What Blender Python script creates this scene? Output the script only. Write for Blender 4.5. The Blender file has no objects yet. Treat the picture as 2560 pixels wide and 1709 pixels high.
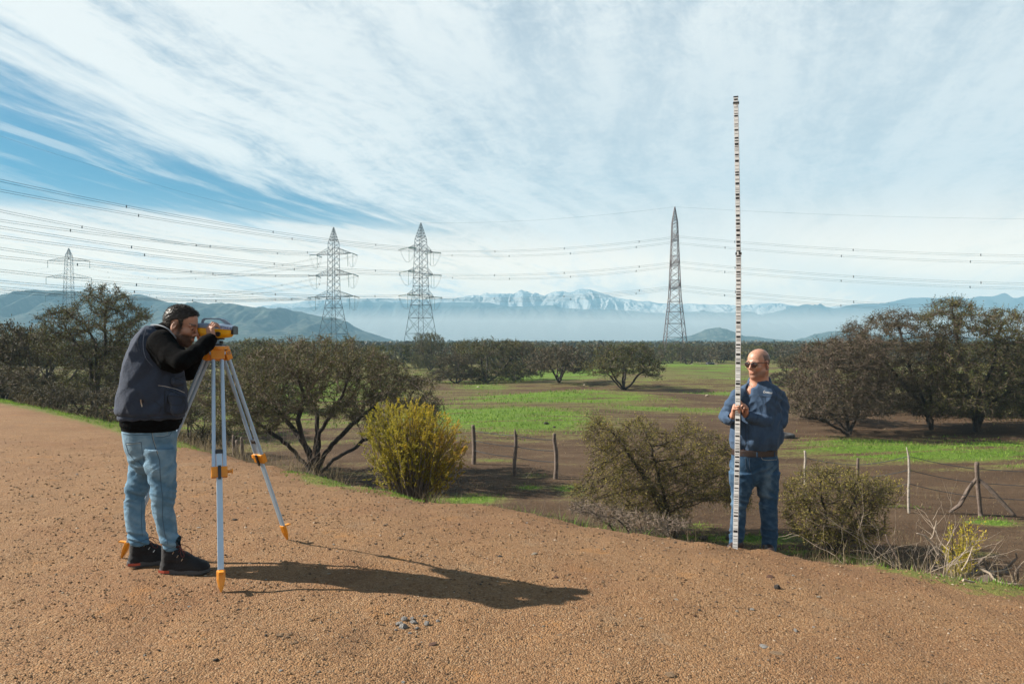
import bpy, math, random
import numpy as np
from mathutils import Vector, Matrix
R = math.radians
rng = np.random.default_rng(7)
random.seed(7)
scn = bpy.context.scene
col = scn.collection

# ------------------------------------------------------------------ camera, world, sun, exposure
CZ = 1.53            # camera height above the gravel at the tripod
F = 1850.0           # focal length in photo pixels (photo 2560 wide)
cam_d = bpy.data.cameras.new('camera')
cam_d.sensor_width = 36.0
cam_d.lens = 36.0 * F / 2560.0
cam_d.clip_start = 0.05
cam_d.clip_end = 30000
cam = bpy.data.objects.new('camera', cam_d)
cam.location = (0, 0, CZ)
cam.rotation_euler = (R(90), 0, 0)
col.objects.link(cam)
scn.camera = cam

SUN_EL, SUN_AZ = R(35.3), R(277.5)      # azimuth clockwise from +Y (the view direction)
sdir = Vector((math.sin(SUN_AZ) * math.cos(SUN_EL), math.cos(SUN_AZ) * math.cos(SUN_EL), math.sin(SUN_EL)))
sun_d = bpy.data.lights.new('sun', 'SUN')
sun_d.energy = 5.0
sun_d.angle = R(0.55)
sun_d.color = (1.0, 0.93, 0.82)
sun = bpy.data.objects.new('sun', sun_d)
sun.rotation_euler = sdir.to_track_quat('Z', 'Y').to_euler()
col.objects.link(sun)

scn.view_settings.view_transform = 'Standard'
scn.view_settings.look = 'None'
scn.view_settings.exposure = 1.5
scn.view_settings.gamma = 1.0
scn.view_settings.use_curve_mapping = False
scn.cycles.use_denoising = True
scn.cycles.max_bounces = 6
scn.cycles.diffuse_bounces = 3
scn.cycles.volume_bounces = 0
scn.cycles.transparent_max_bounces = 8
scn.cycles.sample_clamp_indirect = 4.0


class N:
    """tiny node-graph helper"""
    def __init__(self, tree):
        self.t = tree
    def new(self, typ, **kw):
        n = self.t.nodes.new(typ)
        for k, v in kw.items():
            setattr(n, k, v)
        return n
    def set(self, sock, v):
        if isinstance(v, bpy.types.NodeSocket):
            self.t.links.new(v, sock)
        elif isinstance(v, (tuple, list)) and sock.type == 'RGBA' and len(v) == 3:
            sock.default_value = (*v, 1)
        else:
            sock.default_value = v
    def math(self, op, a, b=0.0, c=0.0, clamp=False):
        n = self.new('ShaderNodeMath', operation=op, use_clamp=clamp)
        self.set(n.inputs[0], a)
        self.set(n.inputs[1], b)
        self.set(n.inputs[2], c)
        return n.outputs[0]
    def vmath(self, op, a, b=(0, 0, 0), s=1.0):
        n = self.new('ShaderNodeVectorMath', operation=op)
        self.set(n.inputs[0], a)
        self.set(n.inputs[1], b)
        if op == 'SCALE':
            self.set(n.inputs[3], s)
        return n.outputs[0] if op not in ('DOT_PRODUCT', 'LENGTH') else n.outputs[1]
    def noise(self, vec, scale=5.0, detail=4.0, rough=0.55, dist=0.0, color=False):
        n = self.new('ShaderNodeTexNoise')
        if vec is not None:
            self.set(n.inputs['Vector'], vec)
        n.inputs['Scale'].default_value = scale
        n.inputs['Detail'].default_value = detail
        n.inputs['Roughness'].default_value = rough
        n.inputs['Distortion'].default_value = dist
        return n.outputs[1] if color else n.outputs[0]
    def voro(self, vec, scale=5.0, out=0, feature='F1', rand=1.0):
        n = self.new('ShaderNodeTexVoronoi', feature=feature)
        if vec is not None:
            self.set(n.inputs['Vector'], vec)
        n.inputs['Scale'].default_value = scale
        n.inputs['Randomness'].default_value = rand
        return n.outputs[out]
    def ramp(self, fac, stops, interp='LINEAR'):
        n = self.new('ShaderNodeValToRGB')
        n.color_ramp.interpolation = interp
        self.set(n.inputs[0], fac)
        e = n.color_ramp.elements
        while len(e) < len(stops):
            e.new(0.5)
        for i, (p, c) in enumerate(stops):
            e[i].position = p
            e[i].color = (c, c, c, 1) if isinstance(c, (int, float)) else (*c, 1)
        return n.outputs[0]
    def mix(self, fac, a, b, mode='MIX'):
        n = self.new('ShaderNodeMix', data_type='RGBA', blend_type=mode)
        self.set(n.inputs[0], fac)
        self.set(n.inputs[6], a)
        self.set(n.inputs[7], b)
        return n.outputs[2]
    def sstep(self, x, a, b):
        n = self.new('ShaderNodeMapRange', interpolation_type='SMOOTHSTEP')
        self.set(n.inputs[0], x)
        n.inputs[1].default_value = a
        n.inputs[2].default_value = b
        return n.outputs[0]
    def sep(self, v):
        n = self.new('ShaderNodeSeparateXYZ')
        self.set(n.inputs[0], v)
        return n.outputs
    def comb(self, x, y, z):
        n = self.new('ShaderNodeCombineXYZ')
        for i, v in enumerate((x, y, z)):
            self.set(n.inputs[i], v)
        return n.outputs[0]
    def attr(self, name, out=2):
        n = self.new('ShaderNodeAttribute', attribute_name=name)
        return n.outputs[out]


# world: clear sky with high cirrus streaks
w = bpy.data.worlds.new('World')
scn.world = w
w.use_nodes = True
w.node_tree.nodes.clear()
g = N(w.node_tree)
sky = g.new('ShaderNodeTexSky', sky_type='NISHITA', sun_disc=False)
sky.sun_elevation = SUN_EL
sky.sun_rotation = SUN_AZ
sky.altitude = 500
sky.air_density = 1.0
sky.dust_density = 0.6
sky.ozone_density = 2.5
tc = g.new('ShaderNodeTexCoord').outputs['Generated']
d = g.sep(tc)
zz = g.math('MAXIMUM', d[2], 0.0)
zc = g.math('ADD', zz, 0.055)
u = g.math('DIVIDE', d[0], zc)
v = g.math('DIVIDE', d[1], zc)
ca, sa = math.cos(R(17)), math.sin(R(17))
along = g.math('ADD', g.math('MULTIPLY', u, sa), g.math('MULTIPLY', v, ca))
across = g.math('SUBTRACT', g.math('MULTIPLY', u, ca), g.math('MULTIPLY', v, sa))
p0 = g.comb(along, across, 0.0)
warp = g.noise(p0, 0.35, 3, 0.5, color=True)
warp = g.vmath('SUBTRACT', warp, (0.5, 0.5, 0.5))
pw = g.vmath('ADD', p0, g.vmath('SCALE', warp, s=0.9))
pws = g.sep(pw)
# streak layers
s1 = g.noise(g.comb(g.math('MULTIPLY', pws[0], 0.22), g.math('MULTIPLY', pws[1], 1.25), 1.3), 1.0, 7, 0.58)
s2 = g.noise(g.comb(g.math('MULTIPLY', pws[0], 0.9), g.math('MULTIPLY', pws[1], 5.5), 4.1), 1.0, 6, 0.62)
s3 = g.noise(g.comb(g.math('MULTIPLY', pws[0], 2.2), g.math('MULTIPLY', pws[1], 3.2), 9.7), 3.2, 6, 0.65, 0.6)
s4 = g.noise(g.comb(g.math('MULTIPLY', pws[0], 9.0), g.math('MULTIPLY', pws[1], 13.0), 2.7), 1.6, 5, 0.7, 0.8)
sm = g.math('ADD', g.math('MULTIPLY', s1, 0.38), g.math('ADD', g.math('MULTIPLY', s2, 0.32), g.math('ADD', g.math('MULTIPLY', s3, 0.17), g.math('MULTIPLY', s4, 0.13))))
cover = g.sstep(sm, 0.33, 0.56)
# the wide gap of clear sky towards the left: a wedge that narrows away from us
jit = g.math('MULTIPLY', g.math('SUBTRACT', s2, 0.5), 1.3)
gb = g.math('ADD', across, jit)
beyond = g.math('MAXIMUM', g.math('SUBTRACT', along, 2.9), 0.0)
gl = g.math('ADD', -2.98, g.math('MULTIPLY', beyond, 0.62))
gw = g.math('MAXIMUM', g.math('SUBTRACT', 0.78, g.math('MULTIPLY', beyond, 0.42)), 0.17)
g1 = g.math('DIVIDE', g.math('SUBTRACT', gb, gl), gw)
gap = g.math('POWER', 2.718, g.math('MULTIPLY', g.math('POWER', g.math('ABSOLUTE', g1), 4.0), -1.0))
gap = g.math('MULTIPLY', gap, g.math('MULTIPLY', g.sstep(along, 4.9, 3.6), g.sstep(along, 0.9, 1.7)))
gap = g.math('MULTIPLY', gap, 0.95)
h1 = g.math('DIVIDE', g.math('SUBTRACT', across, 1.35), 0.5)
h2 = g.math('DIVIDE', g.math('SUBTRACT', along, 1.7), 0.8)
gap2 = g.math('POWER', 2.718, g.math('MULTIPLY', g.math('ADD', g.math('POWER', h1, 2.0), g.math('POWER', h2, 2.0)), -1.0))
cover = g.math('ADD', g.math('MULTIPLY', cover, 0.58), 0.44)
cover = g.math('MULTIPLY', cover, g.math('SUBTRACT', 1.0, g.math('MULTIPLY', gap, g.math('ADD', 0.72, g.math('MULTIPLY', g.sstep(s2, 0.62, 0.47), 0.28)))))
cover = g.math('SUBTRACT', cover, g.math('MULTIPLY', gap2, 0.45), clamp=True)
cover = g.math('MULTIPLY', cover, g.math('SUBTRACT', 1.0, g.math('MULTIPLY', g.sstep(zz, 0.42, 0.75), 0.75)))
calm = g.math('MULTIPLY', g.sstep(across, -2.2, -0.3), g.math('MULTIPLY', 0.62, g.sstep(zz, 0.5, 0.3)))
cover = g.math('ADD', g.math('MULTIPLY', cover, g.math('SUBTRACT', 1.0, calm)), g.math('MULTIPLY', calm, 0.90))
low = g.sstep(zz, 0.21, 0.03)
cover = g.math('MAXIMUM', cover, g.math('MULTIPLY', low, 0.93))
cl_col = g.mix(low, (0.245, 0.278, 0.298), (1.10, 0.80, 0.52))
band = g.math('POWER', 2.718, g.math('MULTIPLY', g.math('POWER', g.math('DIVIDE', g.math('SUBTRACT', g.math('SUBTRACT', gb, gl), 1.15), 0.60), 2.0), -1.0))
thick = g.sstep(g.math('ADD', sm, g.math('MULTIPLY', band, 0.10)), 0.43, 0.60)
thick = g.math('ADD', g.math('MULTIPLY', thick, g.math('SUBTRACT', 1.0, calm)), g.math('MULTIPLY', calm, 0.30))
cl_col = g.mix(g.math('MULTIPLY', thick, 0.92), cl_col, (0.365, 0.37, 0.36))
skyc = g.mix(1.0, sky.outputs[0], (0.0038, 0.0250, 0.0300), 'MULTIPLY')
above = g.sstep(d[2], -0.02, 0.0)
fin = g.mix(cover, skyc, cl_col)
fin = g.mix(above, (0.22, 0.2, 0.17), fin)
bg = g.new('ShaderNodeBackground')
g.set(bg.inputs[0], fin)
bg.inputs[1].default_value = 1.0
wo = g.new('ShaderNodeOutputWorld')
w.node_tree.links.new(bg.outputs[0], wo.inputs[0])


# ------------------------------------------------------------------ general helpers
def mat(name, base=(0.5, 0.5, 0.5), rough=0.6, metal=0.0, var=0.0, vscale=8.0, bump=0.0, bscale=40.0, build=None, spec=None, dark=None, coord='Object'):
    m = bpy.data.materials.new(name)
    m.use_nodes = True
    nt = m.node_tree
    b = nt.nodes['Principled BSDF']
    g = N(nt)
    b.inputs['Base Color'].default_value = (*base, 1)
    b.inputs['Roughness'].default_value = rough
    b.inputs['Metallic'].default_value = metal
    if spec is not None:
        b.inputs['Specular IOR Level'].default_value = spec
    c = g.new('ShaderNodeTexCoord').outputs[coord]
    if var > 0:
        nz = g.noise(c, vscale, 5, 0.6)
        dk = dark if dark else tuple(x * (1 - var) for x in base)
        lt = tuple(min(1, x * (1 + var * 0.8)) for x in base)
        g.set(b.inputs['Base Color'], g.ramp(nz, [(0.3, dk), (0.5, base), (0.72, lt)]))
    if bump > 0:
        bn = g.new('ShaderNodeBump')
        bn.inputs['Strength'].default_value = 1.0
        bn.inputs['Distance'].default_value = bump
        g.set(bn.inputs['Height'], g.noise(c, bscale, 4, 0.6))
        g.set(b.inputs['Normal'], bn.outputs[0])
    if build:
        build(g, b, c)
    return m


def link(name, me, m=None, parent=None, loc=None):
    o = bpy.data.objects.new(name, me)
    col.objects.link(o)
    if m is not None and me is not None and not me.materials:
        for x in (m if isinstance(m, (list, tuple)) else [m]):
            me.materials.append(x)
    if parent is not None:
        o.parent = parent
    if loc is not None:
        o.location = loc
    return o


def tag(o, label=None, cat=None, group=None, kind=None):
    if label: o['label'] = label
    if cat: o['category'] = cat
    if group: o['group'] = group
    if kind: o['kind'] = kind
    return o


def empty(name, loc, label, cat, group=None):
    o = bpy.data.objects.new(name, None)
    o.empty_display_size = 0.2
    col.objects.link(o)
    o.location = loc
    return tag(o, label, cat, group)


def np_mesh(name, V, quads=None, tris=None, smooth=False, mats=None, midx=None, attrs=None):
    """fast mesh from numpy arrays"""
    V = np.asarray(V, dtype=np.float32)
    me = bpy.data.meshes.new(name)
    lv, ls = [], []
    nq = 0 if quads is None else len(quads)
    ntr = 0 if tris is None else len(tris)
    if nq:
        lv.append(np.asarray(quads, dtype=np.int32).ravel())
    if ntr:
        lv.append(np.asarray(tris, dtype=np.int32).ravel())
    lv = np.concatenate(lv)
    starts = np.concatenate([np.arange(nq) * 4, nq * 4 + np.arange(ntr) * 3]).astype(np.int32)
    me.vertices.add(len(V))
    me.vertices.foreach_set('co', V.ravel())
    me.loops.add(len(lv))
    me.loops.foreach_set('vertex_index', lv)
    me.polygons.add(nq + ntr)
    me.polygons.foreach_set('loop_start', starts)
    if midx is not None:
        me.polygons.foreach_set('material_index', np.asarray(midx, dtype=np.int32))
    me.polygons.foreach_set('use_smooth', np.full(nq + ntr, smooth, dtype=bool))
    if mats:
        for m in mats:
            me.materials.append(m)
    if attrs:
        for k, a in attrs.items():
            at = me.attributes.new(k, 'FLOAT', 'POINT')
            at.data.foreach_set('value', np.asarray(a, dtype=np.float32))
    me.update(calc_edges=True)
    me.validate()
    return me


def P(px, py, d):
    """photo pixel + distance along the view axis -> world point"""
    return np.array([(px - 1280.0) / F * d, d, CZ - (py - 854.5) / F * d])


def hash3(i, j, k):
    n = (i * 374761393 + j * 668265263 + k * 2147483647 + 12345) & 0xffffffff
    n = ((n ^ (n >> 13)) * 1274126177) & 0xffffffff
    return ((n ^ (n >> 16)) & 0xffffff) / float(0xffffff)


def vnoise(x, y, z=None, seed=0):
    x = np.asarray(x, dtype=np.float64); y = np.asarray(y, dtype=np.float64)
    z = np.zeros_like(x) if z is None else np.asarray(z, dtype=np.float64)
    xi, yi, zi = np.floor(x).astype(np.int64), np.floor(y).astype(np.int64), np.floor(z).astype(np.int64)
    fx, fy, fz = x - xi, y - yi, z - zi
    fx = fx * fx * (3 - 2 * fx); fy = fy * fy * (3 - 2 * fy); fz = fz * fz * (3 - 2 * fz)
    r = 0
    for a in (0, 1):
        for b in (0, 1):
            for c in (0, 1):
                wgt = (fx if a else 1 - fx) * (fy if b else 1 - fy) * (fz if c else 1 - fz)
                r = r + wgt * hash3(xi + a + seed * 131, yi + b + seed * 17, zi + c + seed * 57)
    return r * 2 - 1


def fbm(x, y, z=None, oct=4, seed=0, gain=0.5):
    r, a = 0, 1.0
    for o in range(oct):
        r = r + a * vnoise(x * 2 ** o, y * 2 ** o, None if z is None else z * 2 ** o, seed + o)
        a *= gain
    return r


# ------------------------------------------------------------------ terrain shape
EP = [(0, 1000, 1.70), (283, 1062, 1.70), (458, 1117, 1.70), (697, 1177, 1.70), (926, 1226, 1.72), (1199, 1270, 1.74),
      (1580, 1335, 1.78), (1853, 1375, 1.80), (2049, 1400, 1.82), (2289, 1433, 1.85), (2560, 1471, 1.90)]
EDGE = []
for px, py, h in EP:
    dd = h * F / (py - 854.5)
    EDGE.append(((px - 1280) / F * dd, dd, CZ - h))
EDGE = [(-140, 150, -0.2), (-60, 66, -0.2)] + EDGE + [(7.5, 4.6, -0.5), (14, 1.5, -0.8), (40, -14, -1.2)]
EDGE = np.array(EDGE)
CTRL = [(-1.78, 4.53, 0.0), (-2.785, 5.26, 0.0), (-1.74, 5.72, 0.0), (-2.3, 4.95, 0.0), (0, 4.5, -0.09), (0.5, 4.9, -0.11),
        (1.2, 3.0, -0.13), (2.6, 3.6, -0.2), (0, 0, 0), (-4, 0, 0.03), (4, -2, -0.25), (-15, 5, 0.03), (-15, -5, 0.05), (8, -2, -0.6),
        (-7, 8, 0.0), (-12, 14, -0.02), (-1.6, 7.0, -0.07), (-3.6, 8.0, -0.05), (-40, 35, 0.0), (-3, 3.5, 0.02), (20, -10, -0.9), (-6, 4.5, .03)]
CTRL = np.array(CTRL + [tuple(e) for e in EDGE])
_d = np.hypot(CTRL[:, None, 0] - CTRL[None, :, 0], CTRL[:, None, 1] - CTRL[None, :, 1])
_A = np.zeros((len(CTRL) + 3, len(CTRL) + 3))
_A[:len(CTRL), :len(CTRL)] = np.sqrt(_d ** 2 + 1.5 ** 2)
_A[:len(CTRL), -3] = 1; _A[:len(CTRL), -2:] = CTRL[:, :2]
_A[-3, :len(CTRL)] = 1; _A[-2:, :len(CTRL)] = CTRL[:, :2].T
_W = np.linalg.solve(_A + np.eye(len(_A)) * 1e-6, np.concatenate([CTRL[:, 2], [0, 0, 0]]))
PLAIN = CZ - 3.70


def edge_dist(X, Y):
    """signed distance to the road edge (positive on the road) and the edge height there"""
    best = np.full(X.shape, 1e9); sg = np.ones(X.shape); ez = np.zeros(X.shape)
    for (x0, y0, z0), (x1, y1, z1) in zip(EDGE[:-1], EDGE[1:]):
        dx, dy = x1 - x0, y1 - y0
        L2 = dx * dx + dy * dy
        t = np.clip(((X - x0) * dx + (Y - y0) * dy) / L2, 0, 1)
        qx, qy = X - x0 - t * dx, Y - y0 - t * dy
        dd = np.hypot(qx, qy)
        cr = dx * (Y - y0) - dy * (X - x0)
        m = dd < best
        best = np.where(m, dd, best)
        sg = np.where(m, np.where(cr > 0, -1.0, 1.0), sg)
        ez = np.where(m, z0 + t * (z1 - z0), ez)
    return best * sg, ez


def smooth01(t):
    t = np.clip(t, 0, 1)
    return t * t * (3 - 2 * t)


def height(X, Y, detail=True):
    X = np.asarray(X, dtype=float); Y = np.asarray(Y, dtype=float)
    sh = X.shape
    X = X.ravel(); Y = Y.ravel()
    s, ez = edge_dist(X, Y)
    Xc, Yc = np.clip(X, -60, 20), np.clip(Y, -12, 60)
    zr = _W[-3] + _W[-2] * Xc + _W[-1] * Yc
    for k in range(len(CTRL)):
        zr = zr + _W[k] * np.sqrt((Xc - CTRL[k, 0]) ** 2 + (Yc - CTRL[k, 1]) ** 2 + 2.25)
    zr = np.clip(zr, -1.3, 0.1)
    s2 = 13.0 - s                                   # the far side of the embankment, behind the camera
    wob = 0.12 * vnoise(X * 1.3, Y * 1.3, seed=3) + 0.05 * vnoise(X * 5, Y * 5, seed=4)
    sw = np.minimum(s, s2) + wob * np.clip(1 - np.abs(np.minimum(s, s2)) / 1.0, 0, 1) * 0.6
    t = -sw
    fall = np.where(t > 0, smooth01((t + 0.25) / 3.7) , 0)
    plain = PLAIN + 0.22 * fbm(X / 17, Y / 17, oct=3, seed=11) * smooth01((np.hypot(X, Y) - 10) / 20) * np.clip(300 / (np.hypot(X, Y) + 1), 0, 1)
    # spoil mound behind the field trees and low dunes
    for (mx, my, rx, ry, hh) in MOUNDS:
        plain = plain + hh * np.exp(-((X - mx) / rx) ** 2 - ((Y - my) / ry) ** 2)
    base = np.where(s > 6.5, zr, ez)
    top = np.where((s > 0), zr, ez)
    if True:
        k0 = smooth01(0.25 / 3.7)
        z = np.where(t > 0, top + (plain - top) * np.clip((fall - k0) / (1 - k0), 0, 1), zr)
    if detail:
        near = np.clip(1.6 - np.hypot(X, Y - 4) / 18, 0, 1)
        z = z + near * (0.012 * fbm(X * 2.1, Y * 2.1, oct=3, seed=21) + 0.006 * fbm(X * 9, Y * 9, oct=3, seed=25))
        edgeb = np.exp(-((sw + 0.15) / 0.35) ** 2)
        z = z + edgeb * 0.035 * fbm(X * 4, Y * 4, oct=3, seed=31)
    return z.reshape(sh)


MOUNDS = []
def gz(x, y):
    return float(height(np.array([x]), np.array([y]))[0])


def hit(px, py, dmin=2.0, dmax=900.0):
    """distance at which the ray through a photo pixel meets the ground"""
    ds = np.geomspace(dmin, dmax, 1500)
    z = CZ - (py - 854.5) / F * ds
    h = height((px - 1280) / F * ds, ds, detail=False)
    k = np.argmax(z <= h)
    return float(ds[k])


def onplain(px, py):
    return (3.70) * F / (py - 854.5)


MOUNDS += [((1560 - 1280) / F * 50, 50, 7.0, 3.2, 0.45), ((1750 - 1280) / F * 62, 64, 9, 3, 0.35), (-14, 60, 6, 6, 0.3), ((1500 - 1280) / F * 62, 62, 10, 3, 0.3),
           ((1900 - 1280) / F * 95, 95, 30, 5, 0.8), ((2300 - 1280) / F * 26, 26.5, 9, 0.8, 0.12)]
# ------------------------------------------------------------------ ground sheets
def nonuni(lo, hi, step, far_lo, far_hi, growth=1.055):
    a = list(np.arange(lo, hi, step))
    x, st = a[-1], step
    while x < far_hi:
        st *= growth; x += st; a.append(x)
    x, st = a[0], step
    b = []
    while x > far_lo:
        st *= growth; x -= st; b.append(x)
    return np.array(b[::-1] + a)


xs = nonuni(-7.5, 5.5, 0.075, -6500, 6500)
ys = nonuni(2.3, 10.5, 0.070, -400, 9000, 1.035)
GX, GY = np.meshgrid(xs, ys)
GZ = height(GX, GY)
GS, _ = edge_dist(GX.ravel(), GY.ravel())
GS = np.minimum(GS, 13 - GS)
nx, ny = len(xs), len(ys)
idx = np.arange(nx * ny).reshape(ny, nx)
Q = np.stack([idx[:-1, :-1], idx[:-1, 1:], idx[1:, 1:], idx[1:, :-1]], -1).reshape(-1, 4)
GV = np.stack([GX.ravel(), GY.ravel(), GZ.ravel()], -1)

# where grass grows on the plain: bands read off the photograph, as (px, py, half width px, half height px, amount)
PATCH = [(1270, 1048, 240, 30, 1.15), (1180, 1010, 130, 10, .5), (1350, 1000, 250, 14, 1.0), (1200, 968, 90, 9, .9), (1450, 985, 120, 9, .6), (1330, 1070, 150, 18, .9),
         (1720, 925, 200, 20, .75), (1850, 952, 180, 16, .7), (1660, 915, 50, 9, 1.1), (1650, 1020, 230, 10, .7), (1420, 932, 150, 14, 1.0), (1290, 940, 120, 12, .9), (1640, 900, 90, 12, .9), (1560, 1000, 150, 7, .7), (1800, 980, 160, 7, .7), (1950, 1015, 120, 6, .5), (1100, 1040, 120, 25, 1.0),
         (700, 990, 420, 60, .7), (2350, 1122, 360, 22, 1.1), (2150, 1095, 170, 10, .9), (2500, 1105, 150, 28, .8), (2100, 1135, 130, 5, .5), (2330, 1165, 150, 5, .4),
         (2480, 1300, 70, 12, 1.0), (2260, 1262, 50, 5, .9), (1320, 1215, 40, 9, .8), (1250, 1150, 60, 4, .6), (1330, 1188, 50, 5, .5), (1430, 1222, 50, 12, .9), (1180, 1245, 70, 14, .8),
         (1850, 1345, 160, 16, 0.9), (1980, 1375, 130, 24, .8), (2120, 1395, 70, 16, .8), (1760, 1315, 70, 14, .7), (1680, 1350, 60, 14, .6), (600, 1110, 200, 40, .35), (100, 1000, 200, 30, .4),
         (2450, 1385, 60, 6, .5), (2000, 1165, 200, 4, .3), (570, 880, 40, 12, .9), (2560, 1160, 120, 5, .6)]
def patch_field(X, Y):
    g_ = np.zeros(X.shape)
    YY = np.maximum(Y, 1.0)
    for px, py, hw, hh, a in PATCH:
        d0 = onplain(px, py)
        dx = (px - 1280) / F * d0
        rx = hw / F * d0 * 1.1
        ry = abs(onplain(px, py - hh) - onplain(px, py + hh)) * 0.5 * 1.1
        g_ = np.maximum(g_, a * np.exp(-((X - dx) / rx) ** 2 - ((YY - d0) / ry) ** 2))
    return g_
GG = patch_field(GX.ravel(), GY.ravel())
fx, fy = GX.ravel(), GY.ravel()
rr = np.hypot(fx, fy)
GG = np.maximum(GG, 0.50 * smooth01((rr - 45) / 25))
GG = np.maximum(GG, 0.30 * smooth01((rr - 22) / 10) * smooth01((-fx + .30 * fy) / 6))
# green fringe on the shoulder of the embankment
def fringe(X, Y, S):
    a = np.exp(-((S + 0.10) / 0.42) ** 2)
    w1 = smooth01((-1.2 - X) / 1.2) * smooth01((X + 2.9) / .5)            # in front of the left bush
    w1 = np.maximum(w1, smooth01((-5.0 - X) / 1.0) * 1.1)
    w1 = np.maximum(w1, np.exp(-((X - 3.45) / 0.55) ** 2) * 1.2)
    return a * w1
GFr = fringe(fx, fy, GS)

def gravel_nodes(g, b, c):
    geo = g.new('ShaderNodeNewGeometry').outputs['Position']
    big = g.noise(geo, 0.55, 4, 0.6)
    mid = g.noise(geo, 3.1, 5, 0.6)
    mid2 = g.noise(geo, 11.0, 4, 0.6)
    grain = g.voro(geo, 100.0, out=1)
    gs = g.sep(grain)
    cd = g.voro(geo, 100.0, out=0)
    grain2 = g.voro(geo, 300.0, out=1)
    gs2 = g.sep(grain2)
    c1 = g.ramp(mid, [(0.25, (0.20, 0.098, 0.048)), (0.5, (0.305, 0.165, 0.086)), (0.78, (0.41, 0.235, 0.122))])
    c2 = g.ramp(gs[0], [(0.0, (0.10, 0.07, 0.055)), (0.16, (0.22, 0.125, 0.075)), (0.55, (0.40, 0.24, 0.125)), (0.85, (0.50, 0.36, 0.23)), (1.0, (0.62, 0.53, 0.43))])
    c3 = g.ramp(gs2[1], [(0.0, (0.07, 0.05, 0.042)), (0.4, (0.27, 0.155, 0.09)), (1.0, (0.50, 0.34, 0.2))])
    cc = g.mix(0.55, c1, c2)
    cc = g.mix(0.35, cc, c3)
    ochre = g.sstep(g.noise(geo, 1.9, 5, 0.7), 0.57, 0.75)
    cc = g.mix(g.math('MULTIPLY', ochre, 0.62), cc, (0.52, 0.27, 0.10))
    gry_ = g.sstep(g.noise(geo, 1.3, 5, 0.72, 0.5), 0.56, 0.70)
    cc = g.mix(g.math('MULTIPLY', gry_, 0.45), cc, (0.33, 0.255, 0.19))
    dmp = g.sstep(g.noise(geo, 0.8, 6, 0.7, 1.0), 0.55, 0.68)
    cc = g.mix(g.math('MULTIPLY', dmp, 0.35), cc, (0.15, 0.085, 0.05))
    red = g.sstep(big, 0.47, 0.64)
    cc = g.mix(g.math('MULTIPLY', red, 0.25), cc, (0.22, 0.10, 0.055))
    # darker, redder soil as one nears the shoulder
    sd = g.attr('edge')
    shoulder = g.sstep(g.math('ADD', sd, g.math('MULTIPLY', mid, 0.9)), 1.35, 0.35)
    cc = g.mix(g.math('MULTIPLY', shoulder, 0.40), cc, (0.20, 0.115, 0.07))
    gr = g.attr('fringe')
    gm = g.sstep(g.math('ADD', gr, g.math('MULTIPLY', g.math('SUBTRACT', mid2, 0.5), 1.4)), 0.3, 0.6)
    cc = g.mix(g.math('MULTIPLY', gm, .9), cc, g.ramp(mid2, [(0.3, (0.11, 0.17, 0.03)), (0.7, (0.24, 0.27, 0.07))]))
    cl = g.sstep(mid2, 0.66, 0.74)
    cc = g.mix(g.math('MULTIPLY', cl, .5), cc, (0.12, 0.062, 0.036))
    cc = g.mix(1.0, cc, (0.60, 0.545, 0.455), 'MULTIPLY')
    g.set(b.inputs['Base Color'], cc)
    hgt = g.math('ADD', g.math('MULTIPLY', g.math('SUBTRACT', 1.0, cd), 0.55), g.math('MULTIPLY', mid2, 0.7))
    hgt = g.math('ADD', hgt, g.math('MULTIPLY', gs[1], 0.5))
    hgt = g.math('ADD', hgt, g.math('MULTIPLY', g.noise(geo, 34.0, 3, 0.6), 1.1))
    bn = g.new('ShaderNodeBump')
    bn.inputs['Strength'].default_value = 1.0
    bn.inputs['Distance'].default_value = 0.0125
    g.set(bn.inputs['Height'], hgt)
    g.set(b.inputs['Normal'], bn.outputs[0])
m_gravel = mat('gravel_ground', rough=0.95, build=gravel_nodes, spec=0.2)

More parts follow.
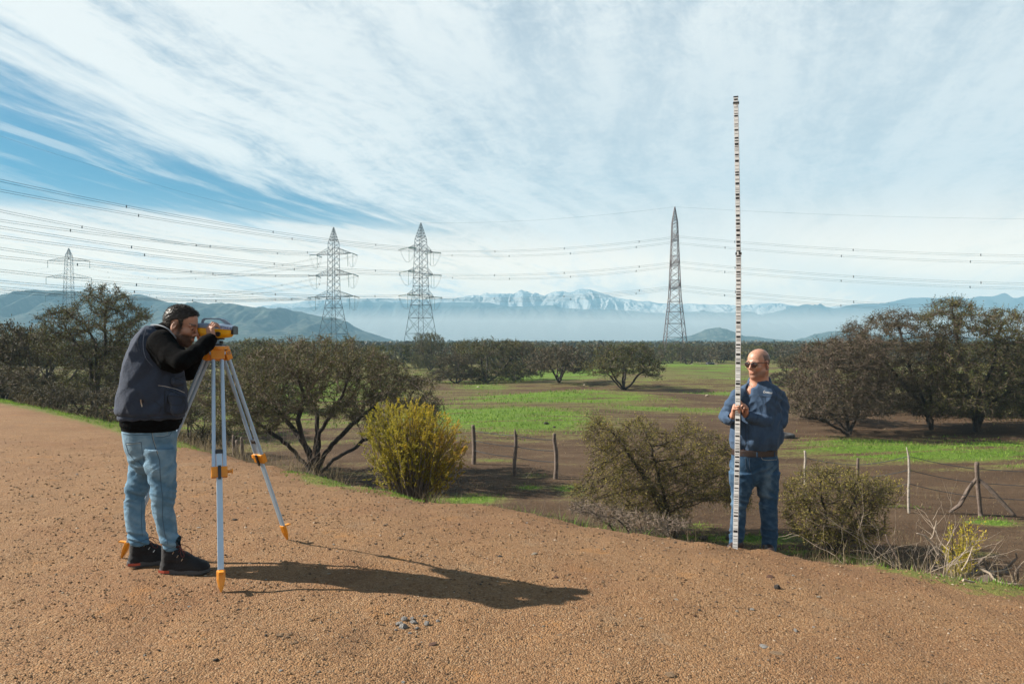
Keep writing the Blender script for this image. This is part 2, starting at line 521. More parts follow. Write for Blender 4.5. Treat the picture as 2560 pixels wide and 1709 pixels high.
def field_nodes(g, b, c):
    geo = g.new('ShaderNodeNewGeometry').outputs['Position']
    s_ = g.sep(geo)
    st = g.comb(g.math('MULTIPLY', s_[0], 0.35), g.math('MULTIPLY', s_[1], 1.0), 0.0)
    big = g.noise(st, 0.16, 5, 0.6)
    mid = g.noise(st, 0.9, 6, 0.68)
    fine = g.noise(geo, 7.0, 5, 0.7)
    finer = g.noise(geo, 28.0, 3, 0.7)
    soil = g.ramp(mid, [(0.25, (0.085, 0.050, 0.033)), (0.5, (0.15, 0.092, 0.060)), (0.78, (0.24, 0.16, 0.11))])
    soil = g.mix(g.sstep(fine, 0.60, 0.78), soil, (0.30, 0.22, 0.15))
    soil = g.mix(g.math('MULTIPLY', g.sstep(fine, 0.42, 0.3), .6), soil, (0.045, 0.028, 0.02))
    ga = g.attr('grass')
    dry = g.ramp(fine, [(0.3, (0.15, 0.135, 0.05)), (0.7, (0.34, 0.31, 0.12))])
    grn = g.ramp(g.math('ADD', g.math('MULTIPLY', fine, .6), g.math('MULTIPLY', mid, .4)), [(0.32, (0.07, 0.14, 0.015)), (0.5, (0.16, 0.30, 0.035)), (0.68, (0.30, 0.42, 0.07))])
    nz = g.math('ADD', g.math('MULTIPLY', g.math('SUBTRACT', mid, 0.5), 1.5), g.math('MULTIPLY', g.math('SUBTRACT', fine, 0.5), 0.9))
    fur = g.noise(g.comb(g.math('MULTIPLY', s_[0], 0.06), g.math('ADD', g.math('MULTIPLY', s_[1], 0.55), g.math('MULTIPLY', s_[0], -0.10)), 3.0), 1.0, 5, 0.65)
    ga = g.math('SUBTRACT', ga, g.math('MULTIPLY', g.sstep(fur, 0.50, 0.62), 0.75))
    gm = g.sstep(g.math('ADD', ga, nz), 0.42, 0.72)
    dm = g.sstep(g.math('ADD', g.math('ADD', ga, 0.16), nz), 0.30, 0.62)
    cc = g.mix(g.math('MULTIPLY', dm, 0.75), soil, dry)
    cc = g.mix(g.math('MULTIPLY', gm, 0.9), cc, grn)
    cc = g.mix(1.0, cc, (0.50, 0.50, 0.44), 'MULTIPLY')
    g.set(b.inputs['Base Color'], cc)
    bn = g.new('ShaderNodeBump')
    bn.inputs['Strength'].default_value = 1.0
    bn.inputs['Distance'].default_value = 0.07
    g.set(bn.inputs['Height'], g.math('ADD', fine, g.math('MULTIPLY', finer, 0.4)))
    g.set(b.inputs['Normal'], bn.outputs[0])
m_field = mat('field_soil', rough=0.95, build=field_nodes, spec=0.15)

QS = GS[Q].mean(1)
isroad = QS > -0.9
def sub_sheet(name, mask, m):
    q = Q[mask]
    used = np.unique(q)
    remap = np.zeros(len(GV), dtype=np.int64); remap[used] = np.arange(len(used))
    me = np_mesh(name, GV[used], quads=remap[q], smooth=True, mats=[m], attrs={'edge': GS[used], 'grass': GG[used], 'fringe': GFr[used]})
    return link(name, me)
road = tag(sub_sheet('dirt_road', isroad, m_gravel), kind='structure')
field = tag(sub_sheet('field', ~isroad, m_field), kind='structure')

# ------------------------------------------------------------------ gravel as geometry
OCT = np.array([(1, 0, 0), (-1, 0, 0), (0, 1, 0), (0, -1, 0), (0, 0, 1), (0, 0, -1)], float)
OCT_T = np.array([(0, 2, 4), (2, 1, 4), (1, 3, 4), (3, 0, 4), (2, 0, 5), (1, 2, 5), (3, 1, 5), (0, 3, 5)])
def pebbles(n, dlo, dhi, slo, shi, seed):
    r = np.random.default_rng(seed)
    dd = 1.0 / (1.0 / dlo + r.random(n) * (1.0 / dhi - 1.0 / dlo))
    t = (r.random(n) * 2 - 1) * 0.74
    X, Y = t * dd, dd
    S, _ = edge_dist(X, Y)
    k = S > -0.3
    X, Y, dd = X[k], Y[k], dd[k]
    cl = vnoise(X * 3, Y * 3, seed=seed) * 0.5 + 0.5
    k = r.random(len(X)) < 0.35 + cl * 0.8
    X, Y, dd = X[k], Y[k], dd[k]
    Z = height(X, Y)
    n = len(X)
    sz = slo + (shi - slo) * r.random(n) ** 2.6
    sz *= np.clip(dd / 4.5, 0.8, 1.6)
    ang = r.random(n) * 6.283
    V = OCT[None] * (1 + 0.45 * (r.random((n, 6, 1)) - 0.5))
    V = V * np.stack([sz * (0.8 + .6 * r.random(n)), sz * (0.7 + .4 * r.random(n)), sz * (0.45 + .4 * r.random(n))], -1)[:, None]
    ca_, sa_ = np.cos(ang)[:, None], np.sin(ang)[:, None]
    V = np.stack([V[..., 0] * ca_ - V[..., 1] * sa_, V[..., 0] * sa_ + V[..., 1] * ca_, V[..., 2]], -1)
    V += np.stack([X, Y, Z + sz * 0.15], -1)[:, None]
    T = (OCT_T[None] + (np.arange(n) * 6)[:, None, None]).reshape(-1, 3)
    tint = np.repeat(r.random(n), 6)
    return np_mesh('gravel', V.reshape(-1, 3), tris=T, attrs={'tint': tint})
def peb_nodes(g, b, c):
    g.set(b.inputs['Base Color'], g.ramp(g.attr('tint'), [(0.0, (0.05, 0.038, 0.03)), (0.12, (0.10, 0.062, 0.038)), (0.55, (0.155, 0.086, 0.042)), (0.8, (0.20, 0.125, 0.066)), (0.96, (0.24, 0.175, 0.115)), (1.0, (0.30, 0.245, 0.19))]))
m_peb = mat('pebble', rough=0.9, build=peb_nodes, spec=0.2)
pb = link('gravel', pebbles(50000, 2.6, 13, 0.003, 0.0105, 5), m_peb)
tag(pb, kind='stuff')

def rock_mesh(seed, sub=2, rough=0.25, flat=0.6):
    import bmesh
    bm = bmesh.new()
    bmesh.ops.create_icosphere(bm, subdivisions=sub, radius=1.0)
    V = np.array([v.co[:] for v in bm.verts])
    n = fbm(V[:, 0] * 1.3 + seed * 9.1, V[:, 1] * 1.3, V[:, 2] * 1.3, 3, seed)
    V = V * (1 + rough * n)[:, None]
    r = np.random.default_rng(seed)
    for _ in range(5):                                  # cleaved faces
        nn = r.normal(size=3); nn /= np.linalg.norm(nn)
        dd = V @ nn
        lim = 0.62 + 0.25 * r.random()
        V = V - np.outer(np.maximum(dd - lim, 0), nn)
    V[:, 2] *= flat
    for v, c in zip(bm.verts, V):
        v.co = c
    me = bpy.data.meshes.new('stone')
    bm.to_mesh(me); bm.free()
    return me
m_st = {k: mat('stone_' + k, c, 0.9, var=0.35, vscale=2.5, bump=0.05, bscale=7) for k, c in
        dict(grey=(0.33, 0.31, 0.29), tan=(0.26, 0.165, 0.09), red=(0.14, 0.062, 0.034), dark=(0.05, 0.04, 0.034), pale=(0.34, 0.28, 0.21)).items()}
ROCKS = {}
for k in m_st:
    for s in range(3):
        me = rock_mesh(17 + s * 5 + len(k)); me.materials.append(m_st[k]); ROCKS[(k, s)] = me
def stone(px, py, size_px, kind, label, group=None, flat=1.0, dmax=40, name='stone', cat='stone', bury=0.12):
    d_ = hit(px, py, dmax=dmax * 3)
    sz = size_px / F * d_ * 0.5
    x, y = (px - 1280) / F * d_, d_
    o = link(name, ROCKS[(kind, random.randrange(3))], loc=(x, y, gz(x, y) + sz * (0.5 * flat - bury) * .6))
    o.scale = (sz, sz * random.uniform(.7, 1.0), sz * flat)
    o.rotation_euler = (random.uniform(-.2, .2), random.uniform(-.2, .2), random.uniform(0, 6.28))
    return tag(o, label, cat, group)

stone(1205, 1268, 22, 'tan', 'rounded tan stone on the road edge beside the dry grass', flat=.9)
stone(998, 1563, 20, 'grey', 'largest grey stone of the pale cluster below the long shadow')
G1 = 'pale grey stones clustered below the shadow'
for px, py, s in [(1012, 1551, 20), (1035, 1560, 22), (1008, 1570, 24), (1067, 1563, 18), (1030, 1549, 14), (1062, 1543, 12), (1024, 1582, 12), (1096, 1556, 14), (990, 1576, 10), (1042, 1573, 12)]:
    stone(px, py, s, 'grey', 'small grey stone lying in the pale cluster below the long shadow', G1)
G2 = 'crumbled ochre clods left of the grey stones'
for px, py, s in [(696, 1598, 18), (718, 1600, 14), (725, 1592, 12), (740, 1611, 13), (731, 1614, 10), (706, 1590, 10)]:
    stone(px, py, s, 'tan', 'crumbled ochre clod in the patch left of the grey stones', G2, flat=.6)
stone(665, 1596, 11, 'dark', 'small dark stone left of the crumbled ochre clods')
stone(1080, 1612, 26, 'red', 'flat reddish shard just below the grey stone cluster', flat=.35)
stone(1942, 1474, 20, 'dark', 'dark jagged clod on the gravel below the rod', flat=1.1)
stone(1925, 1445, 18, 'red', 'dark red clod between the rod and the jagged clod', flat=.8)
stone(1989, 1577, 14, 'grey', 'grey stone on the gravel to the lower right of the jagged clod')
stone(1985 - 105, 1524, 12, 'grey', 'grey stone casting a short shadow below the jagged clod')
stone(1746, 1483, 9, 'red', 'small red stone left of the jagged clod')
stone(1748, 1527, 9, 'dark', 'small dark stone midway down the gravel left of the pale stones')
stone(1842, 1529, 10, 'pale', 'pale chip beside the grey stone below the jagged clod')
stone(1691, 1501, 16, 'pale', 'flat cream flake on the gravel left of the jagged clod', flat=.3)
stone(1940, 1632, 38, 'tan', 'broad flat tan slab sunk in the gravel at the lower right', flat=.18)
stone(1910, 1613, 30, 'grey', 'flat greenish grey slab just above the broad tan slab', flat=.2)
stone(1677, 1690, 26, 'tan', 'flat tan stone at the bottom edge of the gravel', flat=.4)
stone(1400, 1593, 20, 'tan', 'flat buff stone right of the red shard', flat=.3)
stone(540, 1651, 14, 'dark', 'dark stone in the near gravel below the front tripod foot')
stone(1390, 1442, 16, 'red', 'reddish clod beyond the head end of the long shadow', flat=.6)
stone(1250, 1390, 14, 'dark', 'dark stone on the gravel above the long shadow', flat=.7)
stone(1335, 1388, 16, 'pale', 'pale stone on the gravel above the shadow tip', flat=.5)
GR = 'scattered small stones on the gravel road'
K = list(m_st)
for i in range(330):
    px = random.uniform(10, 2550); py = random.uniform(1180, 1705)
    lim = np.interp(px, [e[0] for e in EP], [e[1] for e in EP]) + 14
    if py < lim: continue
    if 380 < px < 560 and py > 1330 and py < 1440: continue
    s = random.choice([4, 4, 5, 5, 6, 6, 7, 8, 9, 12])
    kk = random.choice(['grey', 'tan', 'red', 'dark', 'tan', 'pale'])
    stone(px, py, s, kk, {'grey': 'small grey', 'tan': 'small tan', 'red': 'small reddish', 'dark': 'small dark', 'pale': 'small pale'}[kk] + ' loose stone scattered on the brown gravel road', GR, flat=random.uniform(.4, .9))
# stones under the shrubs and out in the field
for px, py, s, k, l in [(1835, 1337, 22, 'tan', 'tan stone on the dark soil behind the left shrub'),
                        (1822, 1350, 24, 'dark', 'dark stone lying left of the rod on shaded soil'),
                        (1758, 1349, 26, 'dark', 'pile of dark stones under the leafy shrub left of the rod'),
                        (1195, 968, 8, 'pale', 'white stone on the grass below the wide dark tree'),
                        (1462, 963, 7, 'pale', 'white stone below the round mid field tree'),
                        (1767, 990, 9, 'pale', 'pale stone lying on the grass left of the rod'),
                        (1366, 1060, 14, 'dark', 'dark clod on the bright green grass behind the posts'),
                        (1385, 1069, 10, 'dark', 'smaller dark clod on the bright green grass behind the posts')]:
    stone(px, py, s, k, l, dmax=90)
GW = 'white rubble along the far edge of the field'
for i in range(16):
    stone(random.uniform(1700, 1800), random.uniform(905, 912), random.uniform(2.5, 5), 'pale', 'white rubble stone on the low bank at the far edge of the field', GW, dmax=200, name='rubble_stone')

# ------------------------------------------------------------------ hills and mountains
def ridge(name, prof, dist, depth, base_py, m, seed, ero=1.0, rough_px=4, tree_px=0, nx_=420, ny_=36, kind='structure', x0=None, x1=None, warp=0.0):
    """a solid hill range: crest follows prof [(px, py)], rising from the plain in front and falling behind it"""
    prof = np.array(prof, float)
    pxs = np.linspace(prof[0, 0], prof[-1, 0], nx_)
    crest = np.interp(pxs, prof[:, 0], prof[:, 1])
    crest = crest + rough_px * fbm(pxs / 60, pxs * 0 + seed, oct=5, seed=seed)
    V = []
    ts = np.concatenate([np.linspace(0, 1, ny_), np.linspace(1.1, 2, 8)])
    for t in ts:
        yy = dist - depth * (1 - t)
        X = (pxs - 1280) / F * dist * (1 + 0.0 * t)
        H = (854.5 - crest) / F * dist + CZ - PLAIN
        prof_t = np.sin(np.clip(t, 0, 2) * math.pi / 2) ** 1.25
        er = fbm(X / (depth * .22), np.full_like(X, yy / (depth * .5)), oct=5, seed=seed + 3)
        er2 = np.abs(fbm(X / (depth * .10) + er * warp, np.full_like(X, yy / (depth * .45)), oct=4, seed=seed + 9))
        Z = PLAIN - 3 + H * prof_t * (1 - ero * (0.28 * er2 + 0.10 * er) * (1 - np.exp(-((t - 1) / 0.12) ** 2)))
        V.append(np.stack([X + 0 * Z, np.full_like(X, yy) + 0 * X, Z], -1))
    V = np.array(V)
    ny2 = len(ts)
    id_ = np.arange(nx_ * ny2).reshape(ny2, nx_)
    q = np.stack([id_[:-1, :-1], id_[:-1, 1:], id_[1:, 1:], id_[1:, :-1]], -1).reshape(-1, 4)
    me = np_mesh(name, V.reshape(-1, 3), quads=q, smooth=False if 'snow' in name else True, mats=[m])
    return tag(link(name, me), kind=kind)

def hill_nodes(g, b, c):
    geo = g.new('ShaderNodeNewGeometry').outputs['Position']
    n1 = g.noise(geo, 0.05, 6, 0.7)
    n2 = g.voro(geo, 0.11, out=0)
    n3 = g.noise(geo, 0.012, 4, 0.6)
    cc = g.ramp(n1, [(0.40, (0.007, 0.013, 0.011)), (0.5, (0.024, 0.032, 0.024)), (0.60, (0.075, 0.078, 0.062))])
    cc = g.mix(g.math('MULTIPLY', g.sstep(n2, 0.55, 0.15), 0.7), cc, (0.02, 0.03, 0.012))
    cc = g.mix(g.math('MULTIPLY', g.sstep(n3, 0.5, 0.65), 0.4), cc, (0.07, 0.07, 0.055))
    g.set(b.inputs['Base Color'], cc)
m_hill = mat('scrub_hill', rough=0.95, build=hill_nodes, spec=0.1)
def mtn_nodes(g, b, c):
    geo = g.new('ShaderNodeNewGeometry').outputs['Position']
    n1 = g.noise(geo, 0.01, 5, 0.6)
    g.set(b.inputs['Base Color'], g.ramp(n1, [(0.3, (0.025, 0.03, 0.03)), (0.7, (0.055, 0.052, 0.045))]))
m_mtn = mat('dry_mountain', rough=0.95, build=mtn_nodes, spec=0.1)
def snow_nodes(g, b, c):
    ge = g.new('ShaderNodeNewGeometry')
    geo = ge.outputs['Position']
    nn = g.sep(ge.outputs['Normal'])
    s_ = g.sep(geo)
    st = g.comb(g.math('MULTIPLY', s_[0], 1.0), s_[1], g.math('MULTIPLY', s_[2], 2.2))
    n1 = g.noise(st, 0.012, 7, 0.68)
    n2 = g.noise(st, 0.0035, 4, 0.6)
    # bare rock on steep faces and along the crests
    k = g.math('ADD', g.math('MULTIPLY', n1, 0.9), g.math('MULTIPLY', n2, 0.5))
    hh = g.sstep(s_[2], 170.0, 330.0)
    k = g.math('ADD', k, g.math('MULTIPLY', hh, 0.16))
    rock = g.sstep(k, 0.72, 0.84)
    g.set(b.inputs['Base Color'], g.mix(g.math('MULTIPLY', rock, .92), (0.335, 0.33, 0.32), (0.13, 0.16, 0.19)))
    bn = g.new('ShaderNodeBump')
    bn.inputs['Strength'].default_value = 1.0
    bn.inputs['Distance'].default_value = 22
    g.set(bn.inputs['Height'], n1)
    g.set(b.inputs['Normal'], bn.outputs[0])
m_snow = mat('snow_and_rock', rough=0.8, build=snow_nodes, spec=0.1)

ridge('snowy_mountains', [(560, 800), (620, 770), (700, 758), (800, 752), (860, 744), (960, 742), (1060, 744), (1150, 738), (1200, 742), (1250, 731), (1290, 733), (1303, 724), (1330, 734), (1360, 736), (1385, 725),
      (1405, 723), (1425, 730), (1445, 722), (1475, 724), (1500, 733), (1530, 742), (1580, 748), (1640, 754), (1690, 757), (1760, 760), (1820, 764), (1870, 762), (1905, 760), (1960, 762), (2010, 766), (2060, 768), (2100, 764), (2200, 775),
      (2300, 760), (2420, 748), (2470, 742), (2540, 748), (2700, 752), (2800, 780)], 3500, 700, 0, m_snow, 5, rough_px=3.5, nx_=700, ny_=60, warp=1.5, ero=.55)
ridge('mountain_range', [(560, 820), (700, 775), (780, 768), (860, 758), (905, 751), (960, 752), (1010, 758), (1050, 762), (1110, 753), (1150, 752), (1190, 757), (1220, 755), (1270, 764), (1330, 759), (1400, 766), (1470, 770), (1530, 774),
      (1600, 776), (1650, 779), (1700, 779), (1760, 778), (1830, 780), (1880, 786), (1920, 780), (1960, 770), (2010, 759), (2040, 761), (2070, 771), (2110, 762), (2150, 756), (2180, 755), (2210, 757), (2250, 748), (2290, 745), (2340, 743),
      (2400, 745), (2450, 741), (2480, 739), (2520, 745), (2560, 755), (2640, 768), (2750, 790)], 3100, 700, 0, m_mtn, 8, rough_px=3, nx_=520)
ridge('far_hill', [(1560, 856), (1620, 850), (1690, 842), (1730, 832), (1765, 817), (1790, 814), (1820, 824), (1850, 833), (1900, 840), (1950, 845), (1985, 852), (2000, 856)], 1560, 200, 0, m_hill, 12, rough_px=2)
ridge('far_hill', [(1990, 858), (2030, 842), (2070, 826), (2090, 823), (2130, 828), (2200, 832), (2300, 836), (2420, 840), (2560, 856)], 1600, 200, 0, m_hill, 14, rough_px=2)
ridge('scrub_hill', [(-700, 800), (-400, 760), (-150, 752), (0, 742), (60, 730), (120, 723), (170, 722), (230, 724), (300, 730), (350, 733), (385, 743), (420, 750), (480, 758), (520, 757), (600, 760), (660, 769), (700, 772), (770, 778),
      (830, 790), (870, 803), (910, 822), (950, 838), (985, 850), (1010, 858)], 1450, 400, 0, m_hill, 21, rough_px=3, nx_=500, ny_=60)
# ------------------------------------------------------------------ vegetation
def grow(att, root, starts, step, kill, infl, iters, r, jitter=0.25, up=0.0):
    """space colonisation: branches grow towards the attraction points in the crown volume"""
    pos = [np.array(p, float) for p in starts[0]]
    par = list(starts[1])
    pos = np.array(pos)
    A = att.copy()
    nd = np.full(len(A), 1e9); ni = np.zeros(len(A), int)
    new = np.arange(len(pos))
    for it in range(iters):
        D = np.linalg.norm(A[:, None] - pos[None, new], axis=2)
        k = D.argmin(1); dmin = D[np.arange(len(A)), k]
        m = dmin < nd
        nd[m] = dmin[m]; ni[m] = new[k[m]]
        keep = nd > kill
        A, nd, ni = A[keep], nd[keep], ni[keep]
        if len(A) == 0: break
        act = nd < infl
        if not act.any():
            act = nd <= nd.min() * 1.02
        dirs = (A[act] - pos[ni[act]]) / nd[act][:, None]
        acc = np.zeros((len(pos), 3)); np.add.at(acc, ni[act], dirs)
        ids = np.unique(ni[act])
        v = acc[ids] + r.normal(size=(len(ids), 3)) * jitter + np.array([0, 0, up])
        v /= np.linalg.norm(v, axis=1)[:, None] + 1e-9
        newp = pos[ids] + v * step
        new = np.arange(len(pos), len(pos) + len(ids))
        pos = np.concatenate([pos, newp]); par += list(ids)
    return pos, np.array(par)


def pipe_radii(pos, par, tip, power=2.3, cap=None):
    n = len(pos)
    w_ = np.zeros(n)
    kids = np.zeros(n, int)
    for i in range(n - 1, 0, -1):
        if par[i] >= 0: kids[par[i]] += 1
    for i in range(n - 1, -1, -1):
        if kids[i] == 0: w_[i] = tip ** power
        if par[i] >= 0: w_[par[i]] += w_[i]
    rad = w_ ** (1 / power)
    if cap: rad = np.minimum(rad, cap)
    return rad, kids


def tubes(a, b, ra, rb, sides=4, flat=False):
    """open tapered prisms from points a to b"""
    d_ = b - a
    L = np.linalg.norm(d_, axis=1)[:, None] + 1e-9
    d_ = d_ / L
    ref = np.where(np.abs(d_[:, 2:3]) > 0.9, np.array([[1.0, 0, 0]]), np.array([[0, 0, 1.0]]))
    u_ = np.cross(d_, ref); u_ /= np.linalg.norm(u_, axis=1)[:, None] + 1e-9
    v_ = np.cross(d_, u_)
    n = len(a)
    th = np.arange(sides) * 2 * math.pi / sides
    ring = u_[:, None] * np.cos(th)[None, :, None] + v_[:, None] * np.sin(th)[None, :, None]
    V = np.concatenate([a[:, None] + ring * np.asarray(ra)[:, None, None], b[:, None] + ring * np.asarray(rb)[:, None, None]], 1)
    k = np.arange(sides); k2 = (k + 1) % sides
    q = np.stack([k, k2, k2 + sides, k + sides], -1)
    Q_ = (q[None] + (np.arange(n) * 2 * sides)[:, None, None]).reshape(-1, 4)
    return V.reshape(-1, 3), Q_


def env_points(blobs, n, r, shell=0.55):
    """points in a union of ellipsoids (cx,cy,cz,rx,ry,rz,weight), denser towards the surface"""
    wts = np.array([b[6] if len(b) > 6 else b[3] * b[4] * b[5] for b in blobs]); wts = wts / wts.sum()
    out = []
    for b, k in zip(blobs, (wts * n).astype(int) + 1):
        v = r.normal(size=(k, 3)); v /= np.linalg.norm(v, axis=1)[:, None]
        rad = (shell ** 3 + (1 - shell ** 3) * r.random(k)) ** (1 / 3)
        rad[: k // 4] = r.random(k // 4) ** (1 / 3)
        out.append(np.array(b[:3]) + v * rad[:, None] * np.array(b[3:6]))
    return np.concatenate(out)


def build_crown(pos, par, rad, kids, r, thick, twigs, tw_len, tw_r, leaves, leaf, droop=0.1, rmax_tw=None, upb=0.25, clump=0.45, shoots=0):
    """returns (trunk verts/quads) and (crown verts/tris + tint + part id)"""
    i = np.arange(1, len(pos)); i = i[par[i] >= 0]
    p = par[i]
    big = rad[i] > thick
    TV = TQ = None
    bi = i[big]
    tv, tq = tubes(pos[par[bi]], pos[bi], np.minimum(rad[par[bi]], rad[bi] * 1.25), rad[bi], 7)
    si = i[~big]
    sv, sq = tubes(pos[par[si]], pos[si], np.minimum(rad[par[si]], rad[si] * 1.4), rad[si], 3)
    # twigs
    rm = rmax_tw if rmax_tw else thick
    base = i[rad[i] < rm]
    dens = 0.5 + 0.5 * vnoise(pos[base, 0] / clump, pos[base, 1] / clump, pos[base, 2] / clump, 5)
    cnt = np.maximum(0, (twigs * (0.35 + 1.3 * dens) + r.random(len(base)) - .5)).astype(int)
    tb = np.repeat(base, cnt)
    n = len(tb)
    t0 = r.random((n, 1))
    a = pos[par[tb]] * t0 + pos[tb] * (1 - t0)
    bd = pos[tb] - pos[par[tb]]; bd /= np.linalg.norm(bd, axis=1)[:, None] + 1e-9
    dr = bd * 0.6 + r.normal(size=(n, 3)) * 0.75 + np.array([0, 0, upb])
    dr /= np.linalg.norm(dr, axis=1)[:, None] + 1e-9
    ln = tw_len * (0.45 + 0.9 * r.random((n, 1)))
    b = a + dr * ln - np.array([0, 0, 1]) * droop * ln * ln / tw_len
    # a twig is a slim blade
    ref = r.normal(size=(n, 3)); s1_ = np.cross(dr, ref); s1_ /= np.linalg.norm(s1_, axis=1)[:, None] + 1e-9
    s2_ = np.cross(dr, s1_)
    wv = np.stack([a + s1_ * tw_r * 1.15, a - s1_ * tw_r * 1.15, b], 1)
    wt = (np.arange(3)[None] + (np.arange(n) * 3)[:, None])
    # leaves along twigs
    m = n * leaves if leaves >= 1 else int(n * leaves)
    li = np.repeat(np.arange(n), leaves) if leaves >= 1 else r.choice(n, m)
    tt = 0.15 + 0.85 * r.random((m, 1))
    c = a[li] * (1 - tt) + b[li] * tt + r.normal(size=(m, 3)) * leaf * 0.6
    ls = leaf * (0.6 + 0.8 * r.random((m, 1)))
    e1 = r.normal(size=(m, 3)); e1 /= np.linalg.norm(e1, axis=1)[:, None]
    e2 = np.cross(e1, r.normal(size=(m, 3))); e2 /= np.linalg.norm(e2, axis=1)[:, None]
    lv = np.stack([c - e1 * ls, c + e2 * ls * .42, c + e1 * ls, c - e2 * ls * .42], 1)
    lq = (np.arange(4)[None] + (np.arange(m) * 4)[:, None])
    tint_l = np.repeat(np.clip(vnoise(c[:, 0] / clump, c[:, 1] / clump, c[:, 2] / clump, 9) * .35 + .5 + r.normal(size=m) * .16, 0, 1), 4)
    return (tv, tq), (sv, sq), (wv.reshape(-1, 3), wt), (lv.reshape(-1, 3), lq, tint_l)


def leaf_mat(name, stops, trans=0.25):
    def nodes(g, b, c):
        cc = g.ramp(g.attr('tint'), stops)
        g.set(b.inputs['Base Color'], cc)
        out = g.t.nodes['Material Output']
        tr = g.new('ShaderNodeBsdfTranslucent'); g.set(tr.inputs[0], cc)
        mx = g.new('ShaderNodeMixShader'); mx.inputs[0].default_value = trans
        g.t.links.new(b.outputs[0], mx.inputs[1]); g.t.links.new(tr.outputs[0], mx.inputs[2])
        g.t.links.new(mx.outputs[0], out.inputs['Surface'])
    return mat(name, rough=0.65, build=nodes, spec=0.25)
m_bark = mat('dark_bark', (0.035, 0.027, 0.022), 0.95, var=.4, vscale=9, bump=.03, bscale=30)
m_twig = mat('grey_brown_twigs', (0.075, 0.052, 0.037), 0.9, var=.35, vscale=2)
m_twig_g = mat('weathered_twigs', (0.15, 0.112, 0.085), 0.9, var=.35, vscale=2)
m_leaf = leaf_mat('olive_leaves', [(0.0, (0.012, 0.016, 0.005)), (0.4, (0.050, 0.056, 0.014)), (0.75, (0.110, 0.108, 0.025)), (1.0, (0.21, 0.175, 0.048))])
m_leaf_b = leaf_mat('brown_leaves', [(0.0, (0.014, 0.014, 0.007)), (0.5, (0.052, 0.046, 0.020)), (1.0, (0.14, 0.115, 0.048))])
m_leaf_g = leaf_mat('green_leaves', [(0.0, (0.045, 0.055, 0.012)), (0.5, (0.12, 0.125, 0.025)), (1.0, (0.22, 0.20, 0.05))])
m_leaf_y = leaf_mat('yellow_green_leaves', [(0.0, (0.20, 0.19, 0.018)), (0.4, (0.37, 0.31, 0.026)), (0.75, (0.46, 0.30, 0.032)), (1.0, (0.46, 0.21, 0.06))], .35)
m_leaf_s = leaf_mat('shrub_leaves', [(0.0, (0.035, 0.030, 0.010)), (0.5, (0.145, 0.130, 0.028)), (1.0, (0.36, 0.28, 0.06))], .3)


def make_tree_meshes(name, blobs, trunk_pts, n_att, step, seed, tip=0.006, power=2.3, cap=0.28, infl=1.2, kill=None, iters=130, jitter=.25, up=0.05,
                     twigs=8, tw_len=0.22, tw_r=0.005, leaves=3, leaf=0.022, mats=None, thick=0.03, droop=.1, upb=.25, clump=.45, sides=7):
    r = np.random.default_rng(seed)
    att = env_points(blobs, n_att, r)
    att = att[att[:, 2] > 0.08]
    pos, par = [], []
    for stem in trunk_pts:                             # each stem: polyline from the base up
        stem = np.array(stem, float)
        prev = -1 if not pos else 0
        for s_i in range(len(stem) - 1):
            a, b = stem[s_i], stem[s_i + 1]
            k = max(1, int(np.linalg.norm(b - a) / step))
            for t in range(k + (1 if s_i == 0 else 0)):
                tt = t / k if s_i == 0 else (t + 1) / k
                p = a + (b - a) * tt + r.normal(size=3) * step * 0.12
                if s_i == 0 and t == 0 and prev == 0:
                    continue
                pos.append(p); par.append(prev); prev = len(pos) - 1
    pos, par = grow(att, None, (pos, par), step, kill or step * 1.4, infl, iters, r, jitter, up)
    rad, kids = pipe_radii(pos, par, tip, power, cap)
    (tv, tq), (sv, sq), (wv, wt), (lv, lq, tint) = build_crown(pos, par, rad, kids, r, thick, twigs, tw_len, tw_r, leaves, leaf, droop=droop, upb=upb, clump=clump)
    mb, mt, ml = mats
    trunk = np_mesh('trunk', tv, quads=tq, smooth=True, mats=[mb]) if len(tv) else None
    V = np.concatenate([sv, wv, lv])
    q = np.concatenate([sq, lq + len(sv) + len(wv)])
    t = wt + len(sv)
    mi = np.concatenate([np.zeros(len(sq)), np.ones(len(lq)), np.zeros(len(t))]).astype(int)
    tn = np.concatenate([np.zeros(len(sv) + len(wv)), tint])
    crown = np_mesh('crown', V, quads=q, tris=t, mats=[mt, ml], midx=mi, attrs={'tint': tn})
    return trunk, crown

TRI = [0]
def place_plant(name, meshes, loc, label, cat, group=None, rz=0.0, sc=1.0, parts=('trunk', 'crown')):
    o = empty(name, loc, label, cat, group)
    o.rotation_euler = (0, 0, rz)
    o.scale = (sc, sc, sc) if not isinstance(sc, tuple) else sc
    for nm, me in zip(parts, meshes):
        if me is not None:
            link(nm, me, parent=o)
    return o

def at(px, d_):
    x = (px - 1280) / F * d_
    return x, d_, gz(x, d_)

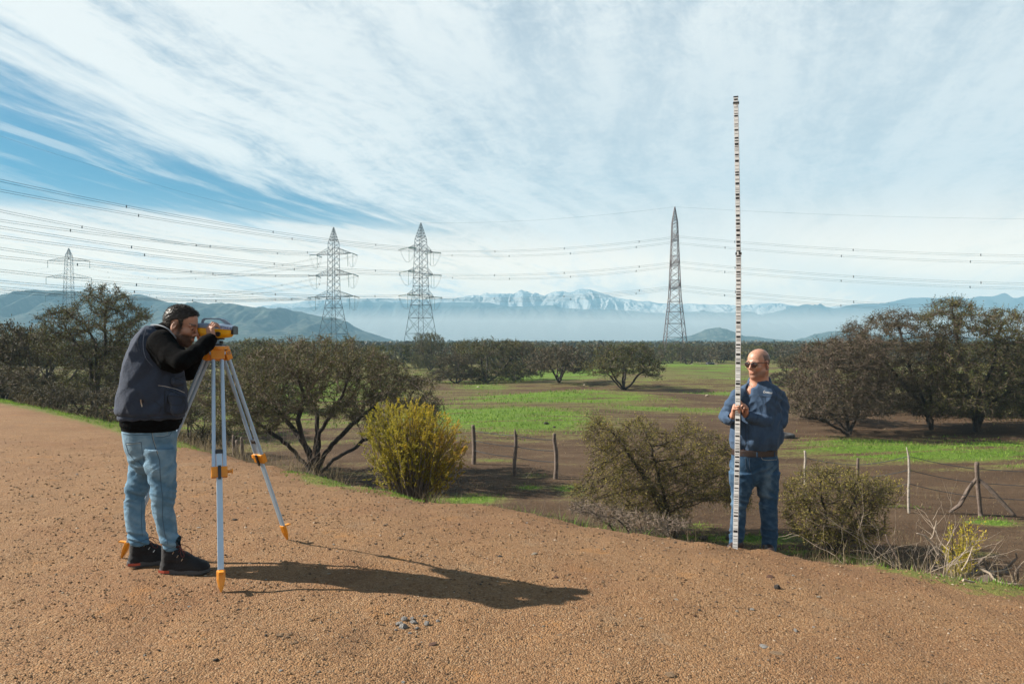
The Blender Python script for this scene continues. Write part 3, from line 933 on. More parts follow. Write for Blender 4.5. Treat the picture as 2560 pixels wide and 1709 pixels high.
# the spreading dark tree behind the tripod
d_ = 20.3; x, y, z = at(788, d_)
def pxl(px, py, dy=0.0, d0=None, o=None):
    """photo pixel -> local coordinates of a plant standing at o, dy metres behind it"""
    q = P(px, py, d0 + dy)
    return (q[0] - o[0], q[1] - o[1], q[2] - o[2])
o_ = (x, y, z)
L = lambda px, py, dy=0: pxl(px, py, dy, d_, o_)
bl = []
for px, py, rx, ry, wgt in [(640, 955, 75, 75, 1), (700, 905, 80, 60, 1), (790, 895, 90, 58, 1.2), (880, 905, 85, 60, 1.1), (960, 945, 80, 60, 1), (1030, 985, 75, 50, .9), (610, 1010, 60, 55, .9),
                            (720, 985, 90, 60, 1), (830, 985, 100, 65, 1), (930, 1010, 80, 50, .8), (650, 1050, 70, 40, .6), (1065, 1030, 45, 35, .5), (560, 1040, 50, 45, .6), (520, 960, 50, 60, .4)]:
    for dy in (-1.1, 0.9):
        c = L(px, py, dy)
        bl.append((c[0], c[1], c[2], rx / F * d_, 1.25, ry / F * d_, wgt))
stems = [[(0, 0, -.15), L(775, 1130), L(740, 1080, .2), L(690, 1020, .2), L(640, 990, -.3)], [(0, 0, 0), L(790, 1110, .1), L(795, 1040, .3), L(770, 985, .5)],
         [(0, 0, 0), L(815, 1130, -.2), L(870, 1070, -.3), L(935, 1015, -.2)], [(0, 0, 0), L(835, 1150, .2), L(900, 1110, .5), L(960, 1070, .6)], [(0, 0, 0), L(765, 1120, -.4), L(745, 1060, -.8), L(760, 990, -1.0)],
         [(0, 0, 0), L(720, 1110, .3), L(640, 1055, .3)], [(0, 0, 0), L(800, 1080, -.3), L(850, 1000, -.7)]]
tm = make_tree_meshes('tree', bl, stems, 3600, 0.13, 3, tip=0.0075, power=2.25, cap=0.30, infl=1.0, twigs=10, tw_len=.24, tw_r=.0042, leaves=5, leaf=.017, mats=(m_bark, m_twig_g, m_leaf), thick=.028, clump=.35)
place_plant('espino_tree', tm, o_, 'wide multi stemmed dark tree spreading behind the tripod legs', 'tree')

# the taller tree at the left
d_ = 30.0; x, y, z = at(232, d_); o_ = (x, y, z)
L = lambda px, py, dy=0: pxl(px, py, dy, d_, o_)
bl = []
for px, py, rx, ry, wgt in [(265, 745, 62, 38, .9), (215, 790, 70, 45, 1), (150, 800, 50, 40, .8), (300, 790, 60, 45, 1), (345, 790, 32, 32, .5), (250, 850, 90, 50, 1.0), (180, 870, 70, 50, .9), (320, 850, 60, 45, .9), (130, 850, 40, 50, .5),
                            (200, 940, 60, 45, .6), (290, 930, 60, 45, .6), (350, 880, 40, 40, .5)]:
    for dy in (-1.0, 1.0):
        c = L(px, py, dy)
        bl.append((c[0], c[1], c[2], rx / F * d_, 1.2, ry / F * d_, wgt))
stems = [[(0, 0, -.15), L(232, 1010), L(233, 945), L(240, 905)], [L(233, 945), L(215, 905), L(190, 860, .3), L(165, 820, .3)], [L(238, 930), L(262, 880, -.2), L(262, 820, -.2), L(262, 770, 0)], [L(240, 905), L(290, 860, .5), L(320, 820, .5)], [L(236, 920), L(238, 860, -.6), L(215, 810, -.6)]]
# each later stem must start on the trunk: join them at its top
tm = make_tree_meshes('tree', bl, [stems[0]] + [[stems[0][0]] + s[1:] if False else [stems[0][-1]] + s[1:] for s in stems[1:]], 3000, 0.19, 5, tip=0.0085, power=2.3, cap=0.26, infl=1.5, twigs=8, tw_len=.30, tw_r=.006, leaves=4, leaf=.026, mats=(m_bark, m_twig, m_leaf), thick=.035, clump=.6)
place_plant('espino_tree', tm, o_, 'tall open crowned tree left of the bending man', 'tree')

# generic espino crowns, four growth forms
def generic(seed, w_, h_, twig_m, leaf_m, n=1500, trunk_h=0.3, step=None, twigs=6, leafs=3, lsz=.05, lowk=.25, gap=.3, cap=.22, tip=.011):
    r = np.random.default_rng(seed)
    bl = []
    for k in range(8):
        a = k * 6.283 / 8 + r.random() * .5; q = .30 + .06 * r.random()
        bl.append((math.cos(a) * q * w_, math.sin(a) * q * w_, h_ * (lowk + .22 + .10 * r.random()), w_ * (.15 + .05 * r.random()), w_ * (.15 + .05 * r.random()), h_ * (.17 + .05 * r.random())))
    for k in range(6):
        a = k * 6.283 / 6 + r.random() * .6; q = .14 + .10 * r.random()
        bl.append((math.cos(a) * q * w_, math.sin(a) * q * w_, h_ * (.66 + .08 * r.random()), w_ * .18, w_ * .18, h_ * (.16 + .06 * r.random())))
    bl.append((0, 0, h_ * .80, w_ * .14, w_ * .14, h_ * .16))
    stems = []
    ns = 4
    th = trunk_h * h_
    stems.append([(0, 0, -.1), (r.normal() * .05, r.normal() * .05, th), (r.normal() * .2, r.normal() * .2, h_ * .55)])
    for k in range(ns):
        a = k * 6.283 / ns + r.random(); 
        stems.append([(0, 0, 0), (math.cos(a) * .1 * w_, math.sin(a) * .1 * w_, th * 1.1), (math.cos(a) * w_ * .26, math.sin(a) * w_ * .26, h_ * .5)])
    return make_tree_meshes('tree', bl, stems, n, step or h_ * .05, seed, tip=tip, power=2.3, cap=cap, infl=h_ * .35, twigs=twigs, tw_len=h_ * .075, tw_r=.008, leaves=leafs, leaf=lsz, mats=(m_bark, twig_m, leaf_m), thick=.045, clump=h_ * .16)
FORM = [generic(101, 5.6, 4.2, m_twig, m_leaf, 2200, trunk_h=.16, lowk=.16), generic(102, 7.0, 3.9, m_twig, m_leaf_b, 1900, trunk_h=.10, lowk=-.02), generic(103, 5.0, 3.8, m_twig_g, m_leaf_b, 1700, trunk_h=.2, lowk=.16),
        generic(104, 7.5, 4.6, m_twig, m_leaf, 2300, trunk_h=.10, lowk=-.04)]
small = [generic(111, 4.6, 3.8, m_twig, m_leaf_b, 420, step=.34, twigs=7, leafs=3, lsz=.085, lowk=.03, trunk_h=.1, tip=.02), generic(112, 6.0, 3.6, m_twig, m_leaf, 500, step=.34, twigs=7, leafs=3, lsz=.085, lowk=.0, trunk_h=.1, tip=.02), generic(113, 5.0, 4.4, m_twig_g, m_leaf_b, 420, step=.36, twigs=7, leafs=3, lsz=.085, lowk=.04, trunk_h=.1, tip=.02)]
def place_form(k, px, base_py=None, top_py=None, d_=None, label='', width=None, group=None, rz=None, forms=FORM, H=(4.1, 3.8, 3.7, 4.5), W=(5.6, 7.0, 5.0, 7.5)):
    if d_ is None: d_ = hit(px, base_py)
    x, y, z = at(px, d_)
    h_ = CZ - (top_py - 854.5) / F * d_ - z
    sz = h_ / (H[k] * .97)
    sx = sz if width is None else width * 1.25 / F * d_ / W[k]
    return place_plant('espino_tree', forms[k], (x, y, z - .03), label, 'tree', group, rz if rz is not None else random.uniform(0, 6.28), (sx, sx, sz))

place_form(0, 1560, 975, 852, label='round crowned tree on a short trunk on the dirt mound, nearest the rod', width=185, rz=.5)
place_form(2, 1397, 957, 856, label='reddish brown bare tree with forked trunk, between two rounder trees', width=150, rz=2.0)
place_form(3, 1215, 955, 840, label='broad low dark tree, leftmost of the mid field trees', width=200, rz=1.0)
place_form(1, 1140, 958, 880, label='low green tinged bush spreading at the left foot of the broad dark tree', width=130, rz=4.0)
place_form(1, 1290, 950, 848, label='low brown tree filling the gap behind the broad dark tree', width=140, rz=3.0)
place_form(3, 1075, d_=95, top_py=826, label='dark tree standing above the treeline right of the second pylon', width=90, rz=3.4)
place_form(0, 640, d_=62, top_py=838, label='dull green tree behind the tripod head', width=170)
place_form(1, 650, d_=40, top_py=884, label='low dark bush behind the right tripod leg', width=170)
place_form(2, 470, d_=75, top_py=848, label='far dark tree behind the man and the instrument', width=150)

# big trees at the right
d_ = 32.0; x, y, z = at(2430, d_); o_ = (x, y, z)
def big_right(label, d_, basex, blobs, stems_px, seed, n, leafm, tw=m_twig, name='espino_tree', **kw):
    x, y, z = at(basex, d_); o_ = (x, y, z)
    L = lambda px, py, dy=0: pxl(px, py, dy, d_, o_)
    bl = []
    for px, py, rx, ry, wgt in blobs:
        for dy in (-1.3, 1.1):
            c = L(px, py, dy)
            bl.append((c[0], c[1], c[2], rx / F * d_, 1.5, ry / F * d_, wgt))
    st = [[(0, 0, -.1)] + [L(*s) for s in stems_px[0]]]
    for s in stems_px[1:]:
        st.append([(0, 0, 0)] + [L(*q) for q in s])
    kk = dict(tip=.0085, power=2.3, cap=.36, infl=1.5, twigs=8, tw_len=.38, tw_r=.006, leaves=4, leaf=.028, thick=.036, clump=.6)
    kk.update(kw)
    tm = make_tree_meshes('tree', bl, st, n, .19, seed, mats=(m_bark, tw, leafm), **kk)
    return place_plant(name, tm, o_, label, 'tree')
big_right('tallest gnarled tree at the right with a bare twisted top', 32, 2440, [(2380, 770, 45, 30, .7), (2350, 800, 55, 30, .7), (2440, 810, 50, 30, .6), (2500, 800, 55, 35, .8), (2420, 860, 80, 45, 1), (2520, 870, 70, 50, 1), (2470, 930, 90, 50, 1), (2560, 940, 80, 60, 1), (2380, 920, 60, 50, .8), (2620, 880, 80, 70, 1), (2600, 990, 80, 40, .6), (2400, 980, 70, 35, .8), (2530, 1000, 70, 35, .8), (2350, 1020, 60, 22, .5), (2450, 1035, 70, 18, .4), (2560, 1030, 70, 22, .6)],
          [[(2436, 1020), (2420, 960), (2400, 880), (2385, 800), (2380, 765)], [(2450, 1010, .3), (2500, 950, .5), (2520, 860, .4)], [(2440, 1000, -.4), (2480, 920, -.6), (2500, 830, -.4)], [(2425, 1000, .4), (2370, 940, .5), (2350, 860, .3)], [(2470, 1010, .3), (2540, 970, .5), (2610, 920, .5)]], 41, 3800, m_leaf)
big_right('leaning tree with a wind swept feathery crown left of the tallest right tree', 33, 2330, [(2240, 800, 50, 28, .8), (2180, 820, 55, 30, .8), (2270, 850, 70, 40, 1), (2200, 880, 70, 40, 1), (2320, 900, 60, 45, .9), (2250, 940, 70, 40, .8), (2160, 880, 50, 40, .6), (2300, 960, 60, 30, .8), (2130, 825, 25, 15, .2), (2220, 1000, 80, 30, .8), (2320, 1020, 60, 22, .5), (2180, 940, 70, 40, .9), (2350, 850, 45, 35, .6), (2120, 900, 60, 35, .7), (2360, 940, 50, 40, .7)],
          [[(2318, 1030), (2300, 980), (2275, 920), (2255, 850), (2240, 800)], [(2310, 1020, .3), (2260, 960, .5), (2210, 900, .4), (2170, 850, .3)], [(2325, 1010, -.3), (2330, 950, -.4), (2320, 890, -.4)]], 42, 2800, m_leaf_b, m_twig)
big_right('low brushy tree with grey brown twigs just right of the standing man', 31, 2120, [(2060, 890, 60, 45, 1), (2110, 880, 60, 45, 1), (2170, 880, 50, 40, .8), (2030, 940, 60, 50, 1), (2100, 950, 80, 50, 1.1), (2010, 1000, 50, 40, .9), (2080, 1010, 90, 36, 1), (2180, 960, 60, 50, .9), (2180, 1010, 70, 35, .8), (2120, 850, 30, 20, .3)],
          [[(2115, 1040), (2100, 1000), (2085, 950), (2080, 890)], [(2080, 1040, .2), (2040, 1010, .3), (2010, 980, .2)], [(2150, 1020, .2), (2180, 990, .4), (2200, 950, .2)], [(2060, 1050, -.6), (2000, 1040, -.8)]], 43, 3300, m_leaf_b, m_twig, twigs=8, leaves=2, tw_r=.008)
place_form(3, 2640, d_=40, top_py=800, label='dark tree cut by the right edge of the view', width=260)
place_form(3, 2230, d_=42, top_py=915, label='dark bush filling the gap behind the leaning trees', width=260)
place_form(1, 2370, d_=39, top_py=935, label='low dark bush between the trunks of the two leaning right trees', width=220)
place_form(3, 2520, d_=38, top_py=900, label='dense dark bush behind the trunk of the tallest right tree', width=240)
place_form(1, 2060, d_=36, top_py=930, label='low brown bush behind the brushy tree right of the man', width=200)
place_form(1, 2000, d_=60, top_py=880, label='low bush behind the standing man', width=140)

# left background thicket
GLT = 'thicket of dark trees at the left edge'
for k, px, dd, top, wd, lb in [(1, 30, 34, 800, 260, 'dark olive tree at the left edge of the view'), (3, 110, 48, 820, 260, 'dark tree behind the tall left tree'), (0, 60, 62, 812, 200, 'far olive tree at the left edge behind the thicket'),
                               (1, 330, 40, 880, 220, 'low dark bush behind the back of the bending man'), (3, 420, 55, 850, 260, 'dark tree mass behind the bending man'), (2, 0, 27, 900, 200, 'low brown bush at the left edge beside the road'),
                               (1, 130, 25, 955, 210, 'low twiggy brown bush left of the tall tree trunk'), (2, 300, 27, 960, 150, 'low twiggy bush right of the tall tree trunk'), (3, -60, 42, 830, 240, 'olive tree cut by the left edge of the view'),
                               (1, 470, 24, 985, 190, 'dark low bush between the man and the tripod leg')]:
    place_form(k, px, d_=dd, top_py=top, label=lb, width=wd)

# the far belt of scrub, tree by tree
GB = 'belt of low trees along the far side of the plain'
r = np.random.default_rng(77)
for row, (dd, n_, t0, t1) in enumerate([(100, 46, 846, 862), (125, 52, 846, 860), (165, 56, 847, 857), (230, 60, 848, 855)]):
    for i in range(n_):
        px = -60 + (i + r.random()) * 2700 / n_
        d1 = dd * (1 + .15 * r.random())
        if row == 0 and 1640 < px < 2080: d1 += 25
        if row == 0 and 540 < px < 620: continue
        k = int(r.integers(0, 3))
        x, y, z = at(px, d1)
        top = CZ + (854.5 - (t0 + (t1 - t0) * r.random())) / F * d1 
        H_ = max(top - z, 2.2)
        place_plant('espino_tree', small[k], (x, y, z - .1), ('low brown scrub tree', 'low olive scrub bush', 'low grey twigged scrub tree')[k] + ' in the belt along the far side of the plain', 'tree', GB, r.random() * 6.28, (H_ / 3.7 * (1.1 + .5 * r.random()), H_ / 3.7 * 1.2, H_ / (3.8, 3.6, 4.4)[k]))
# beyond, it reads as one mass
def forest_mass(name, n, y0, y1, hmax, seed, leafm, xw=0.85):
    r = np.random.default_rng(seed)
    Y = y0 + (y1 - y0) * r.random(n) ** 1.5
    X = (r.random(n) * 2 - 1) * xw * Y
    s_ = (.7 + .9 * r.random(n)) * hmax / 4
    Z = PLAIN + hmax * (.25 + .75 * r.random(n)) * (.75 + .25 * vnoise(X / 12, Y / 12, seed=seed))
    c = np.stack([X, Y, Z], -1)
    e1 = r.normal(size=(n, 3)); e1 /= np.linalg.norm(e1, axis=1)[:, None]
    e2 = np.cross(e1, r.normal(size=(n, 3))); e2 /= np.linalg.norm(e2, axis=1)[:, None]
    V = np.stack([c - e1 * s_[:, None] * .55, c + e2 * s_[:, None] * .5, c + e1 * s_[:, None] * .5, c - e2 * s_[:, None] * .45], 1)
    tn = np.repeat(np.clip(.45 + .3 * vnoise(X / 9, Y / 9, seed=seed + 1) + .2 * r.normal(size=n), 0, 1), 4)
    me = np_mesh(name, V.reshape(-1, 3), quads=np.arange(n * 4).reshape(-1, 4), mats=[leafm], attrs={'tint': tn})
    return tag(link(name, me), kind='stuff')
forest_mass('far_woods', 50000, 280, 700, 4.2, 3, m_leaf_b)
forest_mass('distant_woods', 26000, 700, 1700, 6.0, 4, m_leaf_b)

# ---- shrubs near the road
def shrub(label, px, d_, blobs, seed, n, leafm, twigm=m_twig, stems_n=6, name='shrub', depth=.6, step=.075, **kw):
    x, y, z = at(px, d_); o_ = (x, y, z)
    L = lambda a, b, dy=0: pxl(a, b, dy, d_, o_)
    bl = []
    for a, b, rx, ry, wgt in blobs:
        for dy in (-depth * .6, depth * .6):
            c = L(a, b, dy)
            bl.append((c[0], c[1], c[2], rx / F * d_, depth * .8, ry / F * d_, wgt))
    r = np.random.default_rng(seed)
    st = []
    for k in range(stems_n):
        b = bl[int(r.integers(0, len(bl)))]
        st.append([(r.normal() * .02, r.normal() * .02, -.05 if k == 0 else 0), (b[0] * .35 + r.normal() * .05, b[1] * .35, b[2] * .45), (b[0] * .8, b[1] * .8, b[2] * .9)])
    kk = dict(tip=.0035, power=2.3, cap=.07, infl=.5, twigs=5, tw_len=.17, tw_r=.0035, leaves=4, leaf=.014, thick=.012, clump=.2)
    kk.update(kw)
    tm = make_tree_meshes('shrub', bl, st, n, step, seed, mats=(m_bark, twigm, leafm), **kk)
    return place_plant(name, tm, o_, label, 'shrub', parts=('stem', 'foliage'))
shrub('large thorny olive shrub directly left of the standing man', 1690, 13.9, [(1500, 1090, 45, 45, .8), (1560, 1110, 60, 55, 1), (1640, 1120, 60, 60, 1), (1720, 1120, 55, 60, 1), (1780, 1130, 55, 55, .9), (1520, 1180, 60, 45, 1), (1600, 1200, 70, 55, 1.2), (1700, 1200, 70, 60, 1.2), (1780, 1210, 55, 50, 1), (1560, 1250, 60, 40, .8), (1660, 1270, 70, 40, .9), (1500, 1060, 30, 20, .3), (1720, 1060, 20, 25, .3), (1840, 1230, 40, 50, .7), (1460, 1230, 40, 30, .5), (1600, 1060, 40, 20, .3)],
      51, 4200, m_leaf_s, stems_n=9, depth=.8, upb=.15)
shrub('rounded leafy shrub just right of the standing man', 2085, 12.9, [(1990, 1230, 40, 40, 1), (2040, 1200, 50, 35, 1), (2100, 1200, 55, 35, 1), (2160, 1220, 50, 40, 1), (2200, 1230, 35, 40, .8), (2000, 1290, 45, 40, 1), (2070, 1280, 60, 50, 1.2), (2150, 1290, 60, 45, 1), (2040, 1340, 45, 25, .6), (2120, 1345, 60, 25, .6), (2180, 1330, 30, 25, .4), (2230, 1210, 15, 18, .2)],
      52, 3200, m_leaf_s, stems_n=8, depth=.6, leaves=5)
shrub('brown twig tangle at the foot of the large thorny shrub', 1620, 12.2, [(1530, 1290, 60, 25, 1), (1600, 1300, 70, 25, 1), (1680, 1310, 60, 25, .8), (1460, 1270, 50, 25, .6)], 57, 1100, m_leaf_b, m_twig_g, stems_n=6, depth=.5, leaves=1)

# the yellow-green broom: a fan of upright shoots
def broom(label, px, d_, prof, seed, n, leafm, group=None, leaves=26, name='shrub', hgt=None, lsz=.013):
    x, y, z = at(px, d_); o_ = (x, y, z)
    r = np.random.default_rng(seed)
    A, B, C_ = [], [], []
    for k in range(n):
        tx = prof[0] + (prof[1] - prof[0]) * r.random()
        f = (tx - prof[0]) / (prof[1] - prof[0])
        top = np.interp(f, prof[2], prof[3]) + 60 * r.random() ** 1.6 * (1 if r.random() < .6 else 2.2)
        dy = r.normal() * .42
        t_ = pxl(tx, top, dy, d_, o_)
        b0 = np.array([r.normal() * .09, r.normal() * .09, 0])
        A.append(b0); C_.append(np.array(t_)); B.append(np.array([t_[0] * .42 + b0[0], t_[1] * .42, t_[2] * .5]) + r.normal(size=3) * .05)
    A, B, C_ = map(np.array, (A, B, C_))
    def bez(t): return A * (1 - t) ** 2 + 2 * B * t * (1 - t) + C_ * t * t
    tv, tq = [], []; off = 0
    ts = np.linspace(0, 1, 8)
    for a, b in zip(ts[:-1], ts[1:]):
        r0 = np.full(n, .010 * (1 - a) + .0025); r1 = np.full(n, .010 * (1 - b) + .0025)
        v_, q_ = tubes(bez(a), bez(b), r0, r1, 3)
        tv.append(v_); tq.append(q_ + off); off += len(v_)
    stem = np_mesh('stem', np.concatenate(tv), quads=np.concatenate(tq), mats=[m_twig_g])
    # side shoots with leaves on the upper half
    m = n * 9
    i = np.repeat(np.arange(n), 9); t = .42 + .58 * r.random(m)
    def bz(i, t): t = t[:, None]; return A[i] * (1 - t) ** 2 + 2 * B[i] * t * (1 - t) + C_[i] * t * t
    s0 = bz(i, t); dr = C_[i] - B[i]; dr /= np.linalg.norm(dr, axis=1)[:, None]
    dr = dr + r.normal(size=(m, 3)) * .62 + np.array([0, 0, .3]); dr /= np.linalg.norm(dr, axis=1)[:, None]
    s1 = s0 + dr * (.10 + .16 * r.random((m, 1)))
    wv, wq = tubes(s0, s1, np.full(m, .0028), np.full(m, .001), 3)
    nl = m * leaves // 9
    li = r.integers(0, m, nl * 3); tt = r.random((nl * 3, 1))
    c = s0[li] * (1 - tt) + s1[li] * tt + r.normal(size=(nl * 3, 3)) * .010
    e1 = dr[li] + r.normal(size=c.shape) * .5; e1 /= np.linalg.norm(e1, axis=1)[:, None]
    e2 = np.cross(e1, r.normal(size=c.shape)); e2 /= np.linalg.norm(e2, axis=1)[:, None]
    ls = lsz * (.7 + .7 * r.random((len(c), 1)))
    lv = np.stack([c - e1 * ls, c + e2 * ls * .3, c + e1 * ls * 1.2, c - e2 * ls * .3], 1).reshape(-1, 3)
    lq = np.arange(len(lv)).reshape(-1, 4)
    tint = np.clip(.40 + .3 * c[:, 0] / (abs(c[:, 0]).max()) + .22 * vnoise(c[:, 0] * 5, c[:, 1] * 5, c[:, 2] * 5, 3) + .14 * r.normal(size=len(c)), 0, 1)
    fol = np_mesh('foliage', np.concatenate([wv, lv]), quads=np.concatenate([wq, lq + len(wv)]), mats=[m_twig_g, leafm], midx=np.concatenate([np.zeros(len(wq)), np.ones(len(lq))]), attrs={'tint': np.concatenate([np.zeros(len(wv)), np.repeat(tint, 4)])})
    return place_plant(name, (stem, fol), o_, label, 'shrub', group, parts=('stem', 'foliage'))
broom('bright yellow green broom bush on the road edge', 1030, 15.2, (905, 1165, [0, .06, .15, .3, .42, .48, .55, .7, .8, .9, 1.0], [1085, 1030, 1018, 1018, 1012, 998, 1015, 1020, 1040, 1062, 1110]), 61, 260, m_leaf_y, leaves=100, lsz=.018)
broom('small yellow flowered broom sprouting from the dead shrub at the right', 2395, 9.4, (2360, 2445, [0, .3, .6, 1], [1318, 1302, 1298, 1315]), 62, 30, m_leaf_y, leaves=50, lsz=.015)

# dead pale twigs
def dead_shrub(label, px, d_, x0, x1, top, seed, n, m, thick=.010, name='dead_shrub'):
    x, y, z = at(px, d_); o_ = (x, y, z)
    r = np.random.default_rng(seed)
    vs, qs, off = [], [], 0
    def chain(p0, dir_, L_, rad, depth):
        nonlocal off
        k = 6
        p = np.array(p0, float); dv = np.array(dir_, float)
        for s_ in range(k):
            dv = dv + r.normal(size=3) * .16; dv /= np.linalg.norm(dv)
            q = p + dv * L_ / k
            v_, q_ = tubes(p[None], q[None], np.array([rad * (1 - s_ / k * .8)]), np.array([rad * (1 - (s_ + 1) / k * .8)]), 5 if rad > .006 else 3)
            vs.append(v_); qs.append(q_ + off); off += len(v_)
            if depth > 0 and s_ > 1 and r.random() < .62:
                chain(q, dv + r.normal(size=3) * .6, L_ * .5, rad * .5, depth - 1)
            p = q
    for i in range(n):
        sx = x0 + (x1 - x0) * r.random()
        b = pxl(sx, 0, 0, d_, o_); xx = b[0] + x; yy = y + r.normal() * .22
        bz_ = gz(xx, yy) - z
        H_ = (CZ - (top - 854.5) / F * d_) - (z + bz_)
        ln = H_ * (.35 + .75 * r.random() ** 1.5)
        chain((b[0], yy - y, bz_ - .01), (r.normal() * .55, r.normal() * .35, 1.0), ln, thick * (.35 + .8 * r.random() ** 2), 2)
    me = np_mesh('dead_shrub', np.concatenate(vs), quads=np.concatenate(qs), smooth=True, mats=[m])
    o = link(name, me, loc=o_)
    return tag(o, label, 'shrub')
m_dead = mat('bleached_wood', (0.30, 0.24, 0.185), .9, var=.35, vscale=6, bump=.01, bscale=60)
m_wood = mat('grey_wood', (0.15, 0.115, 0.09), .9, var=.4, vscale=7, bump=.02, bscale=50)
dead_shrub('bleached dead shrub of bare stalks on the grassy edge at the right', 2340, 7.6, 2215, 2440, 1300, 71, 42, m_dead, .011)
dead_shrub('dry grey stalks in the dark grass below the fence posts', 1400, 10.6, 1230, 1560, 1235, 72, 46, m_twig_g, .006, 'dry_stalks')
dead_shrub('leafless grey twigs along the road edge behind the tripod', 640, 13.5, 470, 760, 1085, 73, 40, m_twig_g, .007, 'dry_stalks')
# ------------------------------------------------------------------ pylons
m_steel = mat('galvanised_steel', (0.045, 0.06, 0.065), .55, .6, var=.2)
m_rust = mat('primer_steel', (0.07, 0.045, 0.042), .6, .4, var=.3)
m_ins = mat('green_glass_insulator', (0.045, 0.10, 0.075), .25)
m_wire = mat('conductor', (0.06, 0.07, 0.08), .5, .7)

class Bars:
    def __init__(s): s.a, s.b, s.r = [], [], []
    def add(s, a, b, r): s.a.append(a); s.b.append(b); s.r.append(r)
    def build(s, name, m, parent, sides=4):
        if not s.a: return
        v, q = tubes(np.array(s.a, float), np.array(s.b, float), np.array(s.r), np.array(s.r), sides)
        return link(name, np_mesh(name, v, quads=q, mats=[m]), parent=parent)

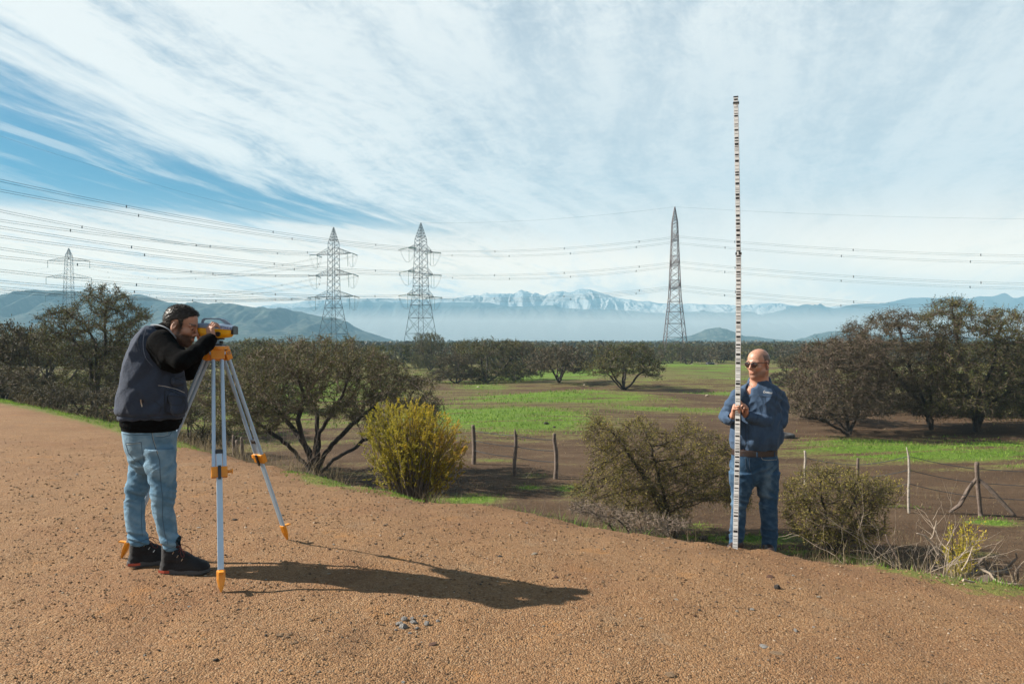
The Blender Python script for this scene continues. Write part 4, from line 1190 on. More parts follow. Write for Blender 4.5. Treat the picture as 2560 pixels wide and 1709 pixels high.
def pylon(px, d_, top_py, rot, label, prof, arms, z_peak_py, m=m_steel, lr=.105, br=.055, panel_dense=1.0, ins='tension'):
    """prof: [(py, half width m)] from the base up; arms: [(py, py_tip, length)]"""
    x, y, z = at(px, d_)
    o = empty('pylon', (x, y, z), label, 'pylon', 'high voltage pylons')
    o.rotation_euler = (0, 0, rot)
    hz_ = lambda py: CZ - (py - 854.5) / F * d_ - z
    lev = [(hz_(py) if py < 5000 else 0.0, hw) for py, hw in prof]
    corners = [(-1, -1), (1, -1), (1, 1), (-1, 1)]
    P3 = lambda c, l: (c[0] * l[1], c[1] * l[1], l[0])
    zs = [l[0] for l in lev]; ws = [l[1] for l in lev]
    top = hz_(top_py)
    for c in corners:
        bl = Bars()
        for l0, l1 in zip(lev[:-1], lev[1:]):
            bl.add(P3(c, l0), P3(c, l1), lr)
        bl.build('leg', m, o)
    pk = Bars()
    for c in corners: pk.add(P3(c, lev[-1]), (c[0] * .08, c[1] * .08, top), lr * .8)
    l0 = lev[-1]
    for k in range(5):
        t0, t1 = k / 5.6, (k + 1) / 5.6
        za, zb = l0[0] + (top - l0[0]) * t0, l0[0] + (top - l0[0]) * t1
        wa_, wb = l0[1] * (1 - t0), l0[1] * (1 - t1)
        for i in range(4):
            a, b = corners[i], corners[(i + 1) % 4]
            pk.add((a[0] * wa_, a[1] * wa_, za), (b[0] * wb, b[1] * wb, zb), br)
            pk.add((b[0] * wa_, b[1] * wa_, za), (a[0] * wb, a[1] * wb, zb), br)
            pk.add((a[0] * wb, a[1] * wb, zb), (b[0] * wb, b[1] * wb, zb), br)
    pk.build('peak', m, o)
    zc = 0.0
    while zc < zs[-1] - .3:
        wh = np.interp(zc, zs, ws)
        ph = max(wh * 1.45 * panel_dense, 1.1)
        z1 = min(zc + ph, zs[-1])
        w1 = np.interp(z1, zs, ws)
        bb = Bars()
        for i in range(4):
            a, b = corners[i], corners[(i + 1) % 4]
            bb.add((a[0] * wh, a[1] * wh, zc), (b[0] * w1, b[1] * w1, z1), br)
            bb.add((b[0] * wh, b[1] * wh, zc), (a[0] * w1, a[1] * w1, z1), br)
            if wh > 1.9:                                 # secondary bracing in the splayed foot
                zm, wm = (zc + z1) / 2, np.interp((zc + z1) / 2, zs, ws)
                bb.add((a[0] * w1, a[1] * w1, z1), (b[0] * w1, b[1] * w1, z1), br * 1.1)
                for s_ in (a, b):
                    bb.add((s_[0] * wm, s_[1] * wm, zm), ((a[0] * .75 + b[0] * .25 if s_ is a else b[0] * .75 + a[0] * .25) * wh, (a[1] * .75 + b[1] * .25 if s_ is a else b[1] * .75 + a[1] * .25) * wh, zc + (zm - zc) * .5), br * .7)
        bb.build('brace', m, o)
        zc = z1
    tips = []
    for (apy, tpy, ln) in arms:
        za, zt = hz_(apy), hz_(tpy)
        for s_ in (-1, 1):
            w0, w1 = np.interp(za, zs, ws), np.interp(zt, zs, ws)
            ab = Bars()
            tip = (s_ * ln, 0, zt + (za - zt) * .05)
            for yy in (-1, 1):
                ab.add((s_ * w0, yy * w0, za), tip, br * 1.25)
                ab.add((s_ * w1, yy * w1, zt), tip, br * 1.25)
                for k in range(1, 6):
                    t = k / 6; t2 = (k - 1) / 6
                    U = lambda q: (s_ * (w0 + (ln - w0) * q), yy * w0 * (1 - q), za + (tip[2] - za) * q)
                    D = lambda q: (s_ * (w1 + (ln - w1) * q), yy * w1 * (1 - q), zt + (tip[2] - zt) * q)
                    ab.add(D(t), U(t), br * .6); ab.add(D(t2), U(t), br * .6)
            for zz_, ww in ((za, w0), (zt, w1)):
                ab.add((s_ * ww, -ww, zz_), (s_ * ww, ww, zz_), br)
            ab.build('cross_arm', m, o)
            tips.append((s_, tip))
            if ins:
                if ins == 'tension':
                    for yy in (-1, 1):
                        e = (tip[0] + s_ * .0, yy * 3.4, tip[2] - .35)
                        b_ = Bars(); b_.add((tip[0], yy * .3, tip[2]), e, .15); b_.build('insulator', m_ins, o, 6)
                    jb = Bars()                           # jumper loop hanging below the arm, with its two droppers
                    for off in (-.25, .25):
                        pr = None
                        for k in range(13):
                            t = k / 12
                            q = (tip[0] + off, -3.4 + 6.8 * t, tip[2] - .35 - 4.6 * (1 - (2 * t - 1) ** 2))
                            if pr: jb.add(pr, q, .028)
                            pr = q
                    jb.build('jumper', m_wire, o)
                    for off in ((-.9, .9) if s_ > 0 else (0,)):
                        b_ = Bars(); b_.add((tip[0] - s_ * .6 + off * .5, off, tip[2]), (tip[0] - s_ * .6 + off * .5, off, tip[2] - 4.6), .060); b_.build('insulator', m_ins, o, 6)
                else:
                    b_ = Bars(); b_.add(tip, (tip[0], 0, tip[2] - 4.0), .11); b_.build('insulator', m_ins, o, 6)
    Mx = Matrix.Translation((x, y, z)) @ Matrix.Rotation(rot, 4, 'Z')
    W = lambda p: np.array(Mx @ Vector(p))
    return o, [[W(tip), W((tip[0], -3.5, tip[2] - .35)), W((tip[0], 3.5, tip[2] - .35))] for s_, tip in tips], W((0, 0, top))

D1, D2, D3, D4 = 262.0, 262.0, 228.0, 400.0
pm = lambda px_w, d_: px_w / F * d_ * .5
T1, tips1, top1 = pylon(834, D1, 568, R(-22), 'lattice pylon with wide arms, left of the middle pair', [(9999, pm(64, D1)), (740, pm(23, D1)), (632, pm(20, D1)), (606, pm(19, D1))],
                        [(620, 636, 7.6), (674, 688, 8.0), (727, 742, 8.4)], 568)
T2, tips2, top2 = pylon(1052, D2, 557, R(62), 'lattice pylon with arms seen end on, right of the middle pair', [(9999, pm(66, D2)), (735, pm(29, D2)), (630, pm(23, D2)), (598, pm(21, D2))],
                        [(612, 626, 7.6), (669, 683, 8.0), (724, 740, 8.4)], 557)
T3, tips3, top3 = pylon(1687, D3, 517, R(88), 'slender rust tinted pylon in front of the snowy mountains, left of the rod', [(9999, pm(56, D3)), (740, pm(27, D3)), (600, pm(16, D3)), (555, pm(13, D3))],
                        [(583, 600, 6.5), (640, 662, 6.8), (700, 720, 7.1)], 517, m=m_rust, ins=None)
T4, tips4, top4 = pylon(172, D4, 620, R(8), 'small far pylon rising above the tree at the left', [(9999, pm(40, D4)), (760, pm(20, D4)), (650, pm(13, D4)), (638, pm(12, D4))],
                        [(643, 652, 10.6), (683, 694, 11.4), (726, 738, 11.8)], 620, ins='hang', lr=.10, br=.05)

# ------------------------------------------------------------------ conductors
def span(a, b, sag, n=28):
    t = np.linspace(0, 1, n)[:, None]
    p = a * (1 - t) + b * t
    p[:, 2] -= 4 * sag * (t[:, 0] * (1 - t[:, 0]))
    return p
def proj_y(p): return 854.5 - (p[2] - CZ) / p[1] * F
def proj_x(p): return 1280 + p[0] / p[1] * F
def solve_start(b, x_s, y_s, px_edge, py_edge, sag):
    lo, hi = -50.0, 200.0
    for _ in range(40):
        mid = (lo + hi) / 2
        p = span(np.array([x_s, y_s, mid]), b, sag, 200)
        xx = np.array([proj_x(q) for q in p]); yy = np.array([proj_y(q) for q in p])
        yv = np.interp(px_edge, xx, yy) if xx[0] < xx[-1] else np.interp(px_edge, xx[::-1], yy[::-1])
        if yv > py_edge: lo = mid
        else: hi = mid
    return np.array([x_s, y_s, mid])
def conductor(a, b, sag, label, r=.035, pair=.45, spacers=5, group='power line conductors'):
    o = empty('power_line', tuple(a), label, 'power line', group)
    offs = (-pair / 2, pair / 2) if pair else (0,)
    for k in offs:
        p = span(a, b, sag); p[:, 2] += k
        v, q = tubes(p[:-1] - a, p[1:] - a, np.full(len(p) - 1, r), np.full(len(p) - 1, r), 4)
        link('wire', np_mesh('wire', v, quads=q, mats=[m_wire]), parent=o)
    if pair:
        for i in range(spacers):
            t = (i + .5) / spacers
            p = span(a, b, sag, 201)[int(t * 200)] - a
            v, q = tubes(np.array([p + (0, 0, -pair * .75), p + (-.12, 0, 0)]), np.array([p + (0, 0, pair * .75), p + (.12, 0, 0)]), np.array([.085, .11]), np.array([.085, .11]), 5)
            link('spacer', np_mesh('spacer', v, quads=q, mats=[m_wire]), parent=o)
    return o
# from the near tower beyond the left edge to the middle pair
left = [(tips2[0][1], 0, 451, 'uppermost'), (tips2[1][1], 0, 476, 'second'), (tips1[0][1], 0, 527, 'third'), (tips1[1][1], 0, 551, 'fourth'), (tips2[2][1], 0, 568, 'fifth'), (tips2[3][1], 0, 591, 'sixth'),
        (tips1[2][1], 0, 621, 'seventh'), (tips1[3][1], 0, 642, 'eighth'), (tips2[4][1], 0, 676, 'ninth'), (tips2[5][1], 0, 704, 'tenth'), (tips1[4][1], 0, 719, 'eleventh'), (tips1[5][1], 0, 728, 'twelfth')]
for k, (b, ex, ey, nm) in enumerate(left):
    xs_ = -118 - 6 * (k % 2); ysd = 112 + (k % 3) * 4
    a = solve_start(b, xs_, ysd, ex, ey, 3.2)
    conductor(a, b, 3.2, '%s of the twin wires entering at the left edge' % nm, r=.034, spacers=4)
# between the right hand middle pylon and the slender one, and off to the right
for k in range(3):
    a0, a1 = tips2[2 * k][2], tips2[2 * k + 1][2]
    t0, t1 = tips3[2 * k][0], tips3[2 * k + 1][0]
    nm = ('top', 'middle', 'bottom')[k]
    conductor(a0, t0, 2.2, 'far twin wires of the %s level left of the slender pylon' % nm, r=.024, spacers=4)
    conductor(a1, t1, 2.2, 'near twin wires of the %s level left of the slender pylon' % nm, r=.024, spacers=4)
    for t, ey, q in ((t0, (634, 707, 777)[k], 'upper'), (t1, (654, 720, 792)[k], 'lower')):
        e = np.array([(2980 - 1280) / F * 190, 190.0, CZ - (ey + 6 - 854.5) / F * 190])
        conductor(t, e, 2.0, '%s twin wires of the %s level right of the slender pylon' % (q, nm), r=.022, spacers=4)
# earth wires
conductor(top3, np.array([(3000 - 1280) / F * 200, 200.0, CZ - (545 - 854.5) / F * 200]), 1.5, 'single thin earth wire right of the slender pylon top', r=.016, pair=0)
conductor(top2, top3, 1.5, 'single thin earth wire left of the slender pylon top', r=.016, pair=0)
a = solve_start(top1, -120, 118, 0, 340, 3.0)
conductor(a, top1, 3.0, 'single thin earth wire highest at the left edge', r=.016, pair=0)
# from the left hand middle pylon away to the small far one, dipping between
for k in range(4):
    tp = tips4[k][0] - np.array([0, 0, 4.0])
    conductor(tips1[k][2], tp, 7.0, ('upper left', 'upper right', 'lower left', 'lower right')[k] + ' wires sagging to the small far pylon', r=.034, pair=.4, spacers=5)
    e = np.array([-420.0 - 8 * k, 430.0, tp[2] - 2])
    conductor(tp, e, 3, ('upper left', 'upper right', 'lower left', 'lower right')[k] + ' wires leaving the small far pylon leftwards', r=.036, pair=0)

# ------------------------------------------------------------------ fence posts
def wobbly(name, pts, rads, m, parent=None, sides=7, seed=0, loc=None, rough=.12):
    """a worn pole through the given points"""
    r = np.random.default_rng(seed)
    pts = np.array(pts, float); rads = np.array(rads, float)
    n = 14
    t = np.linspace(0, len(pts) - 1, n)
    C = np.stack([np.interp(t, np.arange(len(pts)), pts[:, i]) for i in range(3)], -1)
    RR = np.interp(t, np.arange(len(pts)), rads)
    V, Qd = [], []
    d_ = C[-1] - C[0]; d_ /= np.linalg.norm(d_)
    ref = np.array([0, 1.0, 0]) if abs(d_[1]) < .9 else np.array([1.0, 0, 0])
    u_ = np.cross(d_, ref); u_ /= np.linalg.norm(u_); v_ = np.cross(d_, u_)
    prof = 1 + r.normal(size=sides) * rough
    for i in range(n):
        for s_ in range(sides):
            a = s_ * 2 * math.pi / sides
            rr_ = RR[i] * prof[s_] * (1 + r.normal() * .05)
            V.append(C[i] + (u_ * math.cos(a) + v_ * math.sin(a)) * rr_)
    for i in range(n - 1):
        for s_ in range(sides):
            s2 = (s_ + 1) % sides
            Qd.append((i * sides + s_, i * sides + s2, (i + 1) * sides + s2, (i + 1) * sides + s_))
    T = []
    for base, cc in ((0, C[0]), ((n - 1) * sides, C[-1] + d_ * RR[-1] * .3)):
        V.append(cc); k = len(V) - 1
        for s_ in range(sides): T.append((base + s_, base + (s_ + 1) % sides, k))
    me = np_mesh(name, np.array(V), quads=Qd, tris=T, smooth=True, mats=[m])
    return link(name, me, parent=parent, loc=loc)
m_post = mat('weathered_post', (0.115, 0.085, 0.068), .95, var=.45, vscale=12, bump=.02, bscale=45)
m_postl = mat('silver_post', (0.27, 0.235, 0.20), .95, var=.4, vscale=12, bump=.02, bscale=45)
GP = 'fence posts along the foot of the bank'
posts = [(1184, 1160, 1062, 13, m_post, 'crooked fence post partly behind the broom bush, leftmost of three'), (1288, 1188, 1072, 11, m_post, 'slim pointed fence post in the middle of the left three'), (1388, 1196, 1083, 12, m_post, 'split flat topped fence post, rightmost of the left three'),
         (2273, 1278, 1117, 7, m_postl, 'tall thin bent pale fence post right of the leafy shrub'), (2014, 1252, 1126, 8, m_postl, 'short pale post top showing above the leafy shrub, nearer the man'), (2142, 1262, 1145, 10, m_post, 'brown leaning post top showing above the right side of the leafy shrub')]
ptop = {}
for k, (px, b, t, wd, m, lb) in enumerate(posts):
    d_ = onplain(px, b); x, y, z = at(px, d_)
    h_ = CZ - (t - 854.5) / F * d_ - z
    r_ = wd / F * d_ * .40
    rr_ = random.Random(k)
    pts = [(0, 0, -.2)] + [(rr_.uniform(-.03, .03), 0, h_ * q) for q in (.3, .6, .85)] + [((-.06 if k == 3 else rr_.uniform(-.03, .03)), 0, h_)]
    o = wobbly('fence_post', pts, [r_ * 1.15, r_ * 1.05, r_, r_ * .95, r_ * (.35 if k in (1, 3) else .85)], m, seed=k, loc=(x, y, z))
    tag(o, lb, 'post', GP)
    ptop[k] = np.array([x, y, z + h_ * .86]); 
# braced corner post
d_ = onplain(2448, 1284); x, y, z = at(2448, d_)
bp = empty('braced_post', (x, y, z), 'fence corner post propped by two curved struts', 'post')
L = lambda px, py, dy=0: pxl(px, py, dy, d_, (x, y, z))
wobbly('post', [L(2452, 1290), L(2447, 1240), L(2443, 1190), L(2442, 1155)], [.046, .042, .042, .045], m_post, bp, seed=30)
wobbly('strut', [L(2374, 1280, .25), L(2400, 1262, .2), L(2422, 1222, .1), L(2441, 1196)], [.03, .045, .045, .035], m_post, bp, seed=31)
wobbly('strut', [L(2446, 1198), L(2475, 1222, -.1), L(2508, 1258, -.2), L(2538, 1290, -.3)], [.035, .045, .045, .035], m_post, bp, seed=32)
# fence wires
def wire_run(pts, label, r=.010):
    o0 = np.array(pts[0]); vs, qs, off = [], [], 0
    for a, b in zip(pts[:-1], pts[1:]):
        p = span(np.array(a) - o0, np.array(b) - o0, .03, 8)
        v, q = tubes(p[:-1], p[1:], np.full(7, r), np.full(7, r), 3)
        vs.append(v); qs.append(q + off); off += len(v)
    o = link('fence_wire', np_mesh('fence_wire', np.concatenate(vs), quads=np.concatenate(qs), mats=[m_wire]), loc=tuple(o0))
    tag(o, label, 'wire')
for k, fz in enumerate((0, .3, .6)):
    dn = np.array([0, 0, -fz])
    pt = [ptop[0] + dn, ptop[1] + dn, ptop[2] + dn]
    wire_run(pt, ('top', 'middle', 'lowest')[k] + ' strand of thin wire on the three left fence posts')
    bt = np.array(bp.location) + (0, 0, 1.0)
    wire_run([ptop[4] + dn, ptop[5] + dn, ptop[3] + dn, bt + dn, bt + dn + (4.5, -1.2, 0)], ('top', 'middle', 'lowest')[k] + ' strand of thin wire running right from the leafy shrub', .008)
# field fence far behind: small posts by the dark clump
# old stump stakes behind the tripod
for k, (px, d_, hpx, lb) in enumerate([(583, 14.0, 52, 'broken stump stake behind the front tripod leg, left one'), (604, 14.2, 48, 'broken stump stake behind the front tripod leg, right one'), (592, 14.6, 40, 'thin broken stake between two stumps')]):
    x, y, z = at(px, d_); h_ = CZ - (1140 - hpx - 854.5) / F * d_ - z
    o = wobbly('stake', [(0, 0, -.1), (.02, 0, h_ * .5), (.0, 0, h_)], [.05, .045, .03], m_post, seed=40 + k, loc=(x, y, z)); tag(o, lb, 'stake')

# ------------------------------------------------------------------ tyre, rubbish, dead wood
def tyre(px, py, diam_px, label):
    import bmesh
    d_ = onplain(px, py); x, y, z = at(px, d_)
    Rr = diam_px / F * d_ / 2; r_ = Rr * .30
    bm = bmesh.new(); nu, nv = 36, 12
    vs = []
    for i in range(nu):
        a = i * 2 * math.pi / nu
        for j in range(nv):
            b = j * 2 * math.pi / nv
            cx = math.copysign(abs(math.cos(b)) ** .7, math.cos(b)) * r_; cz_ = math.copysign(abs(math.sin(b)) ** .6, math.sin(b)) * r_ * .85
            k = 1.02 if (i % 2 and abs(math.sin(b)) < .6 and math.cos(b) > 0) else 1.0
            vs.append(bm.verts.new(((Rr - r_ + cx * k) * math.cos(a), (Rr - r_ + cx * k) * math.sin(a), cz_ + r_ * .85)))
    for i in range(nu):
        for j in range(nv):
            bm.faces.new((vs[i * nv + j], vs[((i + 1) % nu) * nv + j], vs[((i + 1) % nu) * nv + (j + 1) % nv], vs[i * nv + (j + 1) % nv]))
    me = bpy.data.meshes.new('tyre'); bm.to_mesh(me); bm.free()
    o = link('tyre', me, mat('old_rubber', (0.03, 0.03, 0.032), .8, var=.3, vscale=6), loc=(x, y, z)); o.rotation_euler = (R(4), R(3), 0)
    tag(o, label, 'tyre')
tyre(1964, 1086, 44, 'old black tyre lying flat on the field right of the man')
x, y, z = at(1776, 118)
for k in range(3):
    o = link('rubbish_sack', rock_mesh(90 + k, 2, .35, .8), mat('black_plastic', (0.012, 0.012, 0.014), .35, bump=.05, bscale=4), loc=(x + k * .38 - .38, y, z + .3)); o.scale = (.32, .3, .42 - .06 * k)
    tag(o, ['black rubbish heap, left lump of three on the far bank', 'black rubbish heap, middle lump of three on the far bank', 'black rubbish heap, right lump of three on the far bank'][k], 'rubbish', 'black rubbish heap on the far bank')

# the heap of dead branches at the lower right
LG = [([(2250, 1392, .1), (2330, 1440, 0), (2360, 1465, -.1), (2415, 1452, 0)], 4), ]
def branch(label, pts, w0, w1, d0, m=m_wood, seed=0):
    x, y, z = at(pts[0][0], d0)
    L = [pxl(px, py, dy, d0, (x, y, z)) for px, py, dy in pts]
    o = wobbly('dead_branch', L, np.linspace(w0, w1, len(L)) / F * d0 / 2, m, seed=seed, loc=(x, y, z), rough=.18)
    return tag(o, label, 'branch', 'heap of dead branches at the lower right')
dh = 6.35
branch('thick log lying level at the base of the dead branch heap', [(2408, 1441, 0), (2440, 1434, 0), (2470, 1430, 0), (2520, 1432, .05)], 14, 11, dh, seed=1)
branch('rising branch with an upturned tip in the dead branch heap', [(2500, 1440, .1), (2515, 1422, .1), (2535, 1402, .05), (2543, 1394, .05), (2540, 1382, .05)], 10, 5, dh, seed=2)
branch('short leaning stick crossing another at the heap left side', [(2432, 1430, .0), (2446, 1410, 0), (2458, 1394, 0)], 6, 5, dh, seed=3)
branch('dark stick propped against the leaning one in the heap', [(2458, 1393, 0), (2463, 1410, 0), (2470, 1428, 0)], 6, 6, dh, seed=4)
branch('curved pale branch bending down in front of the heap', [(2448, 1420, -.1), (2475, 1432, -.15), (2485, 1448, -.25), (2505, 1458, -.3), (2550, 1462, -.3)], 6, 9, dh, m_dead, seed=5)
branch('split yellow stick on the soil left of the stump', [(2408, 1449, -.35), (2420, 1452, -.35), (2436, 1455, -.35)], 7, 4, 6.0, m_dead, seed=6)
branch('upright hooked stick at the right end of the heap', [(2545, 1455, .0), (2545, 1435, 0), (2544, 1420, 0), (2550, 1414, 0)], 5, 5, dh, seed=7)
branch('thin dark upright stick beside the hooked one', [(2538, 1455, .0), (2534, 1440, 0), (2531, 1426, 0)], 4, 3, dh, seed=8)
branch('long thin pale stick lying across the heap', [(2450, 1420, 0), (2480, 1430, -.05), (2510, 1425, -.05), (2530, 1418, -.05)], 4, 3, dh, m_dead, seed=9)
branch('low grey stick in front at the right edge', [(2500, 1445, -.1), (2525, 1455, -.1), (2560, 1462, -.1)], 7, 4, dh, seed=10)
branch('forked bleached branch arching over the dead shrub', [(2345, 1385, 0), (2330, 1358, 0), (2312, 1338, 0), (2292, 1332, 0)], 5, 3, 7.3, m_dead, seed=11)
branch('thin white upright fork of the arching bleached branch', [(2326, 1346, 0), (2332, 1340, 0), (2338, 1315, 0), (2341, 1300, 0)], 3, 2, 7.3, m_dead, seed=12)
branch('dark charred stalk leaning left of the dead shrub', [(2252, 1410, 0), (2236, 1380, 0), (2222, 1358, 0), (2214, 1335, 0)], 6, 2.5, 7.4, m_wood, seed=13)
branch('bleached thick stalk rising beside the small yellow broom', [(2405, 1425, 0), (2418, 1405, 0), (2428, 1380, 0), (2432, 1365, 0)], 5, 3, 7.0, m_dead, seed=14)
o = link('root_stump', rock_mesh(70, 3, .5, .9), m_wood, loc=(at(2472, 6.2)[0], 6.2, at(2472, 6.2)[2] + .05)); o.scale = (.09, .08, .085); tag(o, 'knotted root stump in the middle of the dead branch heap', 'stump')

# ------------------------------------------------------------------ grass blades
def blades(name, X, Y, hgt, wd, m, seed, lean=.35, sink=.01):
    r = np.random.default_rng(seed)
    n = len(X); Z = height(X, Y) - sink
    a = r.random(n) * 6.283
    wx, wy = np.cos(a) * wd, np.sin(a) * wd
    lx, ly = r.normal(size=n) * lean * hgt, r.normal(size=n) * lean * hgt
    b0 = np.stack([X - wx, Y - wy, Z], -1); b1 = np.stack([X + wx, Y + wy, Z], -1)
    md0 = np.stack([X + lx * .35 - wx * .7, Y + ly * .35 - wy * .7, Z + hgt * .55], -1); md1 = np.stack([X + lx * .35 + wx * .7, Y + ly * .35 + wy * .7, Z + hgt * .55], -1)
    tp = np.stack([X + lx, Y + ly, Z + hgt * .97], -1)
    V = np.stack([b0, b1, md1, md0, tp], 1).reshape(-1, 3)
    k = np.arange(n)[:, None] * 5
    q = k + np.array([[0, 1, 2, 3]]); t = k + np.array([[3, 2, 4]])
    tn = np.repeat(np.clip(.5 + .3 * vnoise(X * 1.5, Y * 1.5, seed=seed) + .2 * r.normal(size=n), 0, 1), 5)
    me = np_mesh(name, V, quads=q, tris=t, mats=[m], attrs={'tint': tn})
    return tag(link(name, me), kind='stuff')
m_gr = leaf_mat('green_grass', [(0.0, (0.05, 0.09, 0.010)), (0.5, (0.11, 0.21, 0.02)), (1.0, (0.21, 0.30, 0.045))], .35)
m_dg = leaf_mat('dry_grass', [(0.0, (0.07, 0.055, 0.028)), (0.5, (0.17, 0.13, 0.07)), (1.0, (0.28, 0.22, 0.13))], .3)
r = np.random.default_rng(301)
# field grass where the patches are
def scatter_field(n, f, dlo, dhi, xr=.75, seed=1):
    r = np.random.default_rng(seed)
    Y = 1 / (1 / dlo + r.random(n) * (1 / dhi - 1 / dlo)); X = (r.random(n) * 2 - 1) * xr * Y
    S, _ = edge_dist(X, Y)
    G = patch_field(X, Y) + .28 * fbm(X * .5, Y * 1.2, oct=4, seed=8)
    k = (S < -4.6) & f(G, r.random(n))
    return X[k], Y[k]
X, Y = scatter_field(120000, lambda G, u_: u_ < (G - .3) * 1.6, 12, 75, seed=2)
hh = .035 + .05 * r.random(len(X)); blades('field_grass', X, Y, hh * np.clip(Y / 20, .8, 2.2), .006 * np.clip(Y / 12, 1, 4), m_gr, 302)
X, Y = scatter_field(70000, lambda G, u_: (u_ < (G + .25) * .55) & (G < .75), 12, 60, seed=3)
hh = .03 + .05 * r.random(len(X)); blades('dry_field_grass', X, Y, hh * np.clip(Y / 20, .8, 1.8), .004 * np.clip(Y / 14, 1, 2), m_dg, 303, .5)
# along the shoulder
def along_edge(n, x0, x1, s0, s1, seed):
    r = np.random.default_rng(seed)
    X = x0 + (x1 - x0) * r.random(n * 3); Y0 = np.interp(X, EDGE[:, 0], EDGE[:, 1])
    Y = Y0 + (r.random(n * 3) * 7 - 2)
    S, _ = edge_dist(X, Y)
    k = (S > s0) & (S < s1)
    return X[k][:n], Y[k][:n]
for nm, n_, x0, x1, s0, s1, hl, hh_, m, sd in [('shoulder_grass', 9000, -3.0, -1.0, -.55, .18, .02, .05, m_gr, 1), ('shoulder_grass', 22000, -22, -5.0, -.8, .25, .04, .10, m_gr, 2), ('shoulder_grass', 6000, 3.0, 4.1, -.6, .05, .02, .06, m_gr, 3),
                                        ('tall_dry_grass', 1300, -1.2, 1.8, -1.9, -.5, .12, .36, m_dg, 4), ('tall_dry_grass', 3600, -6.5, -2.2, -2.8, -.5, .15, .55, m_dg, 5), ('tall_dry_grass', 2600, -16, -6.5, -2.8, -.6, .2, .6, m_dg, 6), ('dark_bank_grass', 5000, -1.0, 1.6, -2.4, -.5, .08, .22, m_gr, 7),
                                        ('straw', 1500, 2.6, 4.2, -.9, -.1, .08, .25, m_dg, 8)]:
    X, Y = along_edge(n_, x0, x1, s0, s1, 400 + sd)
    if nm in ('shoulder_grass',):
        k = vnoise(X * 3.2, Y * 3.2, seed=sd) + (r.random(len(X)) - .5) > -.15; X, Y = X[k], Y[k]
    blades(nm, X, Y, hl + (hh_ - hl) * r.random(len(X)) ** 1.8, .0032 if m is m_gr else .0024, m, 500 + sd, .35)
# weeds along the bank foot in the field
X, Y = scatter_field(26000, lambda G, u_: u_ < .5, 12.3, 22, seed=9)
k = vnoise(X * .8, Y * .8, seed=19) > .45; X, Y = X[k], Y[k]
blades('dry_weeds', X, Y, .06 + .2 * r.random(len(X)) ** 2, .004, m_dg, 309, .6)
